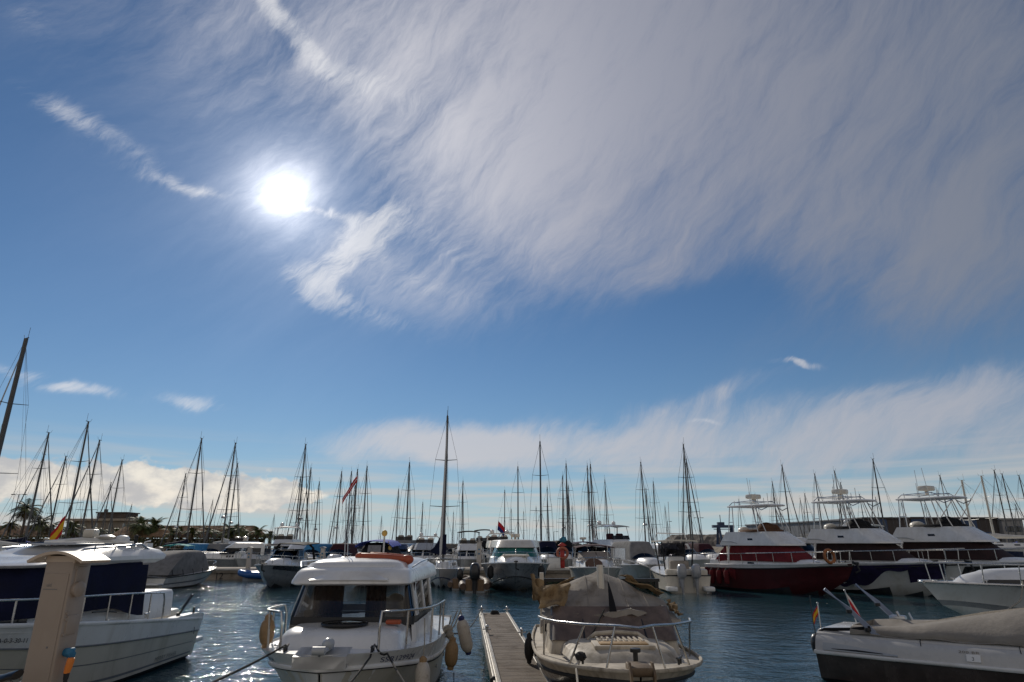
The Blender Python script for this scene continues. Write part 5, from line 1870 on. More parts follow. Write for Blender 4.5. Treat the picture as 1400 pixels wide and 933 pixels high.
# ---- white sports yacht entering from the right
def side_yacht():
    o = thing('sports_yacht', 'white sports yacht with long bow rail entering the picture from the right edge', 'boat')
    heading(o, 16.6, 20.3, 188)
    H = Hull(9.6, 3.0, 1.35, 1.15, draft=0.5, rake=1.6, tw=0.95, full=2.1, wl=0.82, flare=0.7, zc=0.10, sag=1.3, q=0.85)
    H.build(o, gel, antifoul, gel, rub=None)
    H.along('rub_rail', 0.98, 0.03, steel, o, off=0.006)
    H.strip('hull_stripe', 0.0, 0.22, hull_shade, o, off=0.004)
    T = Cab([plan(-3.2, 4.0, 1.22, 0.85, 3.0, 1.15, 2.0), plan(-3.2, 3.4, 1.08, 0.66, 2.7, 1.50, 2.0), plan(-3.2, 2.9, 0.9, 0.5, 2.3, 1.60, 2.0)])
    T.crown('coachroof', gel, o, 0.10)
    T.panels('side_window', darkwin, o, 0, ((3.2, 7.0), (7.3, F0 + 5.5), (F1 - 5.5, NP - 8.3), (NP - 8.0, NP - 4.2)), 0.30, 0.70, 0.008)
    C = Cab([plan(-3.0, 0.6, 0.95, 0.7, 1.1, 1.60, 2.3), plan(-3.0, -0.5, 0.85, 0.6, 0.8, 2.2, 2.3)])
    C.panels('windscreen', smoke_glass, o, 0, ((4, NP - 5),), 0, 1, 0.0, th=0.02)
    H.railing(o, steel, 0.30, 0.985, 0.52, inset=0.10, nst=7, r=0.018, mid=False, lean=0.06)
    w = MB(); cleat(w, (3.2, 0.55, 1.33)); cleat(w, (3.2, -0.55, 1.33)); w.build('deck_cleat', steel, o)
    w = MB(); w.box((4.55, 0, 1.36), (0.5, 0.2, 0.06), bevel=0.02); w.rod((4.75, -.09, 1.34), (4.75, .09, 1.34), .05); w.build('anchor_roller', steel, o)
    w = MB(); w.box((2.0, 1.02, 0.85), (0.02, 0.02, 0.28)); w.build('side_mark', letter_grey, o)
    W = lambda x, y, z: tuple(to_world(o, (x, y, z)))
    a = W(2.4, 1.05, 1.34)
    rope('pale rope slung over the bow side of the white sports yacht', [W(2.4, 0.95, 1.38), W(2.65, 1.16, 1.25), W(3.0, 1.25, 0.85), (10.0, 16.6, 0.05)], 0.02, rope_w, sag=0.08)
    return o


BOAT_Y = side_yacht()


# ---- service pedestal on the quay, and the bicycle standing by it
def pedestal():
    x, y = -3.30, 5.0
    o = thing('service_pedestal', 'tan service pedestal with curved cap and orange plug, before the navy-covered cruiser', 'pedestal', (x, y, QUAY_Z), R(-8))
    w = MB(); w.box((0, 0, 0.69), (0.235, 0.17, 1.38), bevel=0.016); w.build('pedestal_body', ped_m, o, smooth=40)
    w = MB(); w.box((0, -0.088, 0.66), (0.195, 0.008, 1.26), bevel=0.003)
    dr = w.build('front_panel', ped_m, o, smooth=0)
    lettering('mark', 'uid', 0.035, lambda u, q: Vector((-0.065 + u, -0.0935, 1.20 + q)), letter_grey, dr)
    w = MB(); w.box((-0.03, -0.0930, 1.182), (0.11, 0.003, 0.004)); w.box((0.04, -0.093, 0.80), (0.012, 0.004, 0.012)); w.build('mark_line', letter_grey, dr, smooth=0)
    w = MB()
    w.sheet([[Vector((lerp(-0.222, 0.222, i / 16), yy, 1.435 - 0.065 * (i / 8 - 1) ** 2)) for yy in (-0.14, 0.14)] for i in range(17)], 0.02)
    w.box((0, 0, 1.385), (0.232, 0.166, 0.05))
    w.build('cap', mat('pedestal_cap', (0.50, 0.41, 0.32), 0.4, var=0.06), o)
    w = MB()
    for z in (1.27, 0.94): w.box((0.118, -0.005, z), (0.02, 0.10, 0.13), bevel=0.006)
    w.lathe([(0.05, 0), (0.055, 0.03), (0.03, 0.045)], (0.118, -0.02, 1.18), 14, Matrix.Rotation(R(90), 3, 'Y'))
    for z in (1.33, 1.02, 0.98, 0.88): w.rod((0.117, -0.06, z), (0.125, -0.06, z), 0.012, 8)
    w.build('socket_cover', ped_m, o)
    w = MB(); w.rod((0.112, -0.01, 0.76), (0.19, -0.02, 0.745), 0.026, 12); w.lathe([(0.030, 0), (0.032, 0.03), (0.026, 0.04)], (0.165, -0.02, 0.75), 14); w.build('socket', blue_pl, o)
    w = MB(); w.lathe([(0.02, -0.04), (0.024, 0), (0.024, 0.05), (0.02, 0.06)], (0.185, -0.03, 0.67), 14, Matrix.Rotation(R(10), 3, 'Y')); pl = w.build('plug', orange_bright, o)
    w = MB(); w.lathe([(0.016, -0.05), (0.02, 0.0)], (0.18, -0.03, 0.64), 12); w.build('plug_collar', rubber, pl)
    cable = [tuple(to_world(o, p)) for p in ((0.18, -0.03, 0.60), (0.185, -0.035, 0.42), (0.20, -0.04, 0.25), (0.25, -0.06, 0.10), (0.36, -0.05, 0.016), (0.5, 0.2, 0.016), (0.45, 0.62, 0.014), (0.42, 0.94, 0.016))]
    w = MB(); w.tube(cable, 0.013, 8)
    tag(w.build('power_cable', rubber, None, smooth=60), 'black power cable running from the orange plug down to the quay', 'cable')
    return o


pedestal()


def bicycle():
    o = thing('bicycle', 'small-wheeled bicycle with black sprung saddle standing at the lower left beside the tan pedestal', 'bicycle', (-3.56, 4.66, QUAY_Z), R(192))
    rw, fw_ = Vector((-0.44, 0, 0.22)), Vector((0.50, 0, 0.22))
    seat, bb, head = Vector((-0.14, 0, 0.53)), Vector((-0.06, 0, 0.24)), Vector((0.36, 0, 0.50))
    w = MB()
    for a, b in ((seat, bb), (bb, head), (seat, head), (seat, rw), (bb, rw)): w.rod(a, b, 0.017, 8)
    w.rod(seat, seat + Vector((-0.015, 0, 0.10)), 0.013, 8)
    w.build('frame', hull_dark, o)
    for c in (rw, fw_):
        t = MB(); t.torus(c, 0.20, 0.018, Matrix.Rotation(R(90), 3, 'X'), 32, 8)
        wh = t.build('wheel', rubber, o)
        t = MB()
        t.torus(c, 0.178, 0.009, Matrix.Rotation(R(90), 3, 'X'), 32, 6)
        for k in range(12): t.rod(c, c + Vector((math.cos(k * .5236), 0, math.sin(k * .5236))) * 0.178, 0.0025, 4)
        t.rod(c + Vector((0, -.05, 0)), c + Vector((0, .05, 0)), 0.02, 8)
        t.build('rim', steel, wh)
    w = MB(); w.tube([fw_, head + Vector((0.03, 0, -0.06)), head + Vector((-0.02, 0, 0.10))], 0.015, 8); w.build('fork', hull_dark, o)
    w = MB(); hb = head + Vector((-0.02, 0, 0.05)); w.tube([hb + Vector((-0.10, -.26, .02)), hb + Vector((-.02, -.15, .02)), hb + Vector((0, 0, 0)), hb + Vector((-.02, .15, .02)), hb + Vector((-.10, .26, .02))], 0.011, 8); w.build('handlebar', steel, o)
    w = MB()
    S = seat + Vector((-0.02, 0, 0.12))
    rows = []
    for i in range(9):
        u = i / 8
        hw = lerp(0.085, 0.025, sst(0.15, 0.75, u))
        rows.append([S + Vector((lerp(-0.10, 0.11, u), hw * math.cos(a), 0.028 * math.sin(a) + 0.012 * math.cos(u * 6))) for a in [k * 2 * math.pi / 12 for k in range(12)]])
    w.loft(rows)
    sd = w.build('saddle', black_pl, o, smooth=60)
    w = MB()
    for s in (-1, 1):
        w.tube([S + Vector((-.09, s * .05, -.06 + .012 * k)) + Vector((0.014 * math.cos(k * 1.6), 0.014 * math.sin(k * 1.6), 0)) for k in range(5)], 0.006, 5)
        w.tube([S + Vector((-.1, s * .05, -.065)), S + Vector((0, s * .025, -.06)), S + Vector((.12, 0, -.02))], 0.005, 5)
    w.build('saddle_spring', steel, sd)
    w = MB()
    w.rod(bb + Vector((0, -.07, 0)), bb + Vector((0, .07, 0)), 0.02, 8); w.torus(bb + Vector((0, -.05, 0)), .09, .006, Matrix.Rotation(R(90), 3, 'X'), 24, 6)
    for s in (-1, 1):
        w.rod(bb + Vector((0, s * .07, 0)), bb + Vector((s * .12, s * .08, -s * .11)), 0.01, 6)
        w.box(bb + Vector((s * .12, s * .13, -s * .11)), (.08, .09, .02))
    w.build('crankset', steel, o)
    w = MB(); w.rod((-0.06, 0.02, 0.25), (-0.16, 0.20, 0.008), 0.008, 6); w.build('kickstand', steel, o)


bicycle()


# ------------------------------------------------------------------ middle row: boats across the channel
def hardtop_frame(w, x0, x1, wd, z0, z1, r=0.03):
    for s in (-1, 1):
        for xa, xb in ((x0, x0 + 0.25), (x1, x1 - 0.35)):
            w.rod((xa, s * wd, z0), (xb, s * wd * 0.92, z1), r, 8)


def flybridge_yacht(label, x, y, deg, s, hull_m, cover_m, hump_m, low_cover=None, bow_cover=None, ring_buoy=None):
    o = thing('flybridge_yacht', label, 'boat', (x, y, 0), R(deg), 'flybridge yachts moored side by side')
    o.scale = (s, s, s)
    H = Hull(8.4, 3.1, 1.52, 1.28, draft=0.55, rake=1.3, tw=0.93, full=2.5, wl=0.84, flare=0.6, zc=0.12, sag=1.5, q=0.82)
    H.build(o, hull_m, antifoul, gel, deck_dz=-0.02)
    H.strip('white_sheer_band', 0.84, 1.0, gel, o, off=0.012)
    H.along('rub_rail', 0.83, 0.035, rubber, o, off=0.014)
    H.along('gunwale', 1.0, 0.03, gel, o, off=0.004)
    # side deck moulding and the house
    D = Cab([plan(-3.9, 2.9, 1.34, 0.95, 2.1, 1.22, 2.3), plan(-3.9, 2.6, 1.28, 0.85, 1.9, 1.52, 2.3), plan(-3.9, 2.3, 1.2, 0.75, 1.7, 1.58, 2.3)])
    D.crown('deck_moulding', gel, o, 0.06)
    D.panels('deck_vent', darkwin, o, 0, ((5.0, 5.8), (NP - 6.8, NP - 6.0)), 0.45, 0.75, 0.008)
    C = Cab([plan(-2.6, 1.9, 1.20, 0.95, 1.0, 1.50, 2.8), plan(-2.4, 0.75, 1.10, 0.82, 0.8, 2.32, 2.8)])
    C.solid('window_cover', cover_m, o)
    if cover_m is red_cloth:
        w = MB()
        for sd in (-1, 1):
            w.sheet([[Vector((lerp(-2.62, -3.75 + 0.3 * v, u), sd * (1.22 + 0.02 * math.sin(u * 14)), lerp(lerp(1.52, 1.36, u), 2.28 - 0.7 * u ** 1.3, v))) for v in (0, .33, .66, 1)] for u in [k / 10 for k in range(11)]], 0.014)
        w.build('aft_curtain', cover_m, o, smooth=70)
    w = MB()
    for sd in (-1, 1): w.rod((-2.50, sd * 1.26, 1.45), (-2.42, sd * 1.2, 2.34), 0.045, 8)
    w.build('house_pillar', gel, o)
    # flybridge tub
    F = Cab([plan(-2.85, 1.15, 1.36, 1.05, 0.9, 2.28, 2.9), plan(-2.9, 1.13, 1.38, 1.06, 0.9, 2.36, 2.9), plan(-2.7, 0.60, 1.28, 0.92, 0.75, 2.72, 2.8), plan(-2.55, 0.20, 1.20, 0.84, 0.65, 2.98, 2.8)])
    F.solid('flybridge', gel, o, cap0=True)
    F.panels('slot', darkwin, o, 1, ((5.4, 6.4), (NP - 7.4, NP - 6.4)), 0.52, 0.78, 0.008)
    w = MB()
    for sd in (-1, 1):
        w.tube([F.pt(1, 0.3 if sd < 0 else NP - 1.3, 0.35, 0.02), F.pt(1, 2.2 if sd < 0 else NP - 3.2, 0.30, 0.02), F.pt(1, 3.4 if sd < 0 else NP - 4.4, 0.05, 0.02)], [0.03, 0.03, 0.012], 6)
    w.build('trim_spear', gel_grey, o)
    w = MB()
    w.loft([[Vector((px_ * 0.92 - 1.15, py_ * 1.02, z)) for px_, py_ in [(1.35 * k * math.cos(a), 1.0 * k * math.sin(a)) for a in [i * 2 * math.pi / 20 for i in range(20)]]] for z, k in ((2.97, 1.0), (3.08, 0.97), (3.10, 0.90))])
    w.build('coaming_cover', hump_m, o, smooth=60)
    w = MB(); w.sphere((-0.75, 0.0, 3.10), 0.5, (0.95, 1.0, 0.75), 18, 10); w.sphere((-0.6, .4, 3.08), 0.3); w.build('helm_cover', hump_m, o, smooth=60)
    w = MB(); w.sphere((-2.0, -0.4, 3.08), 0.24, (1.5, 1.2, 0.8), 14, 8); w.build('seat_cushion', gel_cream, o, smooth=60)
    # hardtop on its tubular frame
    zt = 4.30
    w = MB()
    for sd in (-1, 1):
        w.rod((-2.45, sd * 1.1, 2.9), (-2.40, sd * 0.90, zt), 0.026, 8); w.rod((-2.05, sd * 1.1, 2.9), (-2.2, sd * 0.90, zt), 0.025, 8)
        w.rod((0.0, sd * 0.88, 2.95), (-0.62, sd * 0.86, zt), 0.026, 8); w.rod((-0.45, sd * 0.98, 2.95), (-0.8, sd * 0.86, zt), 0.025, 8)
        w.rod((-2.42, sd * 1.0, 3.5), (-2.12, sd * 1.0, 3.5), 0.02, 6)
        w.tube([(-0.55, sd * 0.78, zt - 0.05), (-0.25, sd * 0.78, zt - 0.22), (0.12, sd * 0.75, zt - 0.10), (0.15, sd * .75, zt)], 0.022, 6)
    w.build('hardtop_frame', steel, o)
    w = MB(); w.loft([plan(-2.5, 0.1, 0.95, 0.8, 0.3, zt, 3), plan(-2.52, 0.12, 0.97, 0.82, 0.3, zt + 0.05, 3), plan(-2.45, 0.05, 0.9, 0.75, 0.28, zt + 0.09, 3)])
    w.build('hardtop', gel, o)
    w = MB()
    w.tube([(-2.45, -0.85, zt + 0.1), (-2.3, -0.75, zt + 0.26), (-0.8, -0.7, zt + 0.30), (-0.5, -0.65, zt + 0.1)], 0.022, 6)
    w.tube([(-2.45, 0.85, zt + 0.1), (-2.3, 0.75, zt + 0.26), (-0.8, 0.7, zt + 0.30), (-0.5, 0.65, zt + 0.1)], 0.022, 6)
    for xx in (-2.3, -1.6, -0.8): w.rod((xx, -0.75, zt + .26), (xx, 0.75, zt + .26), 0.018, 6)
    w.build('top_rail', steel, o)
    w = MB(); w.box((-1.45, 0, zt + 0.56), (0.5, 0.72, 0.24), bevel=0.06); w.rod((-1.45, 0, zt + .25), (-1.45, 0, zt + .48), 0.09, 8); w.build('radar', gel_cream, o)
    w = MB()
    for xx, yy, hh in ((-2.3, 0.6, 0.9), (-2.2, -0.7, 0.35), (-1.0, 0.6, 0.75), (-0.6, -0.6, 0.55), (-1.2, .5, .5)):
        w.rod((xx, yy, zt + 0.05), (xx, yy, zt + hh), 0.016, 6)
    w.rod((-2.35, 0.8, zt), (-2.4, 0.85, zt + 1.6), 0.012, 5); w.rod((-0.9, -0.75, zt), (-1.0, -0.8, zt + 1.5), 0.012, 5)
    w.build('whip_antenna', steel, o)
    H.railing(o, steel, 0.16, 0.985, 0.55, inset=0.10, nst=7, r=0.02, lean=0.05)
    w = MB(); w.box((4.05, 0, 1.53), (0.6, 0.24, 0.07), bevel=0.02); w.rod((4.3, -.1, 1.5), (4.3, .1, 1.5), .06); w.tube([(4.1, 0, 1.58), (4.3, 0, 1.48), (4.42, 0, 1.20), (4.3, -.15, 1.1)], .04, 6); w.build('anchor', rubber, o)
    w = MB(); cleat(w, (2.9, -.85, 1.48), .14); cleat(w, (2.9, .85, 1.48), .14); w.build('deck_cleat', steel, o)
    if low_cover is not None:
        w = MB()
        for sd in (-1, 1):
            rows = []
            for i in range(30):
                u = i / 29
                t = lerp(0.0, 0.30, u)
                rows.append([H.P(t, lerp(0.86, 0.25 + 0.2 * abs(math.sin(u * 9)), v), sd, 0.03 + 0.025 * math.sin(u * 30 + v * 3)) for v in (0, .3, .6, 1)])
            w.sheet(rows, 0.012)
        w.build('hanging_cover', low_cover, o, smooth=70)
    if bow_cover is not None:
        w = MB()
        rows = []
        for i in range(50):
            u = i / 49
            t = lerp(0.12, 0.93, u)
            lowv = 0.42 + 0.30 * math.sin(u * 9.5 + 0.5) + 0.10 * math.sin(u * 31) if u < 0.80 else 0.05
            rows.append([H.P(t, lerp(0.92, lowv, v), -1, 0.035 + 0.04 * math.sin(u * 24 + v * 2.6) * v + 0.03 * mnoise.noise(Vector((u * 8, v * 3, 1)))) for v in (0, .2, .4, .6, .8, 1)])
        w.sheet(rows, 0.014)
        w.build('hull_drape', bow_cover, o, smooth=75)
    return o, H


maroon_black = mat('maroon_black_canvas', (0.026, 0.012, 0.011), 0.7, var=0.3, scale=3, bump=0.4, bscale=9, spec=0.3)
Y_RED, H_RED = flybridge_yacht('red hulled flybridge yacht with maroon window covers', 14.05, 34.9, -64, 1.0, hull_red, red_cloth, brown_cloth, low_cover=red_cloth)
flybridge_yacht('white flybridge yacht with indigo drape on its hull, right of the red yacht', 18.75, 34.45, -64, 1.05, hull_white, maroon_black, black_cloth, bow_cover=purple_cloth)
flybridge_yacht('white flybridge yacht with black window covers, rightmost of the three in a row', 23.3, 34.0, -64, 1.08, hull_dark, maroon_black, black_cloth)


def ring_on(label, p, R0, rot, m, group=None):
    w = MB(); w.torus((0, 0, 0), R0, R0 * 0.26, rot, 26, 8)
    for k in range(4):
        pass
    o = w.build('lifebuoy', m, None, smooth=60)
    o.location = p
    return tag(o, label, 'lifebuoy', group)


pr = to_world(Y_RED, H_RED.top(0.90, -1, 0.02, 0.32))
ring_on('brown-orange lifebuoy hanging on the bow rail of the red flybridge yacht', pr, 0.29, Matrix.Rotation(R(80), 3, 'X') @ Matrix.Rotation(R(20), 3, 'Y'), mat('lifebuoy_orange', (0.33, 0.115, 0.03), 0.6, var=0.2))
for k, t in enumerate((0.10, 0.17, 0.24)):
    q = to_world(Y_RED, H_RED.top(t, -1, -0.17, -0.12))
    fender(('dark red fender at the stern quarter of the red yacht, nearest its transom', 'dark red fender on the side of the red yacht, middle of three', 'dark red fender on the side of the red yacht, foremost of three')[k], q, 0.75, 0.13, red_cloth, rubber, hang=0.15, group='fenders of the red yacht')


def express_boat(label, x, y, deg, L=8.0, B=2.7, fb=1.25, fs=1.0, hull_m=hull_white, top=None, top_m=navy_cloth, glass=smoke_glass, stripe=None, arch=False, group='motorboats across the channel',
                 name='motorboat', hard=False, radar=False, trunk_m=None, rails=True, portlights=0, ws_h=0.5, cover=None, cushion=False, under=antifoul, cab_len=None, detail=True):
    o = thing(name, label, 'boat', (x, y, 0), R(deg), group)
    H = Hull(L, B, fb, fs, draft=0.45, rake=0.13 * L, tw=0.93, full=2.5, wl=0.86, flare=0.6, zc=0.10, sag=1.5, q=0.82)
    H.build(o, hull_m, under, gel, deck_dz=-0.02, nt=22)
    H.along('rub_rail', 0.97, 0.035, stripe or gel, o, off=0.006, n=22)
    if stripe: H.strip('hull_stripe', 0.70, 0.92, stripe, o, off=0.005, n=20)
    xf, xw = L * 0.36, L * 0.06
    hb = B * 0.40
    z0 = fs + (fb - fs) * 0.35
    T = Cab([plan(-L * 0.12, xf, hb, hb * 0.72, xf - xw, z0, 2.2), plan(-L * 0.12, xf * 0.92, hb * 0.95, hb * 0.62, (xf - xw) * 0.95, z0 + 0.30, 2.2), plan(-L * 0.12, xf * 0.82, hb * 0.86, hb * 0.52, (xf - xw) * 0.86, z0 + 0.40, 2.2)])
    T.crown('coachroof', trunk_m or gel, o, 0.07)
    if portlights:
        st = (F0 - 2) / (portlights + 1)
        for k in range(portlights):
            i = 3 + k * st
            T.panels('portlight', darkwin, o, 0, ((i, i + st * 0.6), (NP - 1 - i - st * 0.6, NP - 1 - i)), 0.3, 0.8, 0.008)
    if cushion:
        w = MB(); w.box((xf * 0.55, 0, z0 + 0.47), (xf * 0.5, hb * 0.9, 0.09), bevel=0.03); w.build('sun_pad', gel_cream, o)
    zb = z0 + 0.36
    Wd = Cab([plan(-L * 0.20, xw + 0.55, hb * 1.02, hb * 0.8, 0.8, zb, 2.4), plan(-L * 0.20, xw - 0.15, hb * 0.92, hb * 0.66, 0.6, zb + ws_h, 2.4)])
    Wd.panels('windscreen', glass, o, 0, ((5.5, F0 + 1.0), (F0 + 1.2, (F0 + F1) / 2 - 0.1), ((F0 + F1) / 2 + 0.1, F1 - 1.2), (F1 - 1.0, NP - 6.5)), 0.03, 0.95, 0.0, th=0.012)
    w = MB(); w.tube([Wd.pt(0, i, 0.97) for i in range(5, NP - 5)], 0.022, 6); w.build('windscreen_frame', steel, o)
    xa = -L * 0.42
    zt = zb + ws_h
    if top == 'bimini':
        w = MB()
        rows = [[Vector((lerp(xa, xw - 0.1, i / 8), lerp(-hb, hb, j / 8) * 0.98, zt + 0.38 - 0.14 * (j / 4 - 1) ** 2 - 0.06 * (i / 4 - 1) ** 2 + 0.015 * math.cos(i * 3.1))) for j in range(9)] for i in range(9)]
        w.sheet(rows, 0.03); w.build('bimini_top', top_m, o, smooth=60)
        w = MB()
        for s in (-1, 1):
            w.rod((xa * 0.55, s * hb * 1.05, z0 + 0.1), (xw - 0.2, s * hb * 0.97, zt + 0.22), 0.018, 6)
            w.rod((xa * 0.55, s * hb * 1.05, z0 + 0.1), (xa + 0.05, s * hb * 0.97, zt + 0.22), 0.018, 6)
        w.build('bimini_frame', steel, o)
    elif top == 'canopy':
        CC = Cab([plan(xa - L * 0.04, xw + 0.1, hb * 1.10, hb * 0.85, 0.6, zb - 0.12, 3), plan(xa, xw - 0.12, hb * 1.0, hb * 0.72, 0.5, zt + 0.02, 3), plan(xa + 0.3, xw - 0.45, hb * 0.85, hb * 0.6, 0.4, zt + 0.34, 3)])
        CC.crown('canopy', top_m, o, 0.10, smooth=60)
    elif top in ('hardtop', 'visor'):
        CC = Cab([plan(xa, xw + 0.02, hb * 1.0, hb * 0.72, 0.55, zt - 0.02, 2.8), plan(xa + 0.2, xw - 0.55, hb * 0.94, hb * 0.62, 0.45, zt + 0.36, 2.8)])
        CC.crown('hardtop', top_m, o, 0.07)
        CC2 = Cab([plan(xa + 0.05, xw - 0.1, hb * 1.02, hb * 0.8, 0.6, zb - 0.1, 2.6), plan(xa + 0.02, xw - 0.1, hb * 0.99, hb * 0.72, 0.55, zt, 2.8)])
        CC2.panels('side_window', darkwin, o, 0, ((1.0, 5.2), (NP - 6.2, NP - 2.0)), 0.2, 0.95, 0.0, th=0.02)
        CC2.panels('side_panel', gel, o, 0, ((0, 1.0), (NP - 2.0, NP - 1.0)), 0, 1, 0.0, th=0.04)
    elif top == 'arch_top':
        w = MB()
        rows = [[Vector((lerp(xa, xw - 0.1, i / 8), lerp(-hb, hb, j / 8), zt + 0.44 - 0.07 * (j / 4 - 1) ** 2 - 0.10 * (i / 8))) for j in range(9)] for i in range(9)]
        w.sheet(rows, 0.05); w.build('cockpit_top', top_m, o, smooth=60)
        arch = True
    if arch:
        w = MB()
        for dx in (0.0, 0.22):
            w.tube([(xa * 0.45 - dx - 0.5, -hb * 1.1, z0), (xa * 0.45 - dx, -hb * 1.05, zt + 0.1), (xa * 0.45 - dx + 0.15, -hb * 0.8, zt + 0.36), (xa * 0.45 - dx + 0.15, hb * 0.8, zt + 0.36), (xa * 0.45 - dx, hb * 1.05, zt + 0.1), (xa * 0.45 - dx - 0.5, hb * 1.1, z0)], 0.05, 6)
        w.build('radar_arch', top_m if top == 'arch_top' else gel, o)
    if radar:
        zr = zt + 0.5
        w = MB(); w.box((xa * 0.45, 0, zr + 0.16), (0.4, 0.55, 0.2), bevel=0.05); w.rod((xa * 0.45, 0, zr - 0.15), (xa * 0.45, 0, zr + 0.1), 0.08); w.build('radar', gel_cream, o)
    if rails: H.railing(o, steel, 0.50, 0.985, 0.48, inset=0.09, nst=5, r=0.02, lean=0.04)
    if detail:
        w = MB(); w.box((L / 2 - 0.25, 0, fb + 0.03), (0.5, 0.2, 0.06), bevel=0.02); w.tube([(L / 2 - 0.1, 0, fb + .05), (L / 2 + .08, 0, fb - .05), (L / 2 + .06, 0, fb - .3), (L / 2 - .05, .14, fb - .36)], 0.035, 6); w.build('anchor', rubber, o)
        w = MB()
        for s in (-1, 1): cleat(w, H.top(0.86, s, 0.18, 0.0), 0.13)
        w.build('deck_cleat', steel, o)
        w = MB(); w.box((-L / 2 - 0.2, 0, 0.30), (0.5, B * 0.8, 0.08), bevel=0.02); w.build('bathing_platform', gel, o)
        w = MB()
        for s in (-1, 1): w.box((xa * 0.5, s * hb * 0.5, z0 + 0.45), (0.5, 0.5, 0.6), bevel=0.12)
        w.build('cockpit_seat', gel_cream, o)
        w = MB(); w.box((xa * 0.98, 0, z0 + 0.15), (0.35, hb * 1.9, 0.5), bevel=0.08); w.build('aft_bench', gel, o)
    return o, H


# teal-windowed yacht in the middle
yc, Hc = express_boat('white motor yacht with teal windscreen and cream hardtop, bow-on in the middle', 0.20, 38.6, -90, L=10.2, B=3.95, fb=1.50, fs=1.2, hull_m=hull_shade, top='hardtop', top_m=gel_cream, glass=mat('teal_tinted_glass', (0.030, 0.135, 0.115), 0.07, var=0.35, scale=1.2), cushion=True, radar=True, ws_h=0.52, group=None, under=antifoul_tan)  # white hull, its shade painted in as a darker grey
Hc.along('waterline_stripe', 0.02, 0.03, rubber, yc, off=0.006)
w = MB()
w.tube([(-1.6, -1.0, 2.75), (-1.7, -0.9, 2.98), (-1.7, -0.1, 3.0), (-1.6, -0.05, 2.75)], 0.03, 6); w.rod((-1.7, -.5, 2.98), (-1.7, -.5, 3.25), 0.02)
w.build('light_frame', steel, yc)
fender('dark fender on the right bow of the teal-windowed yacht', to_world(yc, Hc.top(0.86, 1, -0.20, -0.10)), 0.6, 0.17, rubber, rubber, hang=0.05, group='fenders of the teal-windowed yacht')
fender('dark fender on the left bow of the teal-windowed yacht', to_world(yc, Hc.top(0.86, -1, -0.20, -0.10)), 0.6, 0.17, rubber, rubber, hang=0.05, group='fenders of the teal-windowed yacht')

# black-topped cruiser
bk, Hk = express_boat('open cruiser with black cockpit top and light sides, bow towards the viewer at left', -13.75, 40.7, -88, L=8.2, B=2.75, fb=1.30, fs=1.0, hull_m=hull_shade, top='arch_top', top_m=black_cloth, glass=clear_glass, group=None, ws_h=0.55)
Hk.strip('dark_side_panel', 0.60, 0.92, hull_dark, bk, t0=0.15, t1=0.93, off=0.006)
fender('dark fender at the stern corner of the black-topped cruiser', to_world(bk, Hk.top(0.12, 1, -0.14, -0.05)), 0.5, 0.12, rubber, rubber, hang=0.05, group='fenders of the black-topped cruiser')

# grey canvas covered boat
def canvas_boat():
    o = thing('covered_motorboat', 'low motorboat wholly covered by a grey canvas tent, behind the navy cruiser', 'boat')
    heading(o, -19.55, 40.0, 84)
    H = Hull(6.6, 2.5, 1.0, 0.62, draft=0.4, rake=0.8, tw=0.92, full=2.5, wl=0.84, flare=0.6, zc=0.08, sag=1.4, q=0.82)
    H.build(o, hull_white, antifoul_tan, gel, deck_dz=-0.02)
    H.along('rub_rail', 0.97, 0.03, rubber, o)
    H.strip('hull_stripe', 0.3, 0.42, letter_grey, o, off=0.005)
    C = Cab([plan(-3.0, 1.9, 1.05, 0.85, 0.9, 0.72, 3.0), plan(-2.75, 1.75, 1.05, 0.84, 0.85, 1.0, 3.0), plan(-1.6, 1.30, 0.92, 0.72, 0.7, 1.78, 3.0), plan(-1.2, 1.0, 0.78, 0.6, 0.6, 1.92, 3.0)])
    C.crown('canvas_tent', grey_cloth, o, 0.07, smooth=60)
    w = MB()
    for k in range(5):
        x = lerp(-2.7, 1.2, k / 4)
        for s in (-1, 1): w.rod((x, s * 1.06, 0.98), (x, s * 1.14, 0.70), 0.02, 6)
    w.build('strap', black_pl, o)
    w = MB(); w.box((-3.5, 0, 0.28), (0.5, 2.1, 0.08), bevel=0.02); w.build('bathing_platform', gel, o)
    H.railing(o, steel, 0.72, 0.985, 0.35, inset=0.08, nst=3, r=0.015)
    w = MB(); w.tube([H.top(0.2, 1, 0.0, 0.02), H.top(0.2, 1, 0.0, 0.02) + Vector((0, 0, 0.2))], 0.02, 6); w.build('deck_cleat', steel, o)
    outboard(o, -3.75, 0, 0.55, 0.8)


canvas_boat()


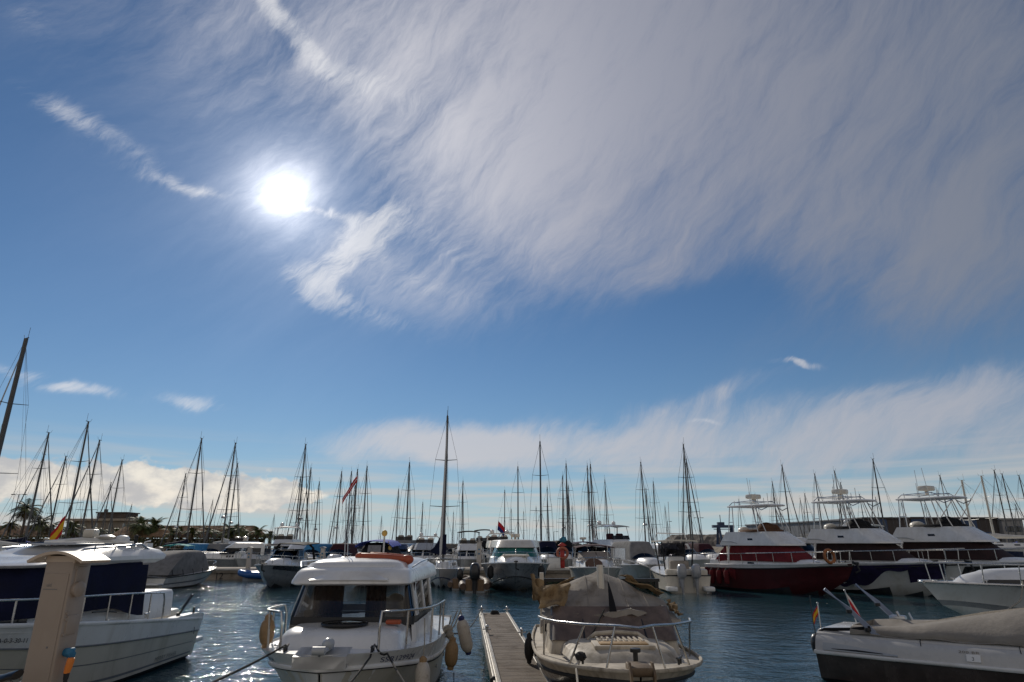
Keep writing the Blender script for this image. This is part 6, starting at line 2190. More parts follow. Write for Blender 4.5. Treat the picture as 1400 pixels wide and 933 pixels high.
def big_sailboat(label, x, y, deg, mast_h, L=8.2, cover=navy_cloth, hull_m=hull_white, mast_x=0.6, B=2.6, group=None, rot_cover=True, name='sailing_boat', lod=0, spread=2, mast_m=None, radar=False, fb=1.15, boom=True, mr=0.085):
    o = thing(name, label, 'sailboat', (x, y, 0), R(deg), group)
    H = Hull(L, B, fb, fb * 0.82, draft=0.6, rake=0.14 * L, tw=0.66, full=2.0, wl=0.78, flare=0.4, zc=0.06, sag=1.4, q=0.95)
    H.build(o, hull_m, antifoul, gel, deck_dz=0.0, nt=16 if lod else 28)
    H.strip('boot_stripe', 0.02, 0.14, letter_navy, o, n=14)
    zs = fb * 0.9
    T = Cab([plan(-L * 0.18, L * 0.24, B * 0.30, B * 0.20, L * 0.12, zs, 2.4), plan(-L * 0.17, L * 0.21, B * 0.27, B * 0.17, L * 0.11, zs + 0.38, 2.4)])
    T.crown('coachroof', gel, o, 0.06)
    T.panels('side_window', darkwin, o, 0, ((2.5, 7.5), (NP - 8.5, NP - 3.5)), 0.4, 0.8, 0.008)
    zc_ = zs + 0.42
    w = MB(); w.tube([(mast_x, 0, zc_ - 0.5), (mast_x, 0, mast_h * 0.5), (mast_x - 0.02 * mast_h * 0.1, 0, mast_h)], [mr, mr, mr * 0.8], 10)
    w.box((mast_x - 0.12, 0, mast_h + 0.02), (0.42, 0.06, 0.05)); w.rod((mast_x - 0.25, 0, mast_h), (mast_x - 0.25, 0, mast_h + 0.7), 0.012, 5); w.rod((mast_x + 0.2, 0, mast_h + .02), (mast_x + 0.35, 0, mast_h + 0.3), 0.012, 5)
    w.build('mast', mast_m or alu, o)
    fr = (0.36, 0.68) if spread == 2 else (0.52,)
    zz = [lerp(zc_, mast_h, f) for f in fr]
    sp = [B * 0.36 * (1 - 0.25 * k) for k in range(len(zz))]
    for z, q in zip(zz, sp):
        w = MB(); w.tube([(mast_x - 0.12, -q, z + 0.06), (mast_x, 0, z), (mast_x - 0.12, q, z + 0.06)], [0.018, 0.03, 0.018], 6); w.build('spreader', mast_m or alu, o)
    w = MB()
    rr_ = 0.008 if not lod else 0.014
    for s in (-1, 1):
        path = [Vector((mast_x - 0.1, s * B * 0.42, zs))] + [Vector((mast_x - 0.12, s * q, z + 0.06)) for z, q in zip(zz, sp)] + [Vector((mast_x, 0, mast_h - 0.05))]
        w.tube(path, rr_, 4, cap=False)
        w.tube([path[0] + Vector((0.25, 0, 0)), Vector((mast_x, 0, zz[0]))], rr_, 4, cap=False)
    w.tube([Vector((-L * 0.49, 0, zs * 0.9)), Vector((mast_x, 0, mast_h))], rr_, 4, cap=False)
    w.tube([Vector((mast_x - 0.16, 0.10, zc_)), Vector((mast_x - 0.14, 0.06, mast_h * 0.99))], rr_ * 0.8, 4, cap=False)
    w.tube([Vector((mast_x - L * 0.42, 0, zc_ + 0.6)), Vector((mast_x - 0.1, 0, mast_h * 0.985))], rr_ * 0.7, 4, cap=False)
    w.tube([Vector((L * 0.30, 0, fb)), Vector((mast_x, 0, zz[-1]))], rr_ * 0.8, 4, cap=False)
    w.build('rigging', wire, o)
    w = MB()
    a, b = Vector((L * 0.47, 0, fb + 0.25)), Vector((mast_x + 0.05, 0, mast_h * 0.95))
    w.tube([a, lerp(a, b, .1), lerp(a, b, .5), lerp(a, b, .93), b], [0.02, 0.075, 0.055, 0.03, 0.012], 7)
    w.build('furled_headsail', white_cloth if not lod else alu, o)
    if boom:
        zb = zc_ + 0.55
        w = MB(); w.tube([(mast_x - 0.1, 0, zb), (mast_x - L * 0.42, 0, zb + 0.05)], 0.06, 8); bm_ = w.build('boom', mast_m or alu, o)
        w = MB()
        n = 14
        rings = []
        for i in range(n + 1):
            u = i / n
            hgt = lerp(0.62, 0.12, u ** 0.5) * (1 if u > 0.05 else 0.9); wd = lerp(0.13, 0.09, u)
            rings.append([Vector((mast_x + (0.02 if i == 0 else -0.02) - u * L * 0.42, wd * math.cos(a_), zb + 0.06 + hgt * 0.45 + hgt * 0.52 * math.sin(a_))) for a_ in [k * 2 * math.pi / 10 for k in range(10)]])
        w.loft(rings); w.build('sail_cover', cover, bm_, smooth=60)
    H.railing(o, steel, 0.80, 0.985, 0.55, inset=0.06, nst=3, r=0.016, name='pulpit')
    if not lod:
        H.railing(o, steel, 0.06, 0.78, 0.55, inset=0.06, nst=6, r=0.008, name='guard_rail')
    if radar:
        w = MB(); w.lathe([(0.02, 0), (0.26, 0.02), (0.28, 0.12), (0.2, 0.22), (0.02, 0.26)], (mast_x + 0.35, 0, lerp(zc_, mast_h, 0.28)), 14); w.box((mast_x + .15, 0, lerp(zc_, mast_h, .28)), (.35, .08, .05)); w.build('radar_dome', gel_grey if not mast_m else mast_m, o)
    return o, H


sb, Hs = big_sailboat('white sailing boat with navy sail cover, bow-on left of the teal-windowed yacht', -4.15, 41.3, -88, 10.1, L=8.4, B=2.5, mast_x=1.5, cover=navy_cloth, mr=0.078, fb=1.05)
# navy sail cover hanging round the mast foot, and deck gear
w = MB()
rows = [[Vector((1.62 - 1.5 * u + 0.03 * math.sin(v * 9), -0.95 * u + 0.16 * (1 - u * 0.4) * s_, lerp(1.95 + 0.95 * (1 - u) ** 2.2, 1.75 + 0.12 * u, v))) for v in [k / 8 for k in range(9)]] for s_, u in [(1, 1), (1, .75), (1, .5), (1, .25), (1, 0), (-1, 0), (-1, .25), (-1, .5), (-1, .75), (-1, 1)]]
w.sheet(rows, 0.03); w.build('luff_cover', navy_cloth, sb, smooth=60)
w = MB()
for k in range(6): w.tube([(-2.4 + k * 0.35, -0.8, 1.3), (-2.4 + k * 0.35, -0.4, 1.62), (-2.4 + k * 0.35, 0.5, 1.66)], 0.06, 6)
w.build('folded_sprayhood', white_cloth, sb, smooth=60)

# blue-topped pilothouse boat
bt, Ht = express_boat('motorboat with royal blue canvas top over black windows, behind the white pilothouse boat', -8.35, 40.5, -90, L=7.4, B=2.6, fb=1.2, fs=0.95, hull_m=hull_white, top='canopy', top_m=black_cloth, group=None, ws_h=0.60)
w = MB()
rows = [[Vector((lerp(-3.0, 0.35, i / 8), lerp(-1.12, 1.12, j / 10), 2.60 - 0.22 * abs(j / 5 - 1) ** 2.5 - 0.10 * (i / 8) ** 2 - (0.12 if j in (0, 10) else 0) + 0.02 * math.cos(i * 3.1))) for j in range(11)] for i in range(9)]
w.sheet(rows, 0.03); w.build('blue_top', blue_cloth, bt, smooth=60)
w = MB(); w.sheet([[Vector((0.46 - 0.22 * v, lerp(-0.34, 0.45, u), lerp(1.72, 2.28, v))) for v in (0, .5, 1)] for u in (0, .5, 1)], 0.01); w.build('clear_panel', mat('cloudy_vinyl', (0.22, 0.22, 0.24), 0.3, var=0.2), bt)
w = MB(); w.rod((0.1, 0.85, 2.3), (0.1, 0.85, 2.5), 0.03); w.lathe([(0.03, 0), (0.10, 0.05), (0.10, 0.2), (0.03, 0.26)], (0.1, 0.95, 2.0), 12); w.build('horn', yellow_pl, bt)

# white sports boat with burgundy bimini, right of the middle
sp_, Hsp = express_boat('white sports boat with burgundy bimini and oval bow window, behind the weathered boat', 4.85, 38.9, -92, L=8.0, B=2.9, fb=1.22, fs=1.0, hull_m=hull_white, top='bimini', top_m=wine_cloth, glass=mat('taupe_screen_cover', (0.26, 0.23, 0.21), 0.8), group=None, ws_h=0.50)
w = MB(); w.lathe([(0.02, 0), (0.3, 0.0), (0.32, 0.02), (0.02, 0.03)], (2.75, -0.35, 1.32), 20, Matrix.Rotation(R(62), 3, 'Y') @ Matrix.Scale(1.5, 3, (0, 1, 0))); w.build('bow_window', mat('brown_glass', (0.06, 0.025, 0.018), 0.15), sp_)

# grey tent boat
gt, Hg = express_boat('motorboat under a tall grey tent canopy, right of the burgundy bimini boat', 8.55, 44.2, -82, L=7.6, B=2.7, fb=1.2, fs=1.0, hull_m=hull_white, top=None, group=None, detail=False, rails=False)
CC = Cab([plan(-3.2, 0.9, 1.22, 0.95, 0.7, 1.15, 3.2), plan(-3.0, 0.3, 1.15, 0.80, 0.5, 2.15, 3.2), plan(-2.8, 0.0, 1.02, 0.7, 0.4, 2.45, 3.2)])
CC.crown('tent_canopy', grey_cloth, gt, 0.08, smooth=60)
CC.panels('clear_panel', mat('bright_vinyl', (0.55, 0.56, 0.56), 0.25), gt, 0, ((1.5, 7.5),), 0.15, 0.92, 0.012)


# boat with twin outboards, stern-on
def twin_outboard():
    o = thing('outboard_boat', 'pale open boat with twin silver outboards, stern-on left of the red yacht', 'boat')
    heading(o, 9.05, 37.7, 88)
    H = Hull(6.8, 2.45, 1.15, 0.85, draft=0.4, rake=0.9, tw=0.95, full=2.4, wl=0.88, flare=0.5, zc=0.10, sag=1.5)
    H.build(o, gel_cream, antifoul_tan, gel, deck_dz=-0.02)
    H.along('rub_rail', 0.97, 0.03, rubber, o)
    w = MB(); w.box((-3.1, 0, 0.95), (0.5, 2.1, 0.35), bevel=0.08); w.build('stern_bench', gel_cream, o)
    w = MB(); w.box((-0.4, 0, 1.25), (0.9, 0.9, 0.9), bevel=0.08); w.build('console', gel, o)
    w = MB(); w.box((-1.5, 0, 1.15), (0.5, 1.0, 0.7), bevel=0.08); w.build('helm_seat', taupe_cloth, o)
    w = MB()
    rows = [[Vector((lerp(-1.9, 0.9, i / 6), lerp(-1.0, 1.0, j / 6), 2.55 - 0.05 * (j / 3 - 1) ** 2)) for j in range(7)] for i in range(7)]
    w.sheet(rows, 0.07); w.build('hardtop', gel_cream, o, smooth=60)
    for s in (-1, 1):
        for xa, xb in ((-1.3, -1.5), (0.3, 0.6)):
            w = MB(); w.rod((xa, s * 0.7, 0.9), (xb, s * 0.85, 2.52), 0.04, 8); w.build('hardtop_leg', black_pl, o)
    w = MB(); w.sheet([[Vector((0.35 - 0.25 * v, lerp(-0.75, 0.75, u), lerp(1.65, 2.4, v))) for v in (0, 1)] for u in (0, .5, 1)], 0.012); w.build('windscreen', smoke_glass, o)
    w = MB(); w.rod((-1.2, 0.3, 2.55), (-1.35, 0.3, 4.6), 0.015, 6); w.build('whip_antenna', steel, o)
    w = MB(); w.tube([(0.2, -0.9, 2.6), (0.1, -0.8, 2.9), (0.1, 0.8, 2.95), (0.2, 0.9, 2.6)], 0.03, 6); w.build('rod_rack', gel, o)
    for s in (-0.36, 0.36): outboard(o, -3.70, s, 0.72, 1.25, outboard_lt)
    w = MB()
    for s in (-1, 1): w.box((-3.72, s * 0.92, 0.22), (0.7, 0.5, 0.22), bevel=0.06)
    w.build('swim_pad', gel, o)


twin_outboard()
w = MB()
w.sheet([[Vector((x, s, z)) for s in (-0.25, 0.25)] for x, z in ((0, 0.10), (0.7, 0.02), (1.4, -0.14), (2.1, -0.36))], 0.05)
gw = thing('gangway', 'ribbed pale gangway sloping from the pier towards the twin-outboard boat', 'gangway', (6.55, 41.9, 1.35), R(-25))
rw_ = w.build('ramp', gel, gw)
w = MB()
for k in range(14): w.box((0.08 + k * 0.15, 0, 0.125 - 0.0102 * k - 0.0009 * k * k), (0.03, 0.46, 0.02))
w.build('slat', gel_grey, rw_)
w = MB(); w.rod((0.0, -0.2, 0.1), (0.0, -0.2, -1.35), 0.05, 8); w.rod((0.0, 0.2, 0.1), (0.0, 0.2, -1.35), 0.05, 8); w.rod((2.05, 0, -0.38), (2.05, 0, -1.35), 0.05, 8); w.build('support', steel, gw)


# tenders with outboards between sailing boat and yacht
def tender(label, x, y, deg, m, ob, s=1.0):
    o = thing('tender', label, 'dinghy', (x, y, 0), R(deg), 'tenders across the channel')
    o.scale = (s, s, s)
    w = MB()
    w.tube([(-1.5, -0.6, 0.30), (-0.5, -0.66, 0.32), (0.7, -0.58, 0.38), (1.35, -0.28, 0.48), (1.5, 0, 0.52), (1.35, 0.28, 0.48), (0.7, 0.58, 0.38), (-0.5, 0.66, 0.32), (-1.5, 0.6, 0.30)], [.16, .22, .22, .2, .2, .2, .22, .22, .16], 12)
    w.build('tube', m, o, smooth=60)
    w = MB(); w.loft([[Vector((x_, y_, z)) for x_, y_ in ((-1.3, -.5), (0.8, -.45), (1.3, 0), (0.8, .45), (-1.3, .5))] for z in (-0.1, 0.2)]); w.box((-0.1, 0, 0.42), (0.25, 1.0, 0.06)); w.build('hull', gel_grey, o, smooth=0)
    w = MB(); w.box((-1.32, 0, 0.35), (0.06, 0.95, 0.55)); w.build('transom', teak, o, smooth=0)
    outboard(o, -1.55, 0, 0.62, ob, outboard_dark)
    return o


tender('brown inflatable tender with big dark outboard, stern-on beside the teal-windowed yacht', -1.95, 36.0, 92, mat('inflatable_brown', (0.085, 0.05, 0.035), 0.6, var=0.2), 1.5)
tender('smaller brown tender with outboard next to the white sailing boat', -2.75, 37.8, 88, mat('inflatable_tan', (0.13, 0.085, 0.055), 0.6, var=0.2), 1.1, 0.9)
tender('small blue dinghy lying against the pier, left of the black-topped cruiser', -16.9, 45.6, 178, hull_blue, 0.6)


def ring_station():
    o = thing('lifebuoy_station', 'red lifebuoy stand on the pier right of the teal-windowed yacht', 'lifebuoy stand', (at_y(769, 765, 47.6).x, 47.6, 0.72))
    w = MB(); w.box((0, 0.02, 0.75), (0.30, 0.10, 1.5), bevel=0.03); w.build('post', red_pl, o)
    w = MB(); w.torus((0, -0.10, 1.0), 0.36, 0.10, Matrix.Rotation(R(90), 3, 'X'), 26, 8); w.build('ring', mat('lifebuoy_faded', (0.36, 0.11, 0.065), 0.6, var=0.2), o)
    w = MB(); w.loft([[Vector((sx * .28, sy * .14, 1.5 + z)) for sx, sy in ((-1, -1), (1, -1), (1, 1), (-1, 1))] for z in (0, .05)] + [[Vector((sx * .05, sy * .1, 1.72)) for sx, sy in ((-1, -1), (1, -1), (1, 1), (-1, 1))]]); w.build('roof', red_pl, o, smooth=0)


ring_station()
tag_box = MB(); tag_box.box((0, 0, 0.35), (0.9, 0.5, 0.7), bevel=0.04); bx = thing('dock_box', 'pale dock box on the pier left of the red lifebuoy stand', 'dock box', (at_y(757, 765, 47.5).x, 47.5, 0.72))
tag_box.build('box_body', gel, bx)
tag_box = MB(); tag_box.box((0, 0, 0.725), (0.94, 0.54, 0.05), bevel=0.02); tag_box.build('lid', gel_grey, bx)


# ------------------------------------------------------------------ second row: motorboats beyond the pier
def far_flybridge(label, x, y, deg, s=1.0, hull_m=hull_white, win=darkwin, cover=None, top='hardtop', top_m=None, group='motorboats beyond the pier', tub_m=None):
    o = thing('motor_cruiser', label, 'boat', (x, y, 0), R(deg), group)
    o.scale = (s, s, s)
    H = Hull(8.6, 3.1, 1.45, 1.2, draft=0.5, rake=1.2, tw=0.93, full=2.5, wl=0.85, flare=0.6, zc=0.1, sag=1.5, q=0.82)
    H.build(o, hull_m, antifoul, gel, deck_dz=-0.02, nt=16)
    H.along('rub_rail', 0.95, 0.04, gel_grey, o, n=18)
    C = Cab([plan(-3.2, 1.7, 1.2, 0.9, 1.0, 1.2, 2.6), plan(-3.1, 1.5, 1.18, 0.88, 0.9, 1.55, 2.6), plan(-2.9, 0.7, 1.08, 0.8, 0.7, 2.15, 2.6)])
    C.solid('cabin', gel, o)
    C.panels('window', win, o, 1, ((1.5, 8.0), (F0 + 0.5, (F0 + F1) / 2 - 0.3), ((F0 + F1) / 2 + 0.3, F1 - 0.5), (NP - 9.0, NP - 2.5)), 0.1, 0.92, 0.012)
    F = Cab([plan(-3.3, 1.1, 1.28, 1.0, 0.8, 2.14, 2.8), plan(-3.2, 0.7, 1.25, 0.92, 0.7, 2.45, 2.8), plan(-3.0, 0.3, 1.16, 0.85, 0.6, 2.75, 2.8)])
    F.solid('flybridge', tub_m or gel, o, cap0=True)
    w = MB(); w.sheet([[Vector((0.25 - 0.2 * v, lerp(-0.8, 0.8, u), 2.75 + 0.32 * v)) for v in (0, 1)] for u in (0, .25, .5, .75, 1)], 0.015); w.build('fly_screen', smoke_glass, o)
    w = MB()
    for sd in (-1, 1): w.box((-1.0, sd * 0.45, 2.95), (0.55, 0.55, 0.6), bevel=0.12)
    w.build('helm_seat', cover or gel_cream, o)
    if top == 'hardtop' or top == 'bimini':
        w = MB()
        for sd in (-1, 1):
            for xa, xb in ((-2.6, -2.4), (-0.4, -0.7)): w.rod((xa, sd * 1.1, 2.7), (xb, sd * 1.0, 3.85), 0.03, 6)
        w.build('hardtop_frame', steel, o)
        w = MB()
        rows = [[Vector((lerp(-2.7, -0.2, i / 6), lerp(-1.05, 1.05, j / 6), 3.95 - 0.12 * (j / 3 - 1) ** 2 - 0.05 * (i / 3 - 1) ** 2)) for j in range(7)] for i in range(7)]
        w.sheet(rows, 0.06); w.build('hardtop', top_m or gel, o, smooth=60)
    if top in ('arch', 'hardtop'):
        za = 3.35 if top == 'arch' else 4.0
        w = MB()
        w.tube([(-2.9, -1.15, 2.5), (-2.6, -1.1, za - 0.2), (-2.5, -0.9, za), (-2.5, 0.9, za), (-2.6, 1.1, za - 0.2), (-2.9, 1.15, 2.5)], 0.06, 6)
        w.build('radar_arch', gel, o)
        w = MB(); w.sphere((-2.5, -0.7, za + 0.2), 0.2, (1, 1, .9), 12, 8); w.sphere((-2.5, 0.7, za + 0.17), 0.18, (1, 1, .9), 12, 8); w.build('radar_dome', gel, o)
        w = MB(); w.rod((-2.5, 0.2, za), (-2.6, 0.2, za + 1.5), 0.015, 5); w.rod((-2.5, -0.3, za), (-2.5, -0.3, za + 0.7), 0.02, 5); w.build('whip_antenna', steel, o)
    H.railing(o, steel, 0.45, 0.985, 0.5, inset=0.1, nst=5, r=0.022)
    w = MB(); w.box((-4.5, 0, 0.3), (0.5, 2.6, 0.08)); w.build('bathing_platform', gel, o, smooth=0)
    return o


FOOT = []     # berths taken: x, y, half width, half length


def berth(x, y, hw=1.8, hl=5.0): FOOT.append((x, y, hw, hl))


def bx_(px, y): return (px - 700) / 866.0 * (y * cP - 1.0 * sP)


M2 = 'motorboats beyond the pier'
for px, y in ((320, 72), (385, 63), (552, 66), (583, 55.5), (640, 55.5), (662, 66), (681, 55.5), (848, 56), (1206, 56)): pass
far_flybridge('white flybridge cruiser behind the grey boat with portholes', bx_(322, 72), 72, -95, 0.95, top='none'); berth(bx_(322, 72), 72)
far_flybridge('white flybridge cruiser with radar arch and hardtop, right of the rightmost palm', bx_(386, 64), 64, -80, 1.0, top='hardtop'); berth(bx_(386, 64), 64)
far_flybridge('flybridge cruiser under a dark upper cover, right of the blue-topped boat', bx_(551, 66), 66, -90, 0.98, top='none', cover=taupe_cloth, tub_m=grey_cloth); berth(bx_(551, 66), 66)
far_flybridge('flybridge cruiser with radar arch, left of the near sailing boat', bx_(580, 55.5), 55.5, -90, 0.88, top='arch', cover=gel_cream, tub_m=gel_grey); berth(bx_(580, 55.5), 55.5)
far_flybridge('flybridge cruiser with dark bimini, left of the tall service post', bx_(639, 55.5), 55.5, -90, 0.86, top='bimini', top_m=black_cloth); berth(bx_(639, 55.5), 55.5)
far_flybridge('dark-topped flybridge cruiser behind the tall service post', bx_(661, 67), 67, -90, 0.95, hull_m=hull_navy, top='bimini', top_m=black_cloth, tub_m=black_cloth); berth(bx_(661, 67), 67)
far_flybridge('flybridge cruiser with radar arch and small flag, left of the teal-windowed yacht', bx_(682, 55.5), 55.5, -90, 0.95, top='arch', tub_m=gel_cream); berth(bx_(682, 55.5), 55.5)
far_flybridge('white flybridge cruiser with burgundy upholstery and grey hardtop, left of the grey tent boat', bx_(849, 55.5), 55.5, -72, 0.98, top='hardtop', top_m=gel_grey, cover=wine_cloth); berth(bx_(849, 55.5), 55.5)
far_flybridge('flybridge cruiser with brown upper covers, glimpsed between the middle and right-hand flybridge yachts', bx_(1206, 56), 56, -70, 1.0, top='hardtop', cover=brown_cloth); berth(bx_(1206, 56), 56)
far_flybridge('white flybridge cruiser far left of the fleet, behind the roof of the navy-covered cruiser', bx_(62, 70), 70, -70, 0.9, top='none'); berth(bx_(62, 70), 70)

for (lab, px, y, deg, kw) in (
        ('grey hulled cruiser with round portholes, bow to the left beyond the pier', 314, 57, 196, dict(L=6.8, B=2.7, hull_m=hull_shade, top='hardtop', top_m=gel, portlights=3, fb=1.3, fs=1.1)),
        ('small boat with blue sail cover beyond the pier, right of the black-topped cruiser', 426, 55, -92, dict(L=7.2, B=2.4, top='canopy', top_m=sky_cloth)),
        ('white boat with dark red cover beyond the pier, left of the blue-topped boat', 462, 55.5, -88, dict(L=7, B=2.4, top='canopy', top_m=wine_cloth)),
        ('dark pilothouse boat beyond the pier, just right of the blue-topped boat', 545, 54.5, -90, dict(L=7.6, B=2.6, hull_m=hull_navy, top='hardtop', top_m=hull_navy, glass=darkwin)),
        ('white cabin boat with lattice rails beyond the pier, over the pilothouse boat roof', 527, 60, -90, dict(L=7.6, B=2.5, top='hardtop', top_m=gel)),
        ('boat with white clutter and low windscreen beyond the near sailing boat', 609, 57, -86, dict(L=7.2, B=2.4, top=None)),
        ('dark blue canopied boat beyond the pier, just right of the teal-windowed yacht', 748, 55, -90, dict(L=7.6, B=2.7, hull_m=hull_white, top='canopy', top_m=navy_cloth, ws_h=0.7)),
        ('boat with black canopy and blue float on top, behind the red lifebuoy stand', 771, 57, -90, dict(L=7.6, B=2.6, top='canopy', top_m=black_cloth, hull_m=hull_white, ws_h=0.75)),
        ('white boat with indigo bimini and radar, behind the burgundy bimini boat', 802, 57.5, -86, dict(L=8.2, B=2.8, top='bimini', top_m=purple_cloth, radar=True, ws_h=0.7)),
        ('white cabin boat in the clutter right of the grey tent boat', 918, 58, -80, dict(L=7.4, B=2.5, top='hardtop', top_m=gel)),
        ('white open boat in the clutter behind the twin-outboard boat', 940, 55, -75, dict(L=7.4, B=2.5, top=None, arch=True)),
        ('white boat with burgundy cover just left of the red yacht', 966, 58, -75, dict(L=7.4, B=2.5, top='canopy', top_m=wine_cloth)),
        ('cream topped wheelhouse boat with dark windows, between the red and middle flybridge yachts', 1098, 50.5, -60, dict(L=9.5, B=3.2, fb=1.5, fs=1.2, hull_m=hull_dark, top='hardtop', top_m=gel_cream, ws_h=0.75)),
        ('white cruiser with teal canvas, beyond the grey canvas covered boat', 238, 56, -75, dict(L=7, B=2.5, top='bimini', top_m=teal_cloth)),
        ('white boat with light blue canvas, beyond the forked white mast', 260, 61, -85, dict(L=7.2, B=2.4, top='canopy', top_m=sky_cloth)),
        ('white motorboat with dark canopy right of the teal canvas boat', 290, 63, -90, dict(L=7.2, B=2.5, top='canopy', top_m=grey_cloth)),
        ('white launch with low cabin at the far left, below the shaggy palms', 22, 60, -60, dict(L=8, B=2.7, top='canopy', top_m=blue_cloth)),
        ('white motorboat left of the rightmost palm, behind the black-topped cruiser', 352, 58, -95, dict(L=7.2, B=2.5, top='bimini', top_m=navy_cloth)),
        ('white motorboat with blue hull stripe behind the black-topped cruiser', 404, 57, -88, dict(L=7.4, B=2.5, top='hardtop', top_m=gel, stripe=hull_blue)),
        ('white cabin motorboat with silver cover at the left, behind the navy-covered cruiser roof end', 168, 64, -80, dict(L=8, B=2.7, top='canopy', top_m=grey_cloth))):
    express_boat(lab, bx_(px, y), y, deg, group=M2, detail=False, **kw)
    berth(bx_(px, y), y, 1.7, 4.4)
p = at_y(771, 740, 57.5)
w = MB(); w.sphere((0, 0, 0), 0.33, (1, 1, 1.05), 16, 10); fl = w.build('float', mat('teal_float', (0.02, 0.16, 0.24), 0.5, var=0.2), None, smooth=60)
fl.location = (p.x - 0.1, 57.2, 2.62); tag(fl, 'teal-blue round float lying on the black canopy behind the red lifebuoy stand', 'float')
p = at_y(1077, 731, 48.5)
w = MB(); w.lathe([(0.02, 0), (0.26, 0.06), (0.30, 0.3), (0.26, 0.55), (0.02, 0.62)], (0, 0, 0), 14); fb_ = w.build('buoy', orange_bright, None, smooth=60)
fb_.location = (bx_(1077, 47.5), 47.9, 0.72); fb_.scale = (1.3, 1.3, 2.6)
tag(fb_, 'bright orange buoy stood on the pier right of the red yacht flybridge', 'buoy')

# sailing yachts with visible hulls at the right edge
for lab_, pxt, pyt, yy, dg, mx, mm in (('navy-striped sailing yacht under the left pale mast at the right edge', 1315, 657, 68, 176, 1.0, gel_cream),
                                     ('navy-striped sailing yacht under the right pale mast at the right edge', 1342, 651, 76, 172, 0.8, gel_cream)):
    t = at_y(pxt, pyt, yy)
    sy, Hy = big_sailboat(lab_, t.x + mx, yy, dg, t.z, L=12.5, B=3.6, hull_m=hull_white, mast_x=mx, cover=white_cloth, group='sailing yachts at the right edge', fb=2.2, mast_m=mm, mr=0.12)
    Hy.strip('side_stripe', 0.55, 0.85, hull_navy, sy, off=0.008)
    berth(t.x + mx, yy, 6.5, 2.4)

# the big mast at the left edge
t = at_y(43, 458, 37)
lm, _h = big_sailboat('large sailing yacht at the left edge, its thick mast the tallest there', t.x - 0.4, 37.5, 150, t.z, L=11.5, B=3.4, mast_x=0.6, cover=white_cloth, fb=1.4, mr=0.15)
berth(t.x, 37.5, 5, 5)

# ------------------------------------------------------------------ the sailing fleet
PROTO_H = 12.0
PROTO = {}
for key, kw in (('two', dict(spread=2)), ('one', dict(spread=1, cover=blue_cloth)), ('radar', dict(spread=2, radar=True, cover=white_cloth)), ('dark', dict(spread=2, mast_m=alu_dark, cover=grey_cloth, hull_m=hull_navy)), ('thin', dict(spread=1, mr=0.065, cover=sky_cloth))):
    kw = dict(kw)
    mr = kw.pop('mr', 0.082)
    PROTO[key], _ = big_sailboat('sailing yacht', 0, 0, -90, PROTO_H, L=9.2, B=2.9, mast_x=0.5, lod=1, group='sailing yachts of the far fleet', mr=mr, **kw)
used_proto = set()
MASTS = [(67, 592, 'two'), (60, 622, 'one'), (90, 624, 'dark'), (121, 577, 'two'), (136, 602, 'two'), (167, 629, 'two'), (152, 660, 'thin'),
         (180, 690, 'thin'), (254, 648, 'radar'), (276, 600, 'two'), (291, 684, 'thin'), (322, 606, 'radar'), (325, 634, 'radar'), (311, 640, 'one'), (375, 704, 'thin'),
         (418, 608, 'radar'), (411, 652, 'two'), (425, 640, 'two'), (437, 659, 'radar'), (467, 645, 'radar'), (459, 690, 'thin'), (481, 645, 'dark'), (489, 642, 'one'), (486, 664, 'radar'), (502, 638, 'two'),
         (522, 706, 'thin'), (545, 669, 'one'), (560, 633, 'dark'), (578, 687, 'one'), (609, 716, 'thin'), (633, 658, 'two'), (620, 700, 'thin'),
         (690, 670, 'one'), (699, 696, 'one'), (708, 638, 'two'), (716, 699, 'thin'), (738, 604, 'dark'), (733, 693, 'dark'), (748, 666, 'dark'), (769, 651, 'radar'), (774, 634, 'two'), (777, 664, 'one'), (782, 692, 'radar'),
         (803, 637, 'radar'), (807, 635, 'two'), (812, 690, 'radar'), (827, 656, 'thin'), (876, 632, 'radar'), (893, 659, 'two'), (883, 668, 'one'), (909, 692, 'thin'), (934, 608, 'two'), (938, 628, 'one'),
         (1056, 659, 'thin'), (1057, 674, 'one'), (1069, 636, 'two'), (1094, 682, 'thin'), (1100, 675, 'radar'), (1114, 648, 'two'), (1141, 644, 'two'), (1149, 660, 'one'), (1158, 676, 'one'), (1175, 676, 'two'), (1193, 628, 'dark'), (1197, 680, 'thin'), (1032, 676, 'thin'), (1010, 683, 'thin'),
         (1285, 650, 'two'), (1264, 690, 'thin'), (1359, 643, 'two'), (1370, 648, 'one'), (1393, 650, 'two'), (1388, 690, 'thin'), (1232, 686, 'thin')]
ZONES = [(0, 78, 'over the shaggy palms'), (78, 110, 'beside the drooping red-yellow flag'), (110, 185, 'over the flat-roofed house'), (185, 345, 'over the thatched bar'), (345, 445, 'over the black-topped cruiser'),
         (445, 530, 'over the blue-topped boat'), (530, 595, 'left of the near sailing boat mast'), (595, 655, 'right of the near sailing boat mast'), (655, 757, 'over the teal-windowed yacht'),
         (757, 850, 'over the burgundy bimini boat'), (850, 965, 'over the grey tent boat'), (965, 1090, 'over the red flybridge yacht'), (1090, 1182, 'over the middle flybridge yacht'),
         (1182, 1300, 'over the right-hand flybridge yacht'), (1300, 1401, 'over the right part of the brown warehouse')]
ORD = ['first', 'second', 'third', 'fourth', 'fifth', 'sixth', 'seventh', 'eighth', 'ninth', 'tenth', 'eleventh', 'twelfth']
LOOK = {'two': 'two-spreader mast', 'one': 'single-spreader mast', 'radar': 'mast carrying a radar dome', 'dark': 'dark two-spreader mast', 'thin': 'thin single-spreader mast'}
cnt = {}
fleet_label = {}
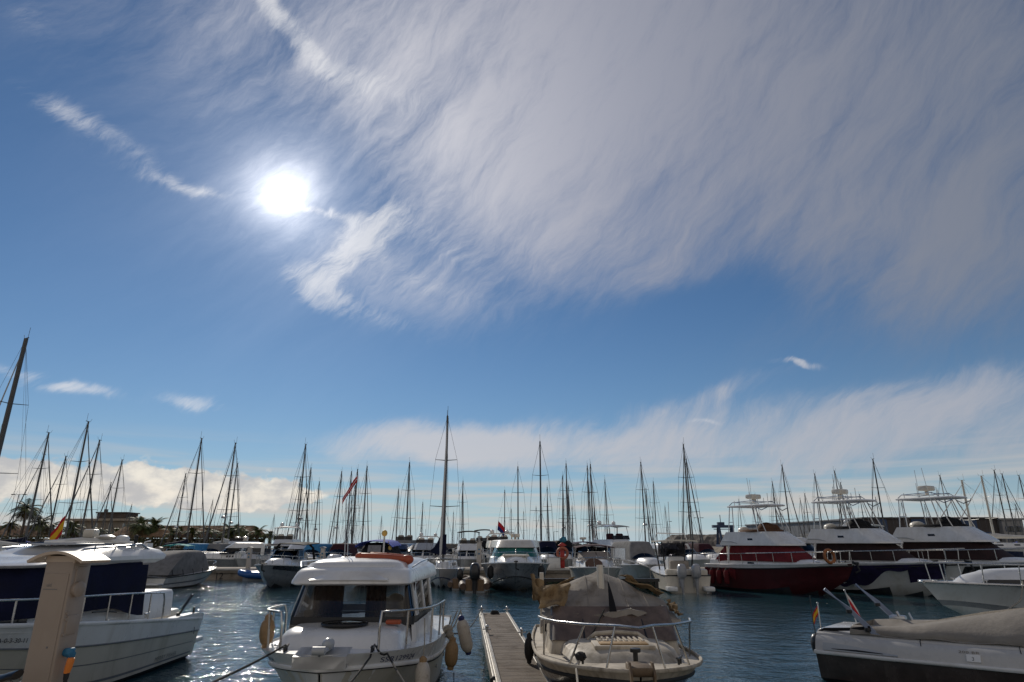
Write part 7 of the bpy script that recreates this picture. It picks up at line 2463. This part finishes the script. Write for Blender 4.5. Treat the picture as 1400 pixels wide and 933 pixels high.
for i, (px, py, k) in sorted(enumerate(MASTS), key=lambda q: q[1][0]):
    z = next(zz for zz in ZONES if zz[0] <= px < zz[1])
    n = cnt.get(z[2], 0); cnt[z[2]] = n + 1
    fleet_label[i] = 'sailing yacht, ' + LOOK[k] + ', ' + ORD[n] + ' from left ' + z[2]


def free(x, y, hw, hl):
    if 86 - hl < y < 96 + hl - 0: 
        if abs(y - 91) < hl + 1.4: return False
    if y - hl < 50.5: return False
    for (a, b, c, d) in FOOT:
        if abs(x - a) < hw + c and abs(y - b) < hl + d: return False
    return True


for i, (px, py, k) in enumerate(MASTS):
    best = None
    d0 = view_dir(px, py)
    for yy in [60 + 0.75 * q for q in range(76)]:
        if px < 400 and yy > 107: continue
        if px > 1000 and yy > 102: continue
        q = at_y(px, py, yy)
        s = q.z / PROTO_H
        if not 0.52 < s < 1.5: continue
        cost = abs(s - 1.0) * 40 + abs(yy - 78) * 0.05
        if k == 'thin': cost = abs(s - 0.75) * 40 + abs(yy - 98) * 0.05
        sgn = 1 if (i % 3) else -1
        cx, cy = q.x, yy + 0.5 * s * sgn
        if not free(cx, cy, 1.5 * s, 4.7 * s): cost += 1000
        if best is None or cost < best[0]: best = (cost, cx, cy, s, sgn)
    if best is None or best[0] >= 1000: continue
    _, cx, cy, s, sgn = best
    berth(cx, cy, 1.5 * s, 4.7 * s)
    deg = -90 if sgn > 0 else 90
    deg += RNG.uniform(-2.5, 2.5)
    lab = fleet_label[i]
    if k not in used_proto:
        used_proto.add(k)
        o = PROTO[k]
        o.location = (cx, cy, 0); o.rotation_euler = (0, 0, R(deg)); o.scale = (s, s, s); o['label'] = lab
    else:
        dup(PROTO[k], (cx, cy, 0), R(deg), lab, 'sailing yachts of the far fleet', s)

# flags over the fleet
b, t = at_y(83, 736, 58), at_y(86, 704, 58)
flag('ensign', 'drooping red and yellow flag on a tall staff at the left, before the palms', (b.x, 58, 0.9), (b.x + 0.05, 58, t.z), 1.7, 1.6, *SPAIN, droop=0.9, dirx=(-1, 0.1), group='flags over the fleet')
b, t = at_y(484, 740, 62), at_y(489, 650, 62)
flag('pennant_flag', 'long red and white flag hanging aslant from a high staff over the blue-topped boat', (b.x, 62, 1.2), (t.x, 62, t.z), 2.2, 0.6, [flag_red, flag_white, flag_red], (0.42, 0.2, 0.38), droop=0.95, dirx=(-1, 0.05), group='flags over the fleet')
b, t = at_y(680, 738, 56), at_y(684, 713, 56)
flag('ensign', 'small dark flag on the radar arch left of the teal-windowed yacht', (b.x, 54.6, 3.2), (b.x + 0.1, 54.6, t.z), 0.8, 0.7, [flag_red, flag_blue], (0.5, 0.5), droop=0.7, dirx=(1, 0.1), group='flags over the fleet')
